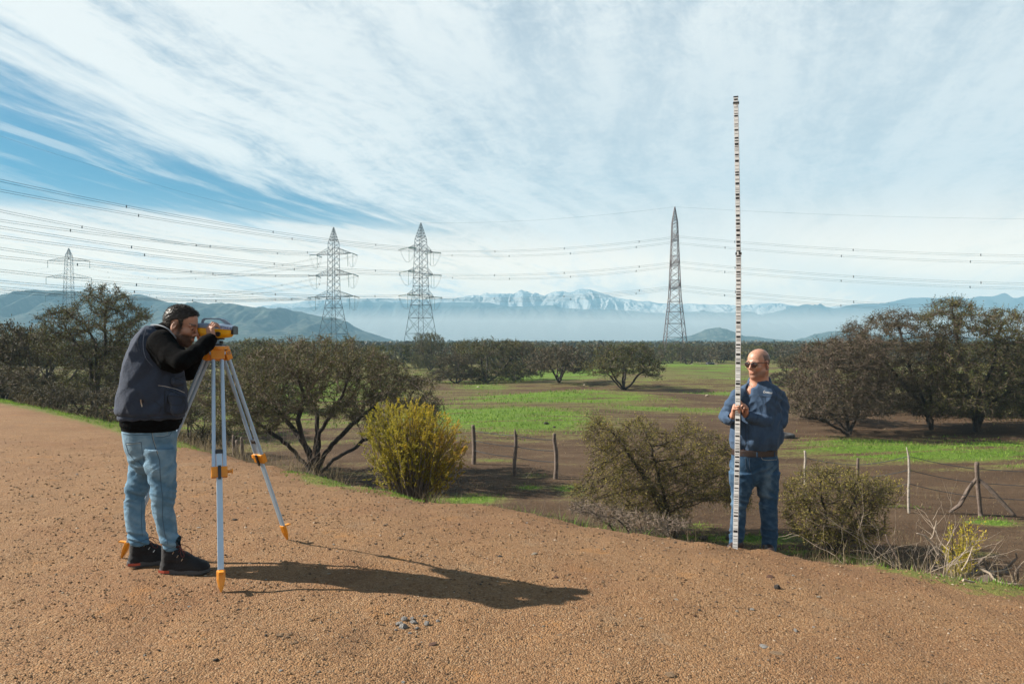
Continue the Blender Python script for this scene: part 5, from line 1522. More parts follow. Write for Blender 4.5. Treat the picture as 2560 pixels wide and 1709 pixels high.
# ------------------------------------------------------------------ implicit surfaces for the two people
class Field:
    def __init__(s, lo, hi, h):
        s.lo = np.array(lo, float); s.h = h
        n = np.ceil((np.array(hi) - s.lo) / h).astype(int) + 1
        s.n = n
        s.V = np.full(n, 0.3, dtype=np.float32)
        s.ax = [s.lo[i] + np.arange(n[i]) * h for i in range(3)]
    def _box(s, lo, hi):
        a = np.clip(np.floor((np.array(lo) - s.lo) / s.h).astype(int), 0, s.n)
        b = np.clip(np.ceil((np.array(hi) - s.lo) / s.h).astype(int) + 1, 0, s.n)
        sl = tuple(slice(a[i], b[i]) for i in range(3))
        X = s.ax[0][sl[0]][:, None, None]; Y = s.ax[1][sl[1]][None, :, None]; Z = s.ax[2][sl[2]][None, None, :]
        return sl, X, Y, Z
    def put(s, fn, lo, hi, k=0.01, op='add', pad=.03):
        sl, X, Y, Z = s._box(np.array(lo) - pad - k, np.array(hi) + pad + k)
        if 0 in s.V[sl].shape: return
        d = fn(X, Y, Z); a = s.V[sl]
        if op == 'add':
            hh = np.clip(.5 + .5 * (a - d) / max(k, 1e-5), 0, 1)
            s.V[sl] = a * (1 - hh) + d * hh - k * hh * (1 - hh)
        elif op == 'sub':
            d = -d
            hh = np.clip(.5 - .5 * (a - d) / max(k, 1e-5), 0, 1)
            s.V[sl] = a * (1 - hh) + d * hh + k * hh * (1 - hh)
    def cone(s, a, b, ra, rb, k=.01, op='add'):
        a = np.array(a, float); b = np.array(b, float); ab = b - a; L2 = ab @ ab + 1e-12
        def fn(X, Y, Z):
            t = np.clip(((X - a[0]) * ab[0] + (Y - a[1]) * ab[1] + (Z - a[2]) * ab[2]) / L2, 0, 1)
            return np.sqrt((X - a[0] - t * ab[0]) ** 2 + (Y - a[1] - t * ab[1]) ** 2 + (Z - a[2] - t * ab[2]) ** 2) - (ra + (rb - ra) * t)
        m = max(ra, rb)
        s.put(fn, np.minimum(a, b) - m, np.maximum(a, b) + m, k, op)
    def chain(s, pts, k=.01, op='add'):
        for p, q in zip(pts[:-1], pts[1:]):
            s.cone(p[:3], q[:3], p[3], q[3], k, op)
    def ell(s, c, r, M=None, k=.01, op='add'):
        c = np.array(c, float); r = np.array(r, float); M = np.eye(3) if M is None else np.array(M)
        def fn(X, Y, Z):
            x, y, z = X - c[0], Y - c[1], Z - c[2]
            u_ = (M[0, 0] * x + M[1, 0] * y + M[2, 0] * z) / r[0]
            v_ = (M[0, 1] * x + M[1, 1] * y + M[2, 1] * z) / r[1]
            w_ = (M[0, 2] * x + M[1, 2] * y + M[2, 2] * z) / r[2]
            k0 = np.sqrt(u_ * u_ + v_ * v_ + w_ * w_)
            k1 = np.sqrt((u_ / r[0]) ** 2 + (v_ / r[1]) ** 2 + (w_ / r[2]) ** 2) + 1e-9
            return k0 * (k0 - 1) / k1
        ext = np.abs(M) @ r
        s.put(fn, c - ext, c + ext, k, op)
    def loft(s, rows, k=.01, op='add', p=2.3, cap=.02, yaw=0.0):
        rows = sorted(rows); R_ = np.array(rows, float)
        z = R_[:, 0]
        c_, s_ = math.cos(yaw), math.sin(yaw)
        def fn(X, Y, Z):
            cx, cy, rx, ry = (np.interp(Z, z, R_[:, i]) for i in (1, 2, 3, 4))
            x0, y0 = X - cx, Y - cy
            x = (x0 * c_ + y0 * s_) / rx; y = (-x0 * s_ + y0 * c_) / ry
            q = (np.abs(x) ** p + np.abs(y) ** p) ** (1 / p)
            d = (q - 1) * np.minimum(rx, ry)
            return np.maximum(np.maximum(d, Z - z[-1]), z[0] - Z)
        m = R_[:, 3:5].max() * 1.2
        s.put(fn, (R_[:, 1].min() - m, R_[:, 2].min() - m, z[0]), (R_[:, 1].max() + m, R_[:, 2].max() + m, z[-1]), k, op)
    def mesh(s, smooth=2, disp=None):
        V = s.V; S = V < 0
        nx, ny, nz = V.shape
        c = S[:-1, :-1, :-1].astype(np.int8)
        tot = np.zeros((nx - 1, ny - 1, nz - 1), np.int8)
        for i in (0, 1):
            for j in (0, 1):
                for k in (0, 1):
                    tot += S[i:nx - 1 + i, j:ny - 1 + j, k:nz - 1 + k]
        act = (tot > 0) & (tot < 8)
        I = np.argwhere(act)
        vid = np.full(act.shape, -1, np.int64); vid[tuple(I.T)] = np.arange(len(I))
        acc = np.zeros((len(I), 3)); cnt = np.zeros(len(I))
        E = []
        for a in range(3):
            for o1 in (0, 1):
                for o2 in (0, 1):
                    off = [0, 0, 0]; b = [x for x in range(3) if x != a]
                    off[b[0]] = o1; off[b[1]] = o2
                    off2 = list(off); off2[a] = 1
                    va = V[I[:, 0] + off[0], I[:, 1] + off[1], I[:, 2] + off[2]]
                    vb = V[I[:, 0] + off2[0], I[:, 1] + off2[1], I[:, 2] + off2[2]]
                    m = (va < 0) != (vb < 0)
                    t = np.where(m, va / np.where(m, va - vb, 1), 0)
                    pt = np.array(off, float)[None] + 0
                    pt = np.repeat(pt, len(I), 0); pt[:, a] = t
                    acc += pt * m[:, None]; cnt += m
        P_ = I + acc / cnt[:, None]
        quads = []
        for a in range(3):
            b = [x for x in range(3) if x != a]
            sl0 = [slice(None)] * 3; sl1 = [slice(None)] * 3
            sl0[a] = slice(0, -1); sl1[a] = slice(1, None)
            s0, s1 = S[tuple(sl0)], S[tuple(sl1)]
            ch = np.argwhere(s0 != s1)
            ch = ch[(ch[:, b[0]] > 0) & (ch[:, b[1]] > 0) & (ch[:, b[0]] < V.shape[b[0]] - 1) & (ch[:, b[1]] < V.shape[b[1]] - 1)]
            ins = s0[tuple(ch.T)]
            def g_(d0, d1):
                c2 = ch.copy(); c2[:, b[0]] -= d0; c2[:, b[1]] -= d1
                return vid[tuple(c2.T)]
            q = np.stack([g_(1, 1), g_(0, 1), g_(0, 0), g_(1, 0)], -1)
            flip = ins if a != 1 else ~ins
            q = np.where(flip[:, None], q, q[:, ::-1])
            quads.append(q)
        Q_ = np.concatenate(quads); Q_ = Q_[(Q_ >= 0).all(1)]
        W_ = s.lo + P_ * s.h
        ed = np.concatenate([Q_[:, [0, 1]], Q_[:, [1, 2]], Q_[:, [2, 3]], Q_[:, [3, 0]]])
        ed = np.concatenate([ed, ed[:, ::-1]])
        deg = np.bincount(ed[:, 0], minlength=len(W_)).astype(float)[:, None] + 1e-9
        def lap(A):
            o = np.stack([np.bincount(ed[:, 0], weights=A[ed[:, 1], i], minlength=len(A)) for i in range(3)], -1)
            return o / deg - A
        for _ in range(smooth):
            W_ = W_ + .5 * lap(W_); W_ = W_ - .52 * lap(W_)
        gr = np.gradient(V, s.h)
        ii = np.clip(np.round((W_ - s.lo) / s.h).astype(int), 0, s.n - 1)
        Nn = np.stack([gr[i][tuple(ii.T)] for i in range(3)], -1)
        Nn = Nn / (np.linalg.norm(Nn, axis=1)[:, None] + 1e-9)
        if disp is not None:
            W_ = W_ + Nn * disp(W_, Nn)[:, None]
        return W_, Q_

def to_obj(name, VQ, m, parent=None, attrs=None):
    V, Q_ = VQ
    me = np_mesh(name, V, quads=Q_, smooth=True, mats=[m], attrs=attrs)
    return link(name, me, parent=parent)

def merge(*VQs):
    vs, qs, off = [], [], 0
    for v, q in VQs:
        vs.append(v); qs.append(q + off); off += len(v)
    return np.concatenate(vs), np.concatenate(qs)

def prow(py, xl, xr, d_, ry):
    a, b = P(xl, py, d_), P(xr, py, d_); d_ = a[1]
    return (a[2], (a[0] + b[0]) / 2, d_, (b[0] - a[0]) / 2 * SLIM, ry * SLIMY)

SLIM, SLIMY = .94, .90
# ---- head in local axes: x forward, y to its left, z up, origin at ear level
def head_parts(fl, T, sc, M, full=1.0, male_jaw=1.0):
    def W(p): return T + M @ (np.array(p, float) * sc)
    E = lambda c, r, k=.012, op='add', MM=None: fl.ell(W(c), np.array(r) * sc, M if MM is None else M @ MM, k * sc, op)
    C = lambda a, b, ra, rb, k=.01, op='add': fl.cone(W(a), W(b), ra * sc, rb * sc, k * sc, op)
    E((-.012, 0, .036), (.098, .076, .088))
    E((.035, 0, .045), (.052, .060, .060), .02)
    E((.030, 0, -.030), (.060, .057 * full, .076), .02)
    E((.022, 0, -.072), (.058, .050 * full, .042), .02)
    for s_ in (-1, 1):
        C((-.012, s_ * .056 * full, -.050), (.060, s_ * .022, -.095), .019, .016, .025)
        E((.062, s_ * .040, -.022), (.024, .022, .020), .02)
        C((.088, s_ * .012, .024), (.076, s_ * .050, .022), .0095, .009, .012)
    E((.073, 0, -.100), (.020, .023, .017), .018)
    for s_ in (-1, 1):
        E((.098, s_ * .031, .004), (.013, .018, .012), .010, 'sub')
        E((.079, s_ * .031, .003), (.0125, .0135, .0115), .004)
        C((.0905, s_ * .021, .010), (.087, s_ * .043, .009), .0035, .0035, .003)
    C((.090, 0, .014), (.109, 0, -.020), .0075, .0085, .010)
    E((.111, 0, -.027), (.012, .011, .010), .008)
    for s_ in (-1, 1):
        E((.101, s_ * .011, -.031), (.010, .0075, .0075), .005)
        E((.106, s_ * .007, -.0385), (.004, .003, .003), .002, 'sub')
    E((.086, 0, -.056), (.012, .027, .022), .016)
    C((.0955, -.002, -.0570), (.083, .028, -.0615), .0050, .0032, .004)
    C((.0955, .002, -.0570), (.083, -.028, -.0615), .0050, .0032, .004)
    C((.0925, -.011, -.0675), (.0925, .011, -.0675), .0058, .0058, .004)
    C((.092, -.010, -.0680), (.082, -.027, -.0630), .0060, .003, .004)
    C((.092, .010, -.0680), (.082, .027, -.0630), .0060, .003, .004)
    C((.0985, -.022, -.0622), (.0985, .022, -.0622), .0010, .0010, .002, 'sub')
    for s_ in (-1, 1):
        a = R(18)
        MM = np.array([[math.cos(a), 0, math.sin(a)], [0, 1, 0], [-math.sin(a), 0, math.cos(a)]]) @ np.array([[math.cos(s_ * .35), -math.sin(s_ * .35), 0], [math.sin(s_ * .35), math.cos(s_ * .35), 0], [0, 0, 1]])
        E((-.010, s_ * .081, -.002), (.018, .0065, .030), .003, 'add', MM)
        E((-.004, s_ * .088, .005), (.0115, .0055, .019), .002, 'sub', MM)
        E((.002, s_ * .083, -.006), (.005, .004, .006), .002, 'add', MM)
        E((-.008, s_ * .082, -.028), (.010, .006, .009), .005)
    return W

def local(Vw, T, sc, M):
    return ((Vw - T) @ M) / sc

def rotm(yaw, pitch=0.0, roll=0.0):
    """columns: forward, left, up. yaw measured from +X towards +Y, pitch positive looks down"""
    return np.array((Matrix.Rotation(yaw, 3, 'Z') @ Matrix.Rotation(pitch, 3, 'Y') @ Matrix.Rotation(roll, 3, 'X')))

def hand(fl, Wr, f, s_, n, curls, thumb=(.9, .5, .4), sc=1.0, spread=.05):
    """wrist point, direction to the knuckles, direction to the thumb side, palm normal"""
    f, s_, n = (np.array(v, float) for v in (f, s_, n))
    f /= np.linalg.norm(f); s_ = s_ - f * (s_ @ f); s_ /= np.linalg.norm(s_); n = n - f * (n @ f) - s_ * (n @ s_); n /= np.linalg.norm(n)
    Wr = np.array(Wr, float)
    L = lambda a, b, c: Wr + (f * a + s_ * b + n * c) * sc
    MM = np.stack([f, s_, n], 1)
    fl.ell(L(.050, .002, 0), np.array([.052, .040, .0155]) * sc, MM, .01)
    fl.ell(L(.030, .020, .008), np.array([.034, .019, .016]) * sc, MM, .012)
    fl.ell(L(.034, -.022, .006), np.array([.034, .015, .014]) * sc, MM, .012)
    base = [(.092, .028), (.097, .009), (.092, -.011), (.083, -.029)]
    lens = [(.044, .026, .021), (.049, .030, .022), (.045, .028, .021), (.035, .021, .019)]
    rr = [.0100, .0102, .0096, .0086]
    for i in range(4):
        fl.cone(L(.02, base[i][1] * .5, .001), L(base[i][0], base[i][1], 0), .011 * sc, rr[i] * 1.1 * sc, .010)
        p = L(base[i][0], base[i][1], 0); ang = 0
        sd = (1.5 - i) * spread
        c = curls[i] if isinstance(curls[0], (tuple, list)) else curls
        r0 = rr[i] * sc
        for j in range(3):
            ang += c[j]
            dr = f * math.cos(ang) + n * math.sin(ang) + s_ * sd
            dr /= np.linalg.norm(dr)
            q = p + dr * lens[i][j] * sc
            fl.cone(p, q, r0, r0 * .90, .004)
            fl.ell(p - n * 0.0, np.array([r0, r0, r0]) * 1.07, None, .003)
            p, r0 = q, r0 * .90
    # thumb from the side of the palm near its base
    p = L(.022, .026, .006)
    ft = f * math.cos(thumb[0]) + s_ * math.sin(thumb[0])
    a = 0
    for j, (ln, r0, r1) in enumerate(((.046, .0150, .0120), (.034, .0118, .0105), (.027, .0105, .0085))):
        a += thumb[1] if j == 0 else thumb[2]
        dr = ft * math.cos(a) + n * math.sin(a)
        if j > 0: dr = dr + f * .35
        dr /= np.linalg.norm(dr)
        q = p + dr * ln * sc
        fl.cone(p, q, r0 * sc, r1 * sc, .006)
        p = q

def skin_nodes_for(base, stub):
    def nodes(g, b, c):
        n1 = g.noise(c, 25, 4, .6); n2 = g.noise(c, 160, 3, .6)
        sk = g.ramp(n1, [(0.3, tuple(x * .85 for x in base)), (.7, tuple(min(1, x * 1.12) for x in base))])
        red = g.attr('blush')
        sk = g.mix(g.math('MULTIPLY', red, .6), sk, (base[0] * .95, base[1] * .55, base[2] * .5))
        st = g.attr('stubble')
        f = g.math('MULTIPLY', st, g.math('ADD', .45, g.math('MULTIPLY', n2, .75)), clamp=True)
        g.set(b.inputs['Base Color'], g.mix(f, sk, stub))
        b.inputs['Subsurface Weight'].default_value = .12
        b.inputs['Subsurface Radius'].default_value = (.012, .004, .002)
        b.inputs['Subsurface Scale'].default_value = 1.0
        bn = g.new('ShaderNodeBump'); bn.inputs['Distance'].default_value = .0012
        g.set(bn.inputs['Height'], g.math('ADD', n1, n2)); g.set(b.inputs['Normal'], bn.outputs[0])
    return nodes
m_skinL = mat('skin_tan', rough=.5, build=skin_nodes_for((.33, .17, .115), (.028, .018, .014)), spec=.35)
m_skinR = mat('skin_fair', rough=.45, build=skin_nodes_for((.36, .185, .125), (.022, .015, .013)), spec=.4)

def cloth(name, base, var=.25, weave=900, vs=6, rough=.9, sheen=.03, extra=None):
    def nodes(g, b, c):
        n1 = g.noise(c, vs, 5, .65); n2 = g.noise(c, weave, 2, .5); n3 = g.noise(c, 45, 4, .6)
        k = g.math('ADD', g.math('MULTIPLY', n1, .7), g.math('MULTIPLY', n3, .3))
        cc = g.ramp(k, [(0.32, tuple(x * (1 - var) for x in base)), (.5, base), (.68, tuple(min(1, x * (1 + var)) for x in base))])
        if extra: cc = extra(g, cc, c)
        g.set(b.inputs['Base Color'], cc)
        b.inputs['Sheen Weight'].default_value = sheen
        b.inputs['Sheen Roughness'].default_value = .5
        bn = g.new('ShaderNodeBump'); bn.inputs['Distance'].default_value = .004
        g.set(bn.inputs['Height'], g.math('ADD', g.math('MULTIPLY', n3, 1.0), g.math('MULTIPLY', n2, .25)))
        g.set(b.inputs['Normal'], bn.outputs[0])
    return mat(name, rough=rough, build=nodes, spec=.2)
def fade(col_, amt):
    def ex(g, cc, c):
        return g.mix(g.math('MULTIPLY', g.attr('fade'), amt), cc, col_)  # mixes in wear together with painted fold shading
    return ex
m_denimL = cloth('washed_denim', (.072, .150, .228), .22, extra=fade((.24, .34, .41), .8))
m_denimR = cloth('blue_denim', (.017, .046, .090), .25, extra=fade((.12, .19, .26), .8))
m_vest = cloth('navy_vest_cloth', (.026, .036, .060), .2, sheen=.06)
m_fleece = cloth('black_fleece', (.0035, .0035, .004), .3, sheen=.0, rough=1.0)
m_fleece.node_tree.nodes['Principled BSDF'].inputs['Specular IOR Level'].default_value = .06
m_shirt = cloth('blue_work_shirt', (.033, .058, .102), .18, sheen=.04)
m_seam = mat('dark_seam', (.010, .014, .022), .9)
m_thread = mat('pale_thread', (.30, .30, .27), .8)
m_hair = mat('black_hair', (.020, .015, .012), .45, var=.3, vscale=60, spec=.4)
m_boot = cloth('black_boot_mesh', (.010, .010, .012), .3, sheen=.1, rough=.75)
m_sole = mat('boot_sole', (.045, .045, .048), .8, var=.2)
m_orange_rub = mat('red_orange_rubber', (.30, .045, .02), .6)
m_leather = mat('brown_leather', (.017, .008, .006), .5, var=.3, vscale=20)
m_silver = mat('silver_metal', (.6, .6, .6), .3, 1.0)
m_white = mat('white_thread', (.62, .62, .62), .8)

def creases(V, centre, axis_z, amp, wl, seed, width=.12, slant=.25):
    """irregular folds bunched around a height: sharp crests, broad hollows"""
    x, y, z = V[:, 0], V[:, 1], V[:, 2]
    w_ = fbm(x * 5, y * 5, z * 3, 2, seed) * .35
    q = (z + slant * (x + y)) / wl * .55 + w_
    n = vnoise(x * 4.5, y * 4.5, q, seed) + .5 * vnoise(x * 9, y * 9, q * 2.1, seed + 1)
    rd = 1 - 2.6 * np.abs(n) ** .85
    return amp * rd * np.exp(-((z - axis_z) / width) ** 2) * (.4 + .6 * np.clip(vnoise(x * 8, y * 8, z * 8, seed + 3) + .5, 0, 1.3))

from mathutils.bvhtree import BVHTree
def bvh_of(*objs):
    vs, ps, off = [], [], 0
    for o in objs:
        me = o.data
        a = np.zeros(len(me.vertices) * 3, np.float32); me.vertices.foreach_get('co', a)
        mw = np.array(o.matrix_basis)
        a = a.reshape(-1, 3) @ mw[:3, :3].T + mw[:3, 3]
        vs.append(a); ps += [[v + off for v in p.vertices] for p in me.polygons]; off += len(a)
    return BVHTree.FromPolygons(np.concatenate(vs).tolist(), ps)
def on_surface(bv, pts, lift=.001, step=4, orig=(0, 0, CZ)):
    """points on the near side of a garment, found by looking along the lines a tailor's chalk mark would have"""
    out = []
    P_ = []
    for (a, b) in zip(pts[:-1], pts[1:]):
        k = max(2, int(math.hypot(b[0] - a[0], b[1] - a[1]) / step))
        for i in range(k): P_.append((a[0] + (b[0] - a[0]) * i / k, a[1] + (b[1] - a[1]) * i / k))
    P_.append(pts[-1])
    for px, py in P_:
        dr = Vector(P(px, py, 1.0) - np.array([0, 0, CZ])); dr.normalize()
        h = bv.ray_cast(Vector(orig), dr)
        if h[0] is not None:
            out.append(np.array(h[0]) + np.array(h[1]) * lift * (1 if h[1].dot(dr) < 0 else -1))
    return out
def stitch(bv, pts, r, m, parent, name='seam', lift=.0005, sides=4):
    p = on_surface(bv, pts, lift)
    if len(p) < 2: return
    p = np.array(p)
    ok = np.linalg.norm(p[1:] - p[:-1], axis=1) < .08
    a, b = p[:-1][ok], p[1:][ok]
    if len(a) == 0: return
    v, q = tubes(a, b, np.full(len(a), r), np.full(len(a), r), sides)
    return link(name, np_mesh(name, v, quads=q, smooth=True, mats=[m]), parent=parent)
def tube_path(name, pts, r, m, parent=None, sides=6, loc=None):
    p = np.array(pts, float)
    rr = np.full(len(p), r) if np.isscalar(r) else np.array(r)
    v, q = tubes(p[:-1], p[1:], rr[:-1], rr[1:], sides)
    return link(name, np_mesh(name, v, quads=q, smooth=True, mats=[m]), parent=parent, loc=loc)
def curve_pts(pts, n=24):
    """Catmull-Rom through the points"""
    p = np.array(pts, float); p = np.concatenate([[2 * p[0] - p[1]], p, [2 * p[-1] - p[-2]]])
    out = []
    m = len(p) - 3
    for i in range(m):
        for t in np.linspace(0, 1, max(2, n // m), endpoint=False):
            a, b, c, d = p[i:i + 4]
            out.append(.5 * ((2 * b) + (-a + c) * t + (2 * a - 5 * b + 4 * c - d) * t * t + (-a + 3 * b - 3 * c + d) * t ** 3))
    out.append(p[-2])
    return np.array(out)

def boot(parent, at_, yaw, sc=1.0, laces=True, upper=m_boot, sole_m=m_sole, accent=m_orange_rub, high=.185):
    c_, s_ = math.cos(yaw), math.sin(yaw)
    M = np.array([[c_, -s_, 0], [s_, c_, 0], [0, 0, 1.0]])
    W = lambda x, y, z: np.array(at_) + M @ (np.array([x, y, z]) * sc)
    b0 = W(.04, 0, .1)
    fl = Field(b0 - .25, b0 + .25, .0055)
    fl.chain([(*W(-.055, 0, high), .052 * sc), (*W(-.055, 0, .12), .047 * sc), (*W(-.062, 0, .06), .049 * sc)], .02)
    fl.chain([(*W(-.02, 0, .125), .046 * sc), (*W(.05, 0, .095), .040 * sc), (*W(.12, 0, .062), .038 * sc), (*W(.165, 0, .050), .036 * sc)], .025)
    fl.ell(W(.06, 0, .045), np.array([.14, .049, .045]) * sc, M, .02)
    fl.ell(W(.155, 0, .042), np.array([.055, .050, .036]) * sc, M, .02)
    fl.ell(W(-.065, 0, .045), np.array([.05, .044, .045]) * sc, M, .02)
    zc = W(0, 0, .024)[2]
    sl, X, Y, Z = fl._box(fl.lo, fl.lo + fl.n * fl.h)
    fl.V = np.maximum(fl.V, np.broadcast_to(zc - Z, fl.V.shape)).astype(np.float32)
    def dsp(V, Nn):
        l = (V - np.array(at_)) @ M / sc
        return .0014 * np.sin((l[:, 0] - l[:, 2] * .6) * 330) * np.exp(-((l[:, 0] - .03) / .07) ** 2) * (l[:, 2] < .09) + .0015 * fbm(V[:, 0] * 60, V[:, 1] * 60, V[:, 2] * 60, 2, 4)
    o = to_obj('boot', fl.mesh(1, dsp), upper, parent)
    # sole with a worn edge
    n = 36
    ring = []
    for i in range(n):
        a = i * 2 * math.pi / n
        x = .048 + .166 * math.cos(a); wv = (.052 if x > .08 else .044) if True else 0
        wv = np.interp(x, [-.12, -.07, 0, .06, .13, .19, .215], [.030, .045, .041, .045, .053, .045, .012])
        y = math.copysign(wv * min(1, abs(math.sin(a)) * 1.8), math.sin(a))
        ring.append((x, y))
    V = []
    for z, k in ((0, .97), (.012, 1.04), (.028, 1.03), (.034, .93)):
        for i, (x, y) in enumerate(ring):
            zz_ = z + (.010 if z > 0.02 and x < -.03 else 0) + max(0, x - .13) * .10 * (1 if z < .02 else .8)
            V.append(W(.048 + (x - .048) * k, y * k, zz_ * 1.0 + (.003 if (i % 2 and z == 0) else 0)))
    Q_ = [(l * n + i, l * n + (i + 1) % n, (l + 1) * n + (i + 1) % n, (l + 1) * n + i) for l in range(3) for i in range(n)]
    T_ = [(0, (i + 1) % n, i) for i in range(1, n - 1)] + [(3 * n, 3 * n + i, 3 * n + (i + 1) % n) for i in range(1, n - 1)]
    link('sole', np_mesh('sole', np.array(V), quads=Q_, tris=T_, smooth=False, mats=[sole_m]), parent=o)
    if accent:
        V = []
        for x in np.linspace(-.115, -.035, 8):
            wv = np.interp(x, [-.12, -.07, 0], [.034, .0475, .044])
            for z in (.014, .031): V.append((x, wv * 1.06, z))
        for sgn in (-1, 1):
            Vw = [W(x, sgn * y, z) for x, y, z in V]
            Q_ = [(2 * i, 2 * i + 1, 2 * i + 3, 2 * i + 2) for i in range(7)]
            link('heel_insert', np_mesh('heel_insert', np.array(Vw), quads=Q_, mats=[accent]), parent=o)
    if laces:
        m_lace = bpy.data.materials.get('red_black_lace') or mat('red_black_lace', (.10, .014, .010), .8)
        for k in range(6):
            t = k / 5; x = -.005 + .105 * t; z = .174 - .088 * t
            zz_ = z + .000
            pts = [W(x - .004, -.034 + .004 * t, zz_ - .022), W(x + .002, -.018, zz_ + .0), W(x + .008, 0, zz_ + .004), W(x + .012, .018, zz_ - .002), W(x + .014, .032, zz_ - .024)]
            tube_path('lace', curve_pts(pts, 12), .0022 * sc, m_lace, o, 5)
        for sgn, dx in ((1, .05), (-1, .03)):
            pts = [W(.0, 0, .178), W(.03, sgn * .02 - .02, .192), W(dx + .03, sgn * .03 - .03, .165), W(dx + .045, sgn * .03 - .035, .135), W(dx + .02, sgn * .02 - .035, .130), W(.01, 0, .175)]
            tube_path('lace', curve_pts(pts, 24), .0020 * sc, m_lace, o, 5)
        for k in range(3):
            v, q = tubes(np.array([W(-.015 + .03 * k, -.045, .140 - .022 * k)]), np.array([W(-.005 + .03 * k, -.046, .155 - .022 * k)]), np.array([.0028]), np.array([.0028]), 5)
            link('lace_hook', np_mesh('lace_hook', v, quads=q, mats=[m_silver]), parent=o)
    return o

# ================================================================== the man at the level
DL = 5.05
HL_T = P(452, 815, 5.08); HL_S = 1.10; HL_M = rotm(R(2), R(15), R(0))
# skin: head and neck fine, the covered body coarser, hands fine
fh = Field(HL_T - .22, HL_T + .22, .0042)
WL = head_parts(fh, HL_T, HL_S, HL_M, full=1.02)
nk = P(405, 850, 5.06)
fh.cone(WL((-.03, 0, -.05)), nk, .062, .072, .03)
headVQ = fh.mesh(1)
lc = local(headVQ[0], HL_T, HL_S, HL_M)
def stub_L(l):
    x, y, z = l.T
    jaw = smooth01((-.030 - z - .25 * np.clip(.055 - x, 0, 1)) / .018) * smooth01((x + .005) / .015) * smooth01((.098 - x + (z < -.066) * .1) / .012)
    lip = np.exp(-((z + .062) / .0085) ** 2) * (np.abs(y) < .022) * (x > .085)
    mous = np.exp(-((z + .047) / .007) ** 2) * (np.abs(y) < .028) * (x > .08)
    side = np.exp(-((x - .020) / .015) ** 2) * (z < .03) * (z > -.06) * (np.abs(y) > .04)
    brow = np.exp(-((z - .0285) / .0065) ** 2) * (np.abs(y) > .012) * (np.abs(y) < .055) * (x > .06)
    cheek = smooth01((z + .03) / .02) * (x > .05)
    return np.clip(np.maximum(np.maximum(jaw * (1 - lip) * (1 - .0 * cheek), np.maximum(mous, side)), brow), 0, 1)
stL = stub_L(lc)
blL = .35 * np.exp(-((lc[:, 2] + .062) / .012) ** 2) * (lc[:, 0] > .08) + .3 * np.exp(-((lc[:, 2] + .025) / .02) ** 2) * (lc[:, 0] > .09)
fb = Field(P(285, 1440, 5.2) - .1, P(560, 770, 5.2) + .12, .010)
fb.lo[1] = 4.6
fb = Field((P(285, 1440, 5.05)[0], 4.62, -.02), (P(570, 770, 5.05)[0], 5.55, 1.80), .011)
def legs_rows(d):
    return [prow(*r) for r in d]
torsoL = [(1078, 318, 432, .15), (1043, 312, 448, .165), (1000, 306, 455, .18), (944, 314, 450, .175), (890, 326, 440, .18), (855, 341, 430, .17), (832, 360, 418, .12)]
fb.loft([prow(py, a, b, DL, ry) for py, a, b, ry in torsoL], .02)
fb.loft([prow(1160, 335, 430, DL, .13), prow(1110, 322, 430, DL, .14), prow(1070, 318, 432, DL, .15)], .03)
fb.chain([(*P(400, 1120, 5.02), .070), (*P(405, 1180, 4.94), .075), (*P(408, 1245, 4.91), .055), (*P(411, 1290, 4.905), .052), (*P(428, 1360, 4.90), .038), (*P(430, 1410, 4.90), .036)], .02)
fb.chain([(*P(345, 1120, 5.13), .080), (*P(348, 1180, 5.11), .072), (*P(338, 1245, 5.08), .055), (*P(337, 1290, 5.06), .050), (*P(347, 1350, 5.03), .038), (*P(350, 1395, 5.02), .036)], .02)
fb.chain([(*P(407, 864, 4.95), .050), (*P(450, 902, 4.80), .040), (*P(533, 846, 5.01), .028)], .02)
fb.chain([(*P(412, 858, 5.26), .07), (*P(468, 925, 5.40), .045), (*P(508, 868, 5.26), .028)], .02)
fb.cone(P(400, 860, 5.06), WL((-.02, 0, -.02)), .075, .055, .02)
bodyVQ = fb.mesh(2, lambda V, Nn: -.022 + .010 * (V[:, 2] > 1.45))
WrL = P(528, 849, 5.0)
f1 = Field(WrL - .16, WrL + .19, .003)
hand(f1, WrL, (-.16, .14, .96), (-.80, .50, .10), (.60, .78, .0), [(.70, .85, .5), (.72, .95, .5), (.78, 1.0, .5), (.85, 1.0, .5)], thumb=(.75, .35, .25), sc=.90, spread=.05)
f1.cone(P(522, 858, 4.97), WrL, .030, .027, .02)
WrL2 = P(508, 868, 5.26)
f2 = Field(WrL2 - .17, WrL2 + .17, .0035)
hand(f2, WrL2, (-.20, -.25, .9), (.1, -.9, -.2), (.95, -.1, .2), (.7, .7, .4), thumb=(.8, .4, .3), sc=.97)
f2.cone(P(500, 880, 5.29), WrL2, .029, .026, .02)
hv1, hv2 = f1.mesh(1), f2.mesh(1)
allv = merge(headVQ, bodyVQ, hv1, hv2)
z0 = np.zeros(len(bodyVQ[0]) + len(hv1[0]) + len(hv2[0]))
personL = to_obj('person', allv, m_skinL, attrs={'stubble': np.concatenate([stL, z0]), 'blush': np.concatenate([np.clip(blL, 0, 1), z0])})
tag(personL, 'bearded man in a navy vest bending to look through the surveying level', 'person')

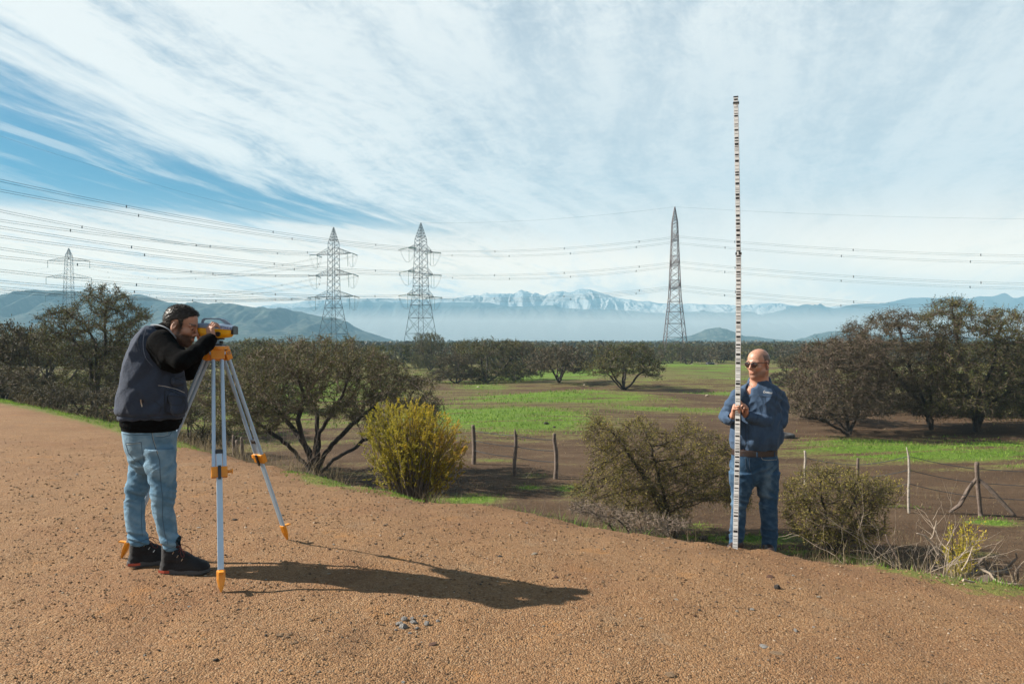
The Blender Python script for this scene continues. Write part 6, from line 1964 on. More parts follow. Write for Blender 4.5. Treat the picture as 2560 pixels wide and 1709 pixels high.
# hair: a cap plus many short strands
def hair_region(l, front=.072):
    x, y, z = l.T
    a = z - (.040 + .9 * np.clip(x - .022, 0, 1) + .0 * x)        # above this line
    b = np.minimum(-.012 - x, z + .070 - .2 * np.clip(-x - .03, 0, .05))   # back of the head
    c = np.minimum(.013 - np.abs(x - .020), z + .018)              # sideburn
    e = np.minimum(-(np.hypot((x + .008) / 1.0, (z - .0) / 1.35) - .027), .5)
    r = np.maximum(np.maximum(a, b), c)
    ear = (np.hypot(x + .008, (z + .002) * .80) < .030) & (np.abs(y) > .055)
    return np.where(ear, -.01, r)
fhr = Field(HL_T - .2, HL_T + .2, .0045)
fhr.ell(WL((-.013, 0, .037)), np.array([.1025, .0800, .0925]) * HL_S, HL_M, .001)
fhr.ell(WL((.030, 0, .052)), np.array([.060, .060, .066]) * HL_S, HL_M, .02)
fhr.ell(WL((-.045, 0, -.02)), np.array([.052, .053, .062]) * HL_S, HL_M, .03)
sl, X, Y, Z = fhr._box(fhr.lo, fhr.lo + fhr.n * fhr.h)
PP = np.stack(np.broadcast_arrays(X, Y, Z), -1).reshape(-1, 3)
reg = hair_region(local(PP, HL_T, HL_S, HL_M)).reshape(fhr.V.shape) * HL_S
fhr.V = np.maximum(fhr.V, -reg).astype(np.float32)
hVQ = fhr.mesh(1, lambda V, Nn: .0022 * fbm(V[:, 0] * 90, V[:, 1] * 90, V[:, 2] * 90, 3, 6))
r = np.random.default_rng(88)
k = r.integers(0, len(hVQ[0]), 5200)
hp = hVQ[0][k]; hl = local(hp, HL_T, HL_S, HL_M)
nn = hl - np.array([-.012, 0, .03]); nn /= np.linalg.norm(nn, axis=1)[:, None]
nw = nn @ HL_M.T
fwd = HL_M @ np.array([.55, 0, .25])
dr = nw * .28 + fwd * .9 + r.normal(size=hp.shape) * .20; dr /= np.linalg.norm(dr, axis=1)[:, None]
ln = (.007 + .009 * r.random(len(hp)) * (hl[:, 2] > .05) + .003)[:, None]
sv, sq = tubes(hp - dr * .003, hp + dr * ln, np.full(len(hp), .0011), np.full(len(hp), .0003), 3)
hm = merge(hVQ, (sv, sq))
to_obj('hair', hm, m_hair, personL)
# beard strands
kb = np.nonzero(stL > .6)[0]; kb = r.choice(kb, 1500); bp_ = headVQ[0][kb]; bl_ = lc[kb]
nn = bl_ - np.array([.02, 0, -.02]); nn[:, 2] -= .02; nn /= np.linalg.norm(nn, axis=1)[:, None]
dr = nn @ HL_M.T * .6 + HL_M @ np.array([.15, 0, -.8]) + r.normal(size=bp_.shape) * .3; dr /= np.linalg.norm(dr, axis=1)[:, None]
sv, sq = tubes(bp_, bp_ + dr * (.003 + .003 * r.random(len(bp_)))[:, None], np.full(len(bp_), .0009), np.full(len(bp_), .0003), 3)
m_beard = mat('brown_beard', (.030, .018, .012), .6)
link('beard', np_mesh('beard', sv, quads=sq, mats=[m_beard]), parent=personL)
for s_ in (-1, 1):
    fe = Field(WL((.08, s_ * .031, .003)) - .02, WL((.08, s_ * .031, .003)) + .02, .002)
    fe.ell(WL((.0800, s_ * .031, .003)), np.array([.0125, .0125, .0100]) * HL_S, HL_M, .001)
    to_obj('eye', fe.mesh(1), mat('eye_dark', (.05, .035, .03), .15), personL)

# sweater with sleeves, collar and hem
fs = Field((P(290, 900, 5.05)[0], 4.60, CZ - (1085 - 854.5) / F * 5.0), (P(560, 900, 5.05)[0], 5.55, P(0, 790, 5.0)[2]), .0075)
fs.loft([prow(1076, 309, 442, DL, .165), prow(1066, 304, 449, DL, .178), prow(1050, 302, 455, DL, .185), prow(1030, 303, 455, DL, .185), prow(980, 306, 455, DL, .185), prow(900, 324, 442, DL, .185), prow(855, 340, 432, DL, .175), prow(832, 358, 424, DL, .13), prow(818, 375, 412, DL, .09)], .02)
fs.chain([(*P(404, 856, 4.91), .086), (*P(429, 884, 4.85), .069), (*P(454, 903, 4.80), .059), (*P(487, 884, 4.86), .051), (*P(516, 858, 4.94), .050), (*P(527, 848, 4.985), .043)], .012)
fs.chain([(*P(398, 868, 4.93), .085), (*P(425, 900, 4.90), .075), (*P(440, 915, 4.92), .055)], .02)
fs.chain([(*P(414, 856, 5.26), .09), (*P(468, 926, 5.39), .068), (*P(500, 880, 5.285), .044)], .03)
fs.cone(P(398, 848, 5.06), P(418, 832, 5.07), .092, .080, .03)
def dspS(V, Nn):
    e = P(455, 900, 4.75)
    a = P(451, 903, 4.735); b = P(527, 848, 4.985); ab = b - a; L_ = np.linalg.norm(ab)
    t = (V - a) @ ab / L_ ** 2
    near = np.exp(-(np.linalg.norm(V - (a + np.clip(t, 0, 1)[:, None] * ab), axis=1) / .10) ** 4)
    qq = vnoise(t * 9 + .6 * fbm(V[:, 0] * 6, V[:, 1] * 6, V[:, 2] * 6, 2, 3), V[:, 2] * 5, V[:, 1] * 5, 13); f_ = (1 - 2.4 * np.abs(qq) ** .9) * .0045 * near * smooth01((t - .05) / .3)
    f2 = creases(V, None, CZ - (925 - 854.5) / F * 5, .006, .05, 12, .12, .9)
    hem = -.006 * np.exp(-((V[:, 2] - (CZ - (1066 - 854.5) / F * 5.05)) / .008) ** 2)
    return f_ + f2 * .7 + hem + .0012 * fbm(V[:, 0] * 90, V[:, 1] * 90, V[:, 2] * 90, 2, 8)
# hollow the cuff so the wrist comes out of it
fs.cone(P(529, 846.5, 4.992), P(537, 839, 5.04), .034, .036, .004, 'sub')
sweater = to_obj('sweater', fs.mesh(2, dspS), m_fleece, personL)

# vest
fv = Field((P(275, 900, 5.05)[0], 4.70, CZ - (1062 - 854.5) / F * 5.0), (P(500, 900, 5.05)[0], 5.40, P(0, 795, 5.0)[2]), .0075)
SLIM = .915
fv.loft([prow(1047, 303, 455, DL, .185), prow(1041, 297, 463, DL, .200), prow(1026, 291, 469, DL, .212), prow(998, 293, 470, DL, .215), prow(970, 297, 466, DL, .212), prow(944, 302, 463, DL, .208), prow(910, 309, 456, DL, .212), prow(880, 319, 448, DL, .215), prow(855, 332, 440, DL, .205), prow(838, 345, 432, DL, .185),
         prow(824, 360, 418, DL, .155), prow(814, 374, 405, DL, .11)], .01)
fv.cone(P(435, 992, 4.90), P(438, 1022, 4.90), .030, .036, .03)
fv.cone(P(452, 994, 4.94), P(453, 1022, 4.94), .034, .038, .03)
fv.cone(P(436, 952, 4.915), P(455, 957, 4.95), .022, .024, .03)
# arm hole
fv.ell(P(409, 868, 4.80), (.120, .085, .145), rotm(0, R(-14)), .012, 'sub')
fv.ell(P(414, 862, 5.32), (.105, .075, .125), None, .012, 'sub')
fv.ell(P(438, 822, 5.07), (.105, .11, .075), rotm(0, R(35)), .01, 'sub')
def dspV(V, Nn):
    x, y, z = V.T
    dn = .007 * fbm(x * 4.5, y * 4.5, z * 2.2, 3, 41)
    q1 = vnoise(x * 7 - z * 4, y * 6, z * 2.0 + x * 2, 44); dn = dn + .0055 * (1 - 2.6 * np.abs(q1) ** .8)
    q2 = vnoise(x * 13 + z * 5, y * 9, z * 5 - x * 3, 45); dn = dn + .0035 * (1 - 2.6 * np.abs(q2) ** .8)
    a = .007 * np.sin((x * 1.0 - z * .55) * 42 + 3 * fbm(x * 6, y * 6, z * 6, 2, 5)) * np.exp(-((z - 1.20) / .22) ** 2) * smooth01((V[:, 0] - P(330, 0, 5)[0]) / .15)
    hem = -.008 * np.exp(-((z - (CZ - (1036 - 854.5) / F * 5.05)) / .010) ** 2)
    b = creases(V, None, CZ - (1010 - 854.5) / F * 5, .006, .09, 17, .16, -.4)
    return dn + a + hem + b
vest = to_obj('vest', fv.mesh(2, dspV), m_vest, personL)
bv = bvh_of(vest)
for pts, r_, m_ in [([(395, 963), (412, 965), (440, 972), (461, 981)], .0022, m_silver), ([(412, 972), (430, 978), (458, 990), (470, 996)], .0030, m_seam), ([(417, 992), (419, 1006), (432, 1012), (454, 1013), (458, 1000)], .0030, m_seam), ([(417, 990), (440, 990), (462, 994)], .0028, m_seam),
                    ([(412, 975), (411, 1000), (412, 1028), (430, 1036), (460, 1032)], .0030, m_seam), ([(455, 992), (464, 1010), (460, 1030)], .0025, m_seam), ([(438, 948), (450, 944), (461, 938)], .0030, m_seam), ([(436, 938), (440, 946), (452, 950)], .003, m_seam),
                    ([(385, 1001), (403, 1016), (398, 1032)], .0025, m_seam), ([(350, 837), (344, 850), (345, 866), (352, 880)], .0018, m_seam), ([(296, 1036), (340, 1044), (390, 1046), (440, 1046)], .0022, m_seam)]:
    stitch(bv, pts, r_, m_, vest)
stitch(bv, [(352, 998), (353, 1006), (355, 1016)], .0045, m_silver, vest, 'badge_clip'); stitch(bv, [(357, 999), (358, 1007)], .005, m_seam, vest, 'badge_clip')
# piping along the armhole and neck
pp = [P(*q) for q in [(378, 812, 4.985), (392, 812, 4.94), (408, 816, 4.91), (422, 824, 4.90), (433, 836, 4.905), (440, 846, 4.93)]]
m_pip = mat('pale_piping', (.16, .18, .21), .7)
tube_path('piping', curve_pts(pp, 24), .0048, m_pip, vest)
pp = [P(*q) for q in [(366, 822, 4.90), (360, 842, 4.865), (359, 868, 4.845), (366, 895, 4.835), (382, 914, 4.83)]]
tube_path('piping', curve_pts(pp, 24), .003, m_vest, vest)

SLIM = .93
# jeans
fj = Field((P(290, 900, 5.05)[0], 4.74, P(0, 1385, 4.9)[2]), (P(470, 900, 5.05)[0], 5.32, P(0, 1060, 5.05)[2]), .0068)
fj.loft([prow(1180, 345, 420, DL, .10), prow(1157, 326, 434, DL, .145), prow(1137, 322, 438, DL, .158), prow(1116, 314, 438, DL, .163), prow(1104, 311, 439, DL, .166), prow(1090, 308, 441, DL, .166), prow(1078, 307, 438, DL, .163), prow(1067, 309, 434, DL, .158)], .02)
near = [(1120, 362, 436, 4.955), (1163, 363, 440, 4.95), (1200, 371, 441, 4.94), (1222, 376, 441, 4.93), (1245, 379, 438, 4.92), (1263, 380.6, 434, 4.915), (1290, 386, 437, 4.91), (1333, 397, 445, 4.905), (1345, 401, 452, 4.90), (1360, 407, 454, 4.90), (1374, 413, 448, 4.90)]
far = [(1120, 322, 372, 5.12), (1169, 323, 376, 5.11), (1216, 315, 374, 5.09), (1240, 313, 363, 5.08), (1263, 312, 361, 5.07), (1300, 316, 362, 5.05), (1333, 320, 364, 5.035), (1350, 324, 374, 5.03), (1361, 328, 372, 5.03)]
for rows in (near, far):
    fj.loft([(*prow(py, a, b, dd, 0)[:4], max(.058, prow(py, a, b, dd, 0)[3] * (1.05 if py > 1200 else .92))) for py, a, b, dd in rows], .035, p=2.1)
fj.cone(P(429, 1372, 4.90), P(431, 1392, 4.90), .050, .052, .002, 'sub')
fj.cone(P(349, 1362, 5.03), P(350, 1380, 5.03), .048, .05, .002, 'sub')
def dspJ(V, Nn):
    z1 = CZ - (1243 - 854.5) / F * 4.95; z2 = CZ - (1348 - 854.5) / F * 4.95; z3 = CZ - (1165 - 854.5) / F * 5; z4 = CZ - (1310 - 854.5) / F * 4.95
    return creases(V, None, z1, .0095, .026, 31, .10, .25) + creases(V, None, z2, .0095, .020, 33, .05, .3) + creases(V, None, z3, .007, .045, 35, .10, -.6) + creases(V, None, z4, .004, .045, 37, .1, .6) + .0028 * (1 - 2.5 * np.abs(vnoise(V[:, 0] * 14, V[:, 1] * 14, V[:, 2] * 9 + V[:, 0] * 8, 39)))
jVQ = fj.mesh(2, dspJ)
def fade_fold_shade_L(V):
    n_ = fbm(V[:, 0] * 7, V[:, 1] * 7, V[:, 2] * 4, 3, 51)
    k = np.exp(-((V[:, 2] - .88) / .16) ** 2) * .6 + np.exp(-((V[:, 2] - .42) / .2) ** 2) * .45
    return np.clip(k * (.45 + .7 * n_) + .2 * fbm(V[:, 0] * 30, V[:, 1] * 30, V[:, 2] * 30, 2, 53) + 42 * dspJ(V, None), 0, 1)  # thigh and knee wear; crease term paints fold shading by lightening the crests
jeans = to_obj('jeans', jVQ, m_denimL, personL, {'fade': fade_fold_shade_L(jVQ[0])})
bj = bvh_of(jeans)
m_dseam = mat('denim_seam', (.045, .085, .13), .9)
for pts, r_, m_ in [([(308, 1084), (340, 1087), (376, 1086)], .0022, m_dseam), ([(377, 1072), (381, 1095), (392, 1130), (399, 1150), (401, 1200), (407, 1245), (406, 1290), (411, 1330), (420, 1360)], .0024, m_dseam), ([(380, 1075), (384, 1100), (395, 1134)], .0018, m_thread),
                    ([(314, 1106), (330, 1106), (353, 1104), (355, 1125), (360, 1153)], .0018, m_dseam), ([(317, 1110), (330, 1109), (351, 1107)], .0015, m_thread), ([(314, 1108), (320, 1130), (336, 1150), (357, 1160)], .0018, m_dseam),
                    ([(426, 1068), (430, 1078), (424, 1088), (405, 1093), (388, 1093)], .0022, m_dseam), ([(389, 1079), (400, 1077), (417, 1076), (419, 1084), (410, 1089), (389, 1089)], .0014, m_thread), ([(356, 1165), (345, 1150)], .002, m_dseam),
                    ([(355, 1250), (353, 1300), (356, 1340)], .0018, m_dseam), ([(414, 1372), (430, 1368), (450, 1356)], .0022, m_dseam), ([(329, 1357), (350, 1353), (374, 1344)], .0022, m_dseam)]:
    stitch(bj, pts, r_, m_, jeans)
stitch(bj, [(358, 1064), (358, 1072), (358.5, 1080)], .008, m_denimL, jeans, 'belt_loop')
# belt peeping under the hem
fbelt = Field((P(300, 900, 5.05)[0], 4.8, P(0, 1082, 5.05)[2]), (P(450, 900, 5.05)[0], 5.3, P(0, 1056, 5.05)[2]), .007)
fbelt.loft([prow(1076, 308, 440, DL, .166), prow(1064, 309, 438, DL, .164)], .002)
to_obj('belt', fbelt.mesh(1), m_leather, personL)
# boots
boot(personL, (P(446, 1432, 4.9)[0], 4.895, gz(-2.2, 4.9)), R(-3), 1.0, high=.17)
boot(personL, (P(361, 1418, 5.03)[0], 5.06, gz(-2.45, 5.06)), R(22), .98, high=.17)

# ================================================================== the man with the rod
P0 = P
def P(px, py, d): return P0(px, py, d * 1.045)
KD = 1.045
SLIM, SLIMY = .93, .92
DR0 = 6.47
DR = 6.47
HR_T = P(1896, 910, 6.44); HR_S = 1.12; HR_M = rotm(R(180 + 36), R(2), R(0))
fh = Field(HR_T - np.array([.24, .24, .40]), HR_T + .22, .0046)
WR = head_parts(fh, HR_T, HR_S, HR_M, full=1.03)
fh.cone(WR((-.028, 0, -.055)), P(1899, 962, 6.49), .070, .080, .035)
fh.ell(WR((.012, 0, -.085)), (.055, .055, .04), HR_M, .03)
fh.cone(P(1895, 956, 6.47), P(1886, 984, 6.46), .070, .062, .04)
hRV = fh.mesh(1)
lc = local(hRV[0], HR_T, HR_S, HR_M)
x_, y_, z_ = lc.T
crown_ = smooth01((.090 - z_ - .9 * np.clip(x_ + .03, 0, 1) * 1.0) / .02)
hairR = smooth01((-(x_ - .034 + .25 * np.clip(.06 - z_, 0, .1))) / .012) * smooth01((.088 - z_ + .25 * np.clip(-x_ - .04, 0, .1)) / .022) * smooth01((z_ + .055) / .02) * (np.hypot(x_ + .008, z_ * .8) > .028)
jawR = .45 * smooth01((-.040 - z_) / .02) * smooth01((x_ + .005) / .02) * (1 - np.exp(-((z_ + .062) / .0095) ** 2) * (x_ > .082) * (np.abs(y_) < .024)) * smooth01((z_ + .114) / .02)
browR = .8 * np.exp(-((z_ - .0285) / .006) ** 2) * (np.abs(y_) > .012) * (np.abs(y_) < .052) * (x_ > .06)
stR = np.clip(np.maximum(np.maximum(hairR * 1.0, jawR * 1.25), browR), 0, 1)
blR = np.clip(np.exp(-((z_ + .062) / .010) ** 2) * (x_ > .078) * (np.abs(y_) < .030) * .55 + .4 * (np.abs(y_) > .076) + .3 * np.exp(-((z_ + .027) / .014) ** 2) * (x_ > .095), 0, 1)
fb = Field((P(1785, 0, 6.4)[0], 6.05 * KD, P(0, 1400, 6.45)[2]), (P(1990, 0, 6.4)[0], 6.85 * KD, P(0, 880, 6.4)[2]), .012)
torR = [(1122, 1830, 1944, .125), (1090, 1830, 1948, .14), (1060, 1834, 1946, .13), (1030, 1838, 1948, .12), (1000, 1841, 1952, .12), (984, 1844, 1954, .11), (970, 1852, 1948, .10), (958, 1866, 1932, .085)]
fb.loft([prow(a, b, c, DR, e) for a, b, c, e in torR], .02)
fb.loft([prow(1200, 1832, 1938, DR, .10), prow(1160, 1829, 1942, DR, .12), prow(1118, 1831, 1941, DR, .12)], .03)
fb.chain([(*P(1851, 1190, 6.44), .075), (*P(1846, 1262, 6.43), .056), (*P(1842, 1320, 6.44), .046), (*P(1840, 1385, 6.45), .036)], .02)
fb.chain([(*P(1918, 1190, 6.46), .078), (*P(1921, 1262, 6.44), .056), (*P(1924, 1320, 6.45), .048), (*P(1922, 1388, 6.46), .036)], .02)
fb.chain([(*P(1846, 990, 6.46), .062), (*P(1810, 1040, 6.50), .042), (*P(1831, 1041, 6.345), .029)], .02)
fb.chain([(*P(1953, 990, 6.48), .062), (*P(1957, 1055, 6.46), .043), (*P(1866, 1038, 6.345), .029)], .02)
fb.cone(P(1899, 965, 6.49), WR((-.02, 0, -.02)), .078, .06, .02)
bRV = fb.mesh(2, lambda V, Nn: -.022 + .010 * (V[:, 2] > 1.45))
WrR = P(1831, 1040, 6.345)
f1 = Field(WrR - .17, WrR + .17, .003)
hand(f1, WrR, (.02, -.42, .90), (.32, .72, .42), (.93, -.05, -.05), [(1.00, 1.15, .6), (1.02, 1.15, .6), (1.05, 1.2, .6), (1.1, 1.2, .6)], thumb=(.55, .5, .35), sc=1.03)
f1.cone(P(1824, 1052, 6.38), WrR, .031, .028, .02)
WrR2 = P(1864, 1037, 6.345)
f2 = Field(WrR2 - .17, WrR2 + .17, .003)
hand(f2, WrR2, (-.16, -.42, .88), (-.32, .72, .42), (-.93, -.05, -.15), [(.62, .95, .5), (.85, 1.15, .6), (1.0, 1.2, .6), (1.1, 1.2, .6)], thumb=(.55, .5, .35), sc=1.03)
f2.cone(P(1876, 1042, 6.37), WrR2, .031, .028, .02)
h1, h2 = f1.mesh(1), f2.mesh(1)
z0 = np.zeros(len(bRV[0]) + len(h1[0]) + len(h2[0]))
personR = to_obj('person', merge(hRV, bRV, h1, h2), m_skinR, attrs={'stubble': np.concatenate([stR, z0]), 'blush': np.concatenate([blR, z0 + .12])})
tag(personR, 'bald man in sunglasses and blue shirt holding the tall barcode rod', 'person')

# sunglasses
m_lens = mat('brown_lens', (.014, .005, .005), .06, spec=.8)
m_gold = mat('thin_metal_frame', (.16, .12, .08), .35, .9)
m_dark = mat('dark_plastic', (.012, .012, .013), .35)
gl = empty('sunglasses', tuple(WR((.1, 0, 0))), 'teardrop sunglasses with dark red lenses on the bald man', 'sunglasses')
g0 = np.array(gl.location)
for s_ in (-1, 1):
    fl = Field(WR((.096, s_ * .034, 0)) - .05, WR((.096, s_ * .034, 0)) + .05, .0025)
    a = s_ * .22
    MM = HR_M @ np.array([[math.cos(a), -math.sin(a), 0], [math.sin(a), math.cos(a), 0], [0, 0, 1]])
    fl.ell(WR((.0995, s_ * .033, .004)), np.array([.004, .0285, .0195]) * HR_S, MM, .004)
    fl.ell(WR((.0995, s_ * .029, -.006)), np.array([.004, .019, .019]) * HR_S, MM, .01)
    V_, q_ = fl.mesh(1); to_obj('lens', (V_ - g0, q_), m_lens, gl)
    ring = []
    for i in range(25):
        t = i * 2 * math.pi / 24
        yy, zz_ = .0295 * math.cos(t), .0210 * math.sin(t)
        if zz_ < 0: zz_ *= 1.15
        q = np.array(WR((.0995, s_ * .033, .001))) + MM @ (np.array([.002, yy, zz_]) * HR_S)
        ring.append(q - g0)
    tube_path('frame', ring, .0010, m_gold, gl)
    tube_path('temple_arm', curve_pts([WR((.094, s_ * .060, .014)) - g0, WR((.075, s_ * .073, .015)) - g0, WR((.04, s_ * .082, .014)) - g0, WR((.0, s_ * .087, .012)) - g0, WR((-.02, s_ * .088, .0)) - g0], 14), .0026, m_dark, gl)
tube_path('bridge', curve_pts([WR((.103, -.011, .010)) - g0, WR((.107, 0, .013)) - g0, WR((.103, .011, .010)) - g0], 8), .0014, m_gold, gl)
tube_path('bridge', curve_pts([WR((.1025, -.030, .024)) - g0, WR((.107, 0, .022)) - g0, WR((.1025, .030, .024)) - g0], 10), .0014, m_dark, gl)

# shirt
fs = Field((P(1780, 0, 6.4)[0], 6.12 * KD, P(0, 1135, 6.45)[2]), (P(1990, 0, 6.4)[0], 6.85 * KD, P(0, 925, 6.4)[2]), .0068)
fs.loft([prow(a, b, c, DR, e) for a, b, c, e in [(1122, 1826, 1947, .145), (1114, 1822, 1952, .155), (1104, 1820, 1958, .175), (1085, 1822, 1959, .18), (1060, 1826, 1956, .168), (1030, 1832, 1952, .145), (1000, 1837, 1952, .140), (984, 1842, 1954, .132), (973, 1848, 1951, .122), (964, 1857, 1942, .112), (957, 1868, 1932, .100), (951, 1876, 1925, .090)]], .02, yaw=R(-20), p=2.5)
fs.chain([(*P(1849, 992, 6.46), .082), (*P(1833, 1012, 6.46), .068), (*P(1815, 1040, 6.49), .062), (*P(1820, 1047, 6.39), .054), (*P(1829, 1045, 6.345), .045)], .010)
fs.chain([(*P(1945, 992, 6.48), .074), (*P(1952, 1015, 6.47), .070), (*P(1949, 1052, 6.42), .065), (*P(1915, 1054, 6.345), .057), (*P(1888, 1046, 6.33), .050), (*P(1873, 1040, 6.33), .045)], .010)
fs.ell(P(1882, 958, 6.36), (.060, .12, .055), rotm(0, 0, 0), .008, 'sub')
fs.ell(P(1883, 965, 6.30), (.033, .18, .078), rotm(0, 0, R(-14)), .006, 'sub')
fs.cone(P(1829.5, 1044, 6.352), P(1834, 1036, 6.31), .036, .038, .003, 'sub')
fs.cone(P(1868, 1038.5, 6.352), P(1858, 1034, 6.31), .036, .038, .003, 'sub')
def dspT(V, Nn):
    x, y, z = V.T
    zw = P(0, 1104, 6.45)[2]
    ws_ = .009 * np.sin(x * 62 + 2.2 * fbm(x * 7, y * 7, z * 4, 2, 61)) * np.exp(-((z - zw) / .10) ** 2)
    sh = P(1950, 1000, 6.4)
    dd = np.linalg.norm(V - sh, axis=1)
    a = .010 * np.sin((x * .8 + z * 1.1) * 75 + 2 * fbm(x * 6, y * 6, z * 6, 2, 63)) * np.exp(-(dd / .13) ** 2)
    el = P(1945, 1045, 6.35); b = .009 * np.sin((x * 1.2 - z * .5) * 70 + 2 * fbm(x * 8, y * 8, z * 8, 2, 64)) * np.exp(-(np.linalg.norm(V - el, axis=1) / .11) ** 2)
    e2 = P(1812, 1030, 6.4); c = .008 * np.sin((x * .3 + z) * 90 + 2 * fbm(x * 8, y * 8, z * 8, 2, 65)) * np.exp(-(np.linalg.norm(V - e2, axis=1) / .12) ** 2)
    d_ = .006 * fbm(x * 6, y * 6, z * 3.2, 3, 66)
    q1 = vnoise(x * 15 + z * 5, y * 6, z * 3 - x * 1.5, 67); d_ = d_ + .0075 * (1 - 2.6 * np.abs(q1) ** .8)
    q2 = vnoise(x * 9 - z * 12, y * 8, z * 5 + x * 14, 68); d_ = d_ + .0050 * (1 - 2.6 * np.abs(q2) ** .8)
    return .75 * (ws_ + a + b + c) + .8 * d_
shirt = to_obj('shirt', fs.mesh(2, dspT), m_shirt, personR)
bs = bvh_of(shirt)
for pts, r_, m_ in [([(1877, 988), (1871, 1010), (1868, 1040)], .0014, m_seam), ([(1864, 1060), (1864, 1090), (1863, 1118)], .0014, m_seam), ([(1872, 1060), (1872, 1090), (1871, 1118)], .0012, m_seam), ([(1893, 990), (1912, 991), (1931, 992)], .0014, m_seam), ([(1854, 990), (1866, 990), (1874, 991)], .0014, m_seam),
                    ([(1831, 989), (1838, 990)], .0020, m_seam), ([(1912, 992), (1914, 1010), (1918, 1024)], .0012, m_seam), ([(1932, 966), (1943, 985), (1938, 1008)], .0012, m_seam), ([(1890, 1050), (1894, 1044), (1895, 1036)], .002, m_seam)]:
    stitch(bs, pts, r_, m_, shirt)
for px, py in [(1868, 1078), (1868, 1101), (1880, 1054)]:
    stitch(bs, [(px - .8, py), (px + .8, py)], .0045, m_dark, shirt, 'button', .001)
# white embroidered mark on the chest
for pts in [[(1908, 981), (1910, 977), (1913, 976)], [(1909, 982), (1914, 980)], [(1913, 979), (1920, 980), (1931, 981.5)], [(1914, 981.5), (1922, 982.5), (1930, 983.5)]]:
    stitch(bs, pts, .0013, m_white, shirt, 'embroidery', .001)
# collar
def ribbon(name, top, bot, th, m, parent):
    T_, B_ = curve_pts(top, 30), curve_pts(bot, 30)
    n = min(len(T_), len(B_)); T_, B_ = T_[:n], B_[:n]
    c = (T_.mean(0) + B_.mean(0)) / 2
    V = []
    for t_, b_ in zip(T_, B_):
        mid = (t_ + b_) / 2
        o_ = mid - c; o_[2] = 0; o_ /= np.linalg.norm(o_) + 1e-9
        V += [t_, mid + o_ * .004, b_, b_ + o_ * th, mid + o_ * (th + .004), t_ + o_ * th]
    Q_ = [(i * 6 + j, (i + 1) * 6 + j, (i + 1) * 6 + (j + 1) % 6, i * 6 + (j + 1) % 6) for i in range(n - 1) for j in range(6)]
    T2 = [(0, 1, 4), (1, 2, 3), (1, 3, 4), (0, 4, 5)]; e = (n - 1) * 6; T2 += [(e + a, e + c2, e + b) for a, b, c2 in T2[:4]]
    return link(name, np_mesh(name, np.array(V), quads=Q_, tris=T2, smooth=True, mats=[m]), parent=parent)
CC = P(1899, 957, 6.50)
op = math.atan2(-.93, -.36)
top_, bot_ = [], []
for k in range(17):
    q = -1 + 2 * k / 16; a = op + math.pi + q * R(146)
    fr_ = smooth01((abs(q) - .55) / .45)
    rt, rb_ = .080 + .006 * fr_, .098 + .030 * fr_
    top_.append(CC + np.array([math.cos(a) * rt * 1.05, math.sin(a) * rt, .058 - .058 * fr_]))
    bot_.append(CC + np.array([math.cos(a) * rb_ * 1.05, math.sin(a) * rb_, .010 - .062 * fr_]))
ribbon('collar', top_, bot_, .004, m_shirt, shirt)

# belt and jeans
fbt = Field((P(1815, 0, 6.4)[0], 6.2 * KD, P(0, 1145, 6.45)[2]), (P(1960, 0, 6.4)[0], 6.75 * KD, P(0, 1112, 6.45)[2]), .006)
fbt.loft([prow(1137, 1826, 1945, DR, .152), prow(1121, 1827, 1946, DR, .150)], .002)
belt = to_obj('belt', fbt.mesh(1), m_leather, personR)
link('buckle', box_mesh('buckle', *(lambda q: (q[0] - .03, q[0] + .03, q[1] - .006, q[1], q[2] - .02, q[2] + .02))(P(1862, 1130, 6.31))) if 'box_mesh' in globals() else None, m_silver, belt) if False else None
fj = Field((P(1805, 0, 6.4)[0], 6.15 * KD, P(0, 1392, 6.45)[2]), (P(1965, 0, 6.4)[0], 6.8 * KD, P(0, 1120, 6.45)[2]), .0068)
fj.loft([prow(a, b, c, DR, e) for a, b, c, e in [(1212, 1872, 1898, .07), (1203, 1850, 1925, .11), (1195, 1832, 1940, .13), (1182, 1824, 1948, .14), (1165, 1822, 1949, .148), (1145, 1825, 1947, .150), (1133, 1827, 1944, .148), (1126, 1828, 1943, .146)]], .02)
lg1 = [(1180, 1822, 1888), (1204, 1823, 1886), (1222, 1826, 1881), (1263, 1828, 1867), (1290, 1827, 1865), (1331, 1824, 1862), (1355, 1822, 1858), (1374, 1823, 1857)]
lg2 = [(1180, 1882, 1950), (1206, 1886, 1948), (1240, 1895, 1946), (1273, 1899, 1944), (1300, 1902, 1945), (1335, 1903, 1945), (1360, 1904, 1942), (1380, 1906, 1939)]
for rows, dd in ((lg1, 6.45), (lg2, 6.46)):
    fj.loft([(*prow(py, a, b, dd, 0)[:4], max(.064, prow(py, a, b, dd, 0)[3] * 1.02)) for py, a, b in rows], .03, p=2.1)
fj.cone(P(1840, 1376, 6.45), P(1840, 1392, 6.45), .052, .054, .002, 'sub'); fj.cone(P(1922, 1381, 6.46), P(1922, 1396, 6.46), .050, .052, .002, 'sub')
def dspK(V, Nn):
    Zp = lambda py: CZ - (py - 854.5) / F * 6.45
    return creases(V, None, Zp(1278), .009, .03, 71, .10, .3) + creases(V, None, Zp(1352), .009, .024, 73, .07, .25) + creases(V, None, Zp(1180), .009, .045, 75, .09, -.6) + creases(V, None, Zp(1230), .005, .05, 77, .1, .8) + .003 * (1 - 2.5 * np.abs(vnoise(V[:, 0] * 14, V[:, 1] * 14, V[:, 2] * 9 + V[:, 0] * 8, 39)))
jV = fj.mesh(2, dspK)
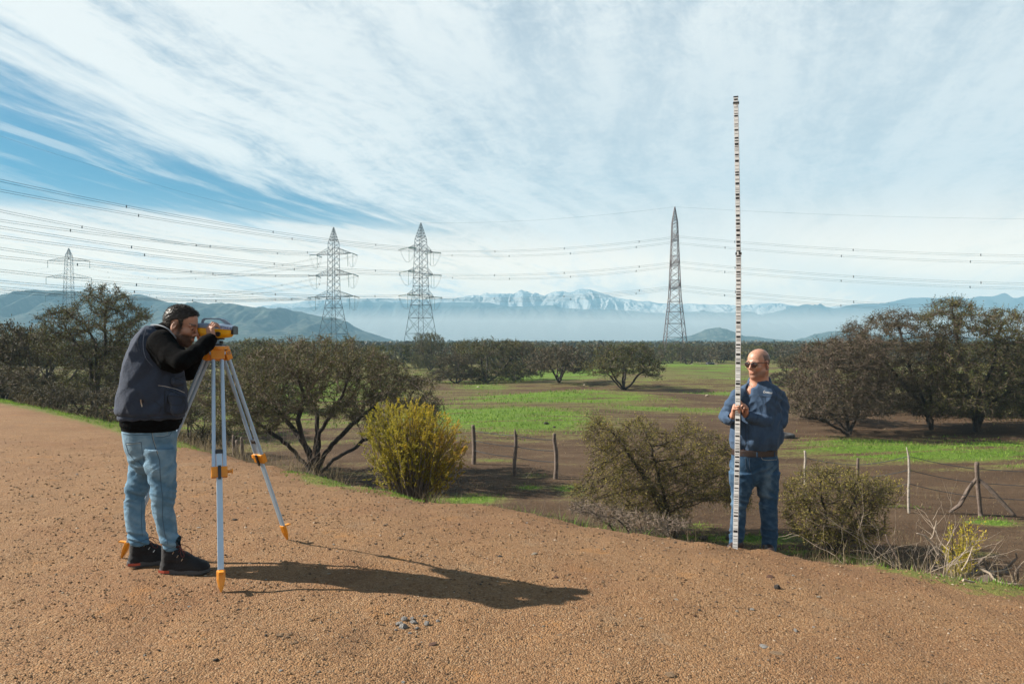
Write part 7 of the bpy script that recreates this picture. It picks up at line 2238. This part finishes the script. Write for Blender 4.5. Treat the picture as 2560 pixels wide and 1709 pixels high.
def fR(V):
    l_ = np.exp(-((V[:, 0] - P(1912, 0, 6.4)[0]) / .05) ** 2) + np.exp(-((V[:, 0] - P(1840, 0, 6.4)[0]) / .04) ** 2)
    return np.clip(l_ * np.exp(-((V[:, 2] - P(0, 1230, 6.4)[2]) / .2) ** 2) * (.6 + .7 * fbm(V[:, 0] * 9, V[:, 1] * 9, V[:, 2] * 5, 3, 55)) + .2 * fbm(V[:, 0] * 30, V[:, 1] * 30, V[:, 2] * 30, 2, 53) + 36 * dspK(V, None), 0, 1)  # worn leg fronts, plus fold shading painted from the crease height
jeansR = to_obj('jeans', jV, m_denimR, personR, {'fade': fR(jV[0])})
bj = bvh_of(jeansR)
m_dseam2 = mat('dark_denim_seam', (.012, .025, .045), .9)
for pts, r_, m_ in [([(1864, 1144), (1865, 1165), (1870, 1180)], .0022, m_dseam2), ([(1874, 1143), (1874, 1170), (1884, 1198)], .0022, m_dseam2), ([(1902, 1139), (1906, 1148), (1920, 1150), (1942, 1148)], .0020, m_thread), ([(1885, 1198), (1882, 1203)], .002, m_dseam2), ([(1866, 1143), (1885, 1144), (1900, 1141)], .0016, m_dseam2),
                    ([(1906, 1374), (1922, 1378), (1938, 1378)], .0022, m_dseam2)]:
    stitch(bj, pts, r_, m_, jeansR)
for px in (1866 + 27, 1936): stitch(bvh_of(belt, jeansR), [(px, 1119), (px, 1130), (px, 1142)], .0055, m_denimR, jeansR, 'belt_loop', .0)
zR = gz(2.18, 6.45)
m_shoe = mat('brown_shoe', (.028, .013, .010), .55, var=.3, vscale=20)
boot(personR, (P(1835, 0, 6.42)[0], 6.41 * KD, P(0, 1394, 6.42)[2]), R(215), .95, laces=False, upper=m_shoe, accent=None, high=.13)
boot(personR, (P(1920, 0, 6.44)[0], 6.42 * KD, P(0, 1396, 6.44)[2]), R(262), .95, laces=False, upper=m_shoe, accent=None, high=.13)

P = P0
# ------------------------------------------------------------------ tripod
import bmesh
def bevel_box(name, size, m, parent=None, bev=.004, seg=2, taper=None, M=None):
    bm = bmesh.new(); bmesh.ops.create_cube(bm, size=1.0)
    for v in bm.verts:
        v.co = Vector((v.co.x * size[0], v.co.y * size[1], v.co.z * size[2]))
        if taper and v.co.z < 0: v.co.x *= taper[0]; v.co.y *= taper[1]
    if bev: bmesh.ops.bevel(bm, geom=list(bm.edges), offset=bev, segments=seg, affect='EDGES', profile=.6)
    me = bpy.data.meshes.new(name); bm.to_mesh(me); bm.free()
    for p in me.polygons: p.use_smooth = False
    me.materials.append(m)
    o = link(name, me, parent=parent)
    if M is not None: o.matrix_local = M
    return o
def frame_along(a, b, side):
    """matrix at a whose z runs to b and x is close to side"""
    z = (Vector(b) - Vector(a)).normalized(); x = Vector(side); x = (x - z * x.dot(z)).normalized(); y = z.cross(x)
    M = Matrix((x, y, z)).transposed().to_4x4(); M.translation = Vector(a)
    return M
m_alu = mat('sky_tinted_aluminium', (.31, .42, .56), .42, .2, var=.06, vscale=3, bump=.0006, bscale=200)  # blue of the reflected sky is put into the tube colour
m_aluw = mat('sky_tinted_bare_aluminium', (.33, .45, .58), .45, .2, var=.08, vscale=5)  # base colour carries a painted blue sky reflection
m_org = mat('orange_plastic', (.60, .215, .006), .42, var=.12, vscale=9, bump=.0008, bscale=90)
m_blk = mat('black_plastic_part', (.012, .012, .013), .4)
TH = P(541, 893, 5.17)                       # centre of the hinge ring
tri = empty('tripod', (TH[0], TH[1], 0.0), 'orange and aluminium surveying tripod with three extended legs', 'tripod')
T0 = Vector(tri.location)
Lv = lambda w_: Vector(w_) - T0
topc = Lv(P(543, 878, 5.17))
hd = bpy.data.meshes.new('head_plate')
bm = bmesh.new()
# rounded triangular plate
n = 48
ring = []
feet = [P(553, 1473, 4.53), P(719, 1344, 5.72), P(303, 1387, 5.26)]
feet = [np.array([f_[0], f_[1], gz(f_[0], f_[1]) - .004]) for f_ in feet]
angs = [math.atan2(f_[1] - TH[1], f_[0] - TH[0]) for f_ in feet]
for z in (-.008, .014):
    rr_ = []
    for i in range(n):
        a = i * 2 * math.pi / n
        k = max(math.cos((a - b + math.pi) % (2 * math.pi) - math.pi) for b in angs)
        rad = .066 + .022 * max(0, k) ** 3
        rr_.append(bm.verts.new((math.cos(a) * rad, math.sin(a) * rad, z)))
    ring.append(rr_)
for i in range(n): bm.faces.new((ring[0][i], ring[0][(i + 1) % n], ring[1][(i + 1) % n], ring[1][i]))
bm.faces.new(ring[1]); bm.faces.new(ring[0][::-1])
bmesh.ops.bevel(bm, geom=[e for e in bm.edges if len(e.link_faces) == 2 and abs(e.verts[0].co.z - e.verts[1].co.z) < 1e-5], offset=.004, segments=2, affect='EDGES')
bm.to_mesh(hd); bm.free(); hd.materials.append(m_org)
o = link('head_plate', hd, parent=tri); o.location = topc + Vector((0, 0, .022))
def disc(name, r0, r1, z0, z1, m, parent, seg=28, loc=(0, 0, 0)):
    bm = bmesh.new()
    bmesh.ops.create_cone(bm, cap_ends=True, segments=seg, radius1=r0, radius2=r1, depth=z1 - z0)
    bmesh.ops.bevel(bm, geom=[e for e in bm.edges if abs(e.verts[0].co.z - e.verts[1].co.z) < 1e-6], offset=min(.002, (z1 - z0) * .2), segments=1, affect='EDGES')
    for v in bm.verts: v.co.z += (z0 + z1) / 2
    me = bpy.data.meshes.new(name); bm.to_mesh(me); bm.free(); me.materials.append(m)
    for p in me.polygons: p.use_smooth = len(p.vertices) == 4
    o = link(name, me, parent=parent); o.location = loc
    return o
disc('hub', .040, .048, -.05, -.006, m_org, tri, loc=topc + Vector((0, 0, .018)))
for i, ft in enumerate(feet):
    a = angs[i]; out = Vector((math.cos(a), math.sin(a), 0)); tan = Vector((-math.sin(a), math.cos(a), 0))
    hp = topc + out * .060 + Vector((0, 0, -.012))
    foot = Lv(ft)
    ax = (foot - hp).normalized()
    Ltot = (foot - hp).length
    fr = frame_along(hp, foot, tan)
    leg = bpy.data.objects.new('leg', None); leg.parent = tri; leg.matrix_local = fr; leg.empty_display_size = .1; col.objects.link(leg)
    # hinge block
    bevel_box('hinge', (.088, .046, .075), m_org, leg, .006, M=Matrix.Translation((0, 0, .012)))
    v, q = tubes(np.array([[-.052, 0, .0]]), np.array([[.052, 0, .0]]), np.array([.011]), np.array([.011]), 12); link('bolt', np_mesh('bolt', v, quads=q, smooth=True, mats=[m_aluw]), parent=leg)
    Lc = {0: .52, 1: .53, 2: .53}[i] * Ltot            # where the clamp sits
    for s_ in (-1, 1):
        spread = .0275
        v, q = tubes(np.array([[s_ * spread, 0, .03]]), np.array([[s_ * (spread + .006), 0, Lc]]), np.array([.0125]), np.array([.0125]), 16)
        link('tube', np_mesh('tube', v, quads=q, smooth=True, mats=[m_alu]), parent=leg)
    # inner sliding leg
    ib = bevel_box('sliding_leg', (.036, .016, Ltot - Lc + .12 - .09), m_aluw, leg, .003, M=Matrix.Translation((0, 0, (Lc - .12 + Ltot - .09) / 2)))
    bevel_box('end_stop', (.042, .026, .028), m_blk, leg, .003, M=Matrix.Translation((0, 0, Lc - .125)))
    bevel_box('clamp', (.100, .040, .070), m_org, leg, .006, M=Matrix.Translation((0, 0, Lc + .012)))
    bevel_box('clamp_lever', (.020, .010, .090), m_blk, leg, .003, M=Matrix.Translation((0, -.026 if i else .026 * (1 if (fr.col[1].y < 0) else -1), Lc + .018)))
    disc('clamp_knob', .010, .010, 0, .022, m_org, leg, loc=(.050, 0, Lc + .01)).rotation_euler = (0, R(90), 0)
    bevel_box('clamp_knob', (.010, .012, .030), m_org, leg, .003, M=Matrix.Translation((.078, 0, Lc + .01)))
    # pointed foot
    bm = bmesh.new()
    secs = [(Ltot - .135, .024, .014), (Ltot - .125, .026, .016), (Ltot - .075, .025, .015), (Ltot - .035, .016, .010), (Ltot, .003, .003)]
    rings = []
    for z, hx, hy in secs:
        rings.append([bm.verts.new((cx * hx, cy * hy, z)) for cx, cy in ((-1, -.55), (-.55, -1), (.55, -1), (1, -.55), (1, .55), (.55, 1), (-.55, 1), (-1, .55))])
    for r0, r1 in zip(rings[:-1], rings[1:]):
        for k in range(8): bm.faces.new((r0[k], r0[(k + 1) % 8], r1[(k + 1) % 8], r1[k]))
    bm.faces.new(rings[0][::-1]); bm.faces.new(rings[-1])
    bmesh.ops.recalc_face_normals(bm, faces=bm.faces)
    me = bpy.data.meshes.new('foot'); bm.to_mesh(me); bm.free(); me.materials.append(m_org); link('foot', me, parent=leg)
    # step tab sticks outwards, level with the ground
    yd = 1 if (fr.to_3x3() @ Vector((0, 1, 0))).dot(out) > 0 else -1
    tb = bevel_box('foot_tab', (.030, .060, .010), m_org, leg, .003)
    tb.matrix_local = Matrix.Translation((0, yd * .034, Ltot - .118)) @ Matrix.Rotation(yd * R(20), 4, 'X')

# ------------------------------------------------------------------ the level
m_yel = mat('yellow_plastic', (.70, .36, .004), .35, bump=.0005, bscale=200)
m_gry = mat('grey_plastic', (.14, .19, .27), .4, bump=.0005, bscale=200)
IC = P(543.5, 828, 5.17)
lev = empty('surveying_level', tuple(IC), 'yellow and grey digital surveying level on the tripod', 'surveying level')
yawL = R(2)
lev.rotation_euler = (0, 0, yawL)
sc_ = 5.17 / F                                          # metres per photo pixel there
def section_body(name, secs, m, parent, prof):
    """loft along x of a cross section list [(x, ymax, ztop, zbot)]"""
    bm = bmesh.new(); rings = []
    for x, hy, zt, zb in secs:
        rings.append([bm.verts.new((x, hy * py, zb + (zt - zb) * pz)) for py, pz in prof])
    k = len(prof)
    for r0, r1 in zip(rings[:-1], rings[1:]):
        for i in range(k): bm.faces.new((r0[i], r0[(i + 1) % k], r1[(i + 1) % k], r1[i]))
    bm.faces.new(rings[0][::-1]); bm.faces.new(rings[-1])
    bmesh.ops.recalc_face_normals(bm, faces=bm.faces)
    bmesh.ops.bevel(bm, geom=[e for e in bm.edges], offset=.0025, segments=2, affect='EDGES')
    me = bpy.data.meshes.new(name); bm.to_mesh(me); bm.free(); me.materials.append(m)
    return link(name, me, parent=parent)
up = [(-1, 0), (-1, .55), (-.72, .9), (-.35, 1), (.35, 1), (.72, .9), (1, .55), (1, 0)]
lo = [(-1, 1), (1, 1), (.95, .4), (.55, 0), (-.55, 0), (-.95, .4)]
px_ = lambda p: (p - 543.5) * sc_; pz_ = lambda p: -(p - 828) * sc_
section_body('upper_shell', [(px_(501), .056, pz_(807), pz_(819.3)), (px_(520), .060, pz_(807), pz_(819.8)), (px_(560), .060, pz_(809), pz_(822)), (px_(587), .056, pz_(814), pz_(825.5))], m_gry, lev, up)
section_body('lower_shell', [(px_(501.5), .054, pz_(819.6), pz_(835)), (px_(507), .060, pz_(819.8), pz_(842)), (px_(552), .060, pz_(822), pz_(845.5)), (px_(576), .056, pz_(824.6), pz_(842)), (px_(586), .045, pz_(825.7), pz_(829))], m_yel, lev, lo)
section_body('objective_hood', [(px_(583), .050, pz_(818), pz_(836)), (px_(589), .053, pz_(815), pz_(835.5))], m_blk, lev, [(-1, 0), (-1, .8), (-.7, 1), (.7, 1), (1, .8), (1, 0)])
section_body('eyepiece', [(px_(495), .020, pz_(813), pz_(835)), (px_(498), .030, pz_(809), pz_(838)), (px_(501.4), .048, pz_(808), pz_(840))], m_blk, lev, [(-1, .1), (-1, .9), (-.6, 1), (.6, 1), (1, .9), (1, .1), (.5, 0), (-.5, 0)])
# carrying handle
def bar_poly(name, pts, hy, th, m, parent):
    bm = bmesh.new(); rings = []
    p = np.array(pts, float)
    for i in range(len(p)):
        t = p[min(i + 1, len(p) - 1)] - p[max(i - 1, 0)]; t /= np.linalg.norm(t); nrm = np.array([-t[1], t[0]])
        w_ = th[i] if isinstance(th, (list, tuple)) else th
        rings.append([bm.verts.new((q[0], s_ * hy, q[1])) for s_, q in ((-1, p[i] - nrm * w_), (1, p[i] - nrm * w_), (1, p[i] + nrm * w_), (-1, p[i] + nrm * w_))])
    for r0, r1 in zip(rings[:-1], rings[1:]):
        for k in range(4): bm.faces.new((r0[k], r0[(k + 1) % 4], r1[(k + 1) % 4], r1[k]))
    bm.faces.new(rings[0][::-1]); bm.faces.new(rings[-1]); bmesh.ops.recalc_face_normals(bm, faces=bm.faces)
    bmesh.ops.bevel(bm, geom=list(bm.edges), offset=.0015, segments=2, affect='EDGES')
    me = bpy.data.meshes.new(name); bm.to_mesh(me); bm.free(); me.materials.append(m); return link(name, me, parent=parent)
bar_poly('handle', [(px_(506), pz_(809)), (px_(508.5), pz_(800)), (px_(512), pz_(797)), (px_(530), pz_(796.5)), (px_(552), pz_(797.5)), (px_(560), pz_(802)), (px_(574), pz_(811)), (px_(577), pz_(814))], .014, [.006, .0055, .0048, .0042, .0052, .011, .008, .003], m_gry, lev)
# name plate
wl, hl = 24 * sc_, 6.4 * sc_
pl = bevel_box('name_plate', (wl, .0016, hl), mat('white_label', (.50, .53, .58), .5), lev, 0)
pl.location = (px_(570.5), -.0608, pz_(820.3)); pl.rotation_euler = (R(-6), R(2.5), R(1))
tx = bpy.data.curves.new('lettering', 'FONT'); tx.body = 'STONEX'; tx.size = hl * 1.12; tx.align_x = 'CENTER'; tx.align_y = 'CENTER'; tx.extrude = .0003; tx.offset = .0005; tx.space_character = 1.02
tx.materials.append(mat('blue_print', (.012, .03, .22), .5))
tmp = bpy.data.objects.new('lettering', tx); col.objects.link(tmp); bpy.context.view_layer.update()
tme = bpy.data.meshes.new_from_object(tmp.evaluated_get(bpy.context.evaluated_depsgraph_get())); bpy.data.objects.remove(tmp)
to_ = link('lettering', tme, None, pl, (0, -.0013, 0)); to_.rotation_euler = (R(90), 0, 0)
# focus knob on the near side, levelling base and screws
kn = disc('focus_knob', .017, .016, 0, .022, m_blk, lev); kn.rotation_euler = (R(90), 0, 0); kn.location = (px_(553), -.055, pz_(835))
disc('horizontal_circle', .046, .050, 0, .010, m_blk, lev, loc=(0, 0, pz_(849)))
disc('neck', .030, .034, 0, .014, m_yel, lev, loc=(0, 0, pz_(846)))
for k in range(3):
    a = R(100 + 120 * k); x_, y_ = .034 * math.cos(a), .034 * math.sin(a)
    disc('foot_screw', .012, .012, 0, .022, m_blk, lev, 16, loc=(x_, y_, pz_(859)))
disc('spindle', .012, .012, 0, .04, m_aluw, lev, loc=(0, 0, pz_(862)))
bevel_box('base_plate', (.096, .09, .010), m_blk, lev, .004, M=Matrix.Translation((0, 0, pz_(861.5))))
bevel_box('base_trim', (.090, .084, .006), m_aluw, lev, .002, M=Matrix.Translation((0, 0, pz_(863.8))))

# ------------------------------------------------------------------ the barcode rod
m_rodw = mat('white_rod_face', (.74, .74, .73), .45)
m_rodg = mat('rod_aluminium', (.30, .31, .34), .4, .35)
m_blkp = mat('black_print', (.012, .011, .012), .5)
m_clp = mat('rod_clamp', (.015, .015, .016), .4)
DD = 6.30 * 1.045
axis_pts = [(1373, 1838.0), (1300, 1839.5), (1140, 1843.2), (1000, 1844.6), (840, 1846.0), (640, 1846.3), (440, 1843.2), (245, 1839.6)]
def rod_at(z):
    zz_ = [P(0, p_[0], DD)[2] for p_ in axis_pts]; xx = [P(p_[1], 0, DD)[0] for p_ in axis_pts]
    return float(np.interp(z, zz_, xx))
zb, zj, zt = P(0, 1373, DD)[2], P(0, 634, DD)[2], P(0, 245, DD)[2]
rod = empty('levelling_rod', (rod_at(zb), DD, zb), 'very tall white levelling rod with black barcode bands', 'levelling rod')
r0_ = np.array(rod.location)
RY = R(-16)                                           # the face turns a little to the left
ux, uy = np.array([math.cos(RY), math.sin(RY), 0]), np.array([-math.sin(RY), math.cos(RY), 0])
def rod_strip(name, z0, z1, x0, x1, y0, y1, m, n=14, parent=rod):
    V = []
    for z in np.linspace(z0, z1, n):
        c = np.array([rod_at(z), DD, z]) - r0_
        for a, b in ((x0, y0), (x1, y0), (x1, y1), (x0, y1)): V.append(c + ux * a + uy * b)
    Q_ = [(i * 4 + k, i * 4 + (k + 1) % 4, i * 4 + 4 + (k + 1) % 4, i * 4 + 4 + k) for i in range(n - 1) for k in range(4)] + [(3, 2, 1, 0), tuple((n - 1) * 4 + k for k in range(4))]
    return link(name, np_mesh(name, np.array(V), quads=Q_, mats=[m]), parent=parent)
for z0, z1, hw, dp in ((zb, zj, .0225, .034), (zj + .002, zt, .0200, .029)):
    sct = rod_strip('rod_section', z0, z1, -hw, hw, -dp * .5, dp * .5, m_rodg)
    rod_strip('rod_face', z0, z1 - .002, -hw * .98, hw * .86, -dp * .5 - .0016, -dp * .5 - .0002, m_rodw, parent=sct)
    rr_ = random.Random(int(z0 * 100)); V, Q_ = [], []
    z = z0 + .006
    while z < z1 - .02:
        hh_ = rr_.choice([.003, .004, .004, .006, .009, .014, .020]); gap = rr_.choice([.009, .011, .014, .018, .024, .030])
        if z + hh_ > z1 - .01: break
        for zz_ in (z, z + hh_):
            c = np.array([rod_at(zz_), DD, zz_]) - r0_
            for a in (-hw * .84, hw * .72): V.append(c + ux * a + uy * (-dp * .5 - .0024))
        k = len(V) - 4; Q_.append((k, k + 1, k + 3, k + 2)); z += hh_ + gap
    link('barcode', np_mesh('barcode', np.array(V), quads=Q_, mats=[m_blkp]), parent=sct)
rod_strip('joint_clamp', zj - .010, zj + .010, -.026, .027, -.022, .022, m_clp, 2)
rod_strip('joint_clamp', P(0, 636, DD)[2] - .01, P(0, 632, DD)[2] + .01, -.013, .0, -.0275, -.0262, m_rodw, 2)
rod_strip('top_clamp', P(0, 258, DD)[2] - .006, P(0, 258, DD)[2] + .006, -.025, .027, -.022, .020, m_clp, 2)
rod_strip('top_cap', zt, zt + .012, -.0205, .0205, -.016, .016, m_clp, 2)

# ------------------------------------------------------------------ air
def box_mesh(name, x0, x1, y0, y1, z0, z1):
    V = [(x, y, z) for x in (x0, x1) for y in (y0, y1) for z in (z0, z1)]
    q = [(0, 1, 3, 2), (4, 6, 7, 5), (0, 4, 5, 1), (2, 3, 7, 6), (0, 2, 6, 4), (1, 5, 7, 3)]
    return np_mesh(name, V, quads=q)
hz = bpy.data.materials.new('haze')
hz.use_nodes = True
hz.node_tree.nodes.clear()
hg = N(hz.node_tree)
pv = hg.new('ShaderNodeVolumePrincipled')
pv.inputs['Color'].default_value = (0.29, 0.55, 0.73, 1)
pv.inputs['Density'].default_value = 0.00038
pv.inputs['Anisotropy'].default_value = 0.0
ho = hg.new('ShaderNodeOutputMaterial')
hz.node_tree.links.new(pv.outputs[0], ho.inputs['Volume'])
hb = link('haze', box_mesh('haze', -4200, 4200, -500, 3760, PLAIN - 8, 268), hz)
tag(hb, kind='stuff')
hb.display_type = 'WIRE'

ms = bpy.data.materials.new('valley_mist')
ms.use_nodes = True
ms.node_tree.nodes.clear()
mg = N(ms.node_tree)
pv = mg.new('ShaderNodeVolumePrincipled')
pv.inputs['Color'].default_value = (0.80, 0.84, 0.84, 1)
pv.inputs['Density'].default_value = 0.0010
mo = mg.new('ShaderNodeOutputMaterial')
ms.node_tree.links.new(pv.outputs[0], mo.inputs['Volume'])
mb_ = link('valley_mist', box_mesh('valley_mist', -4100, 4100, 1650, 3020, PLAIN - 7, 80), ms)
tag(mb_, kind='stuff')
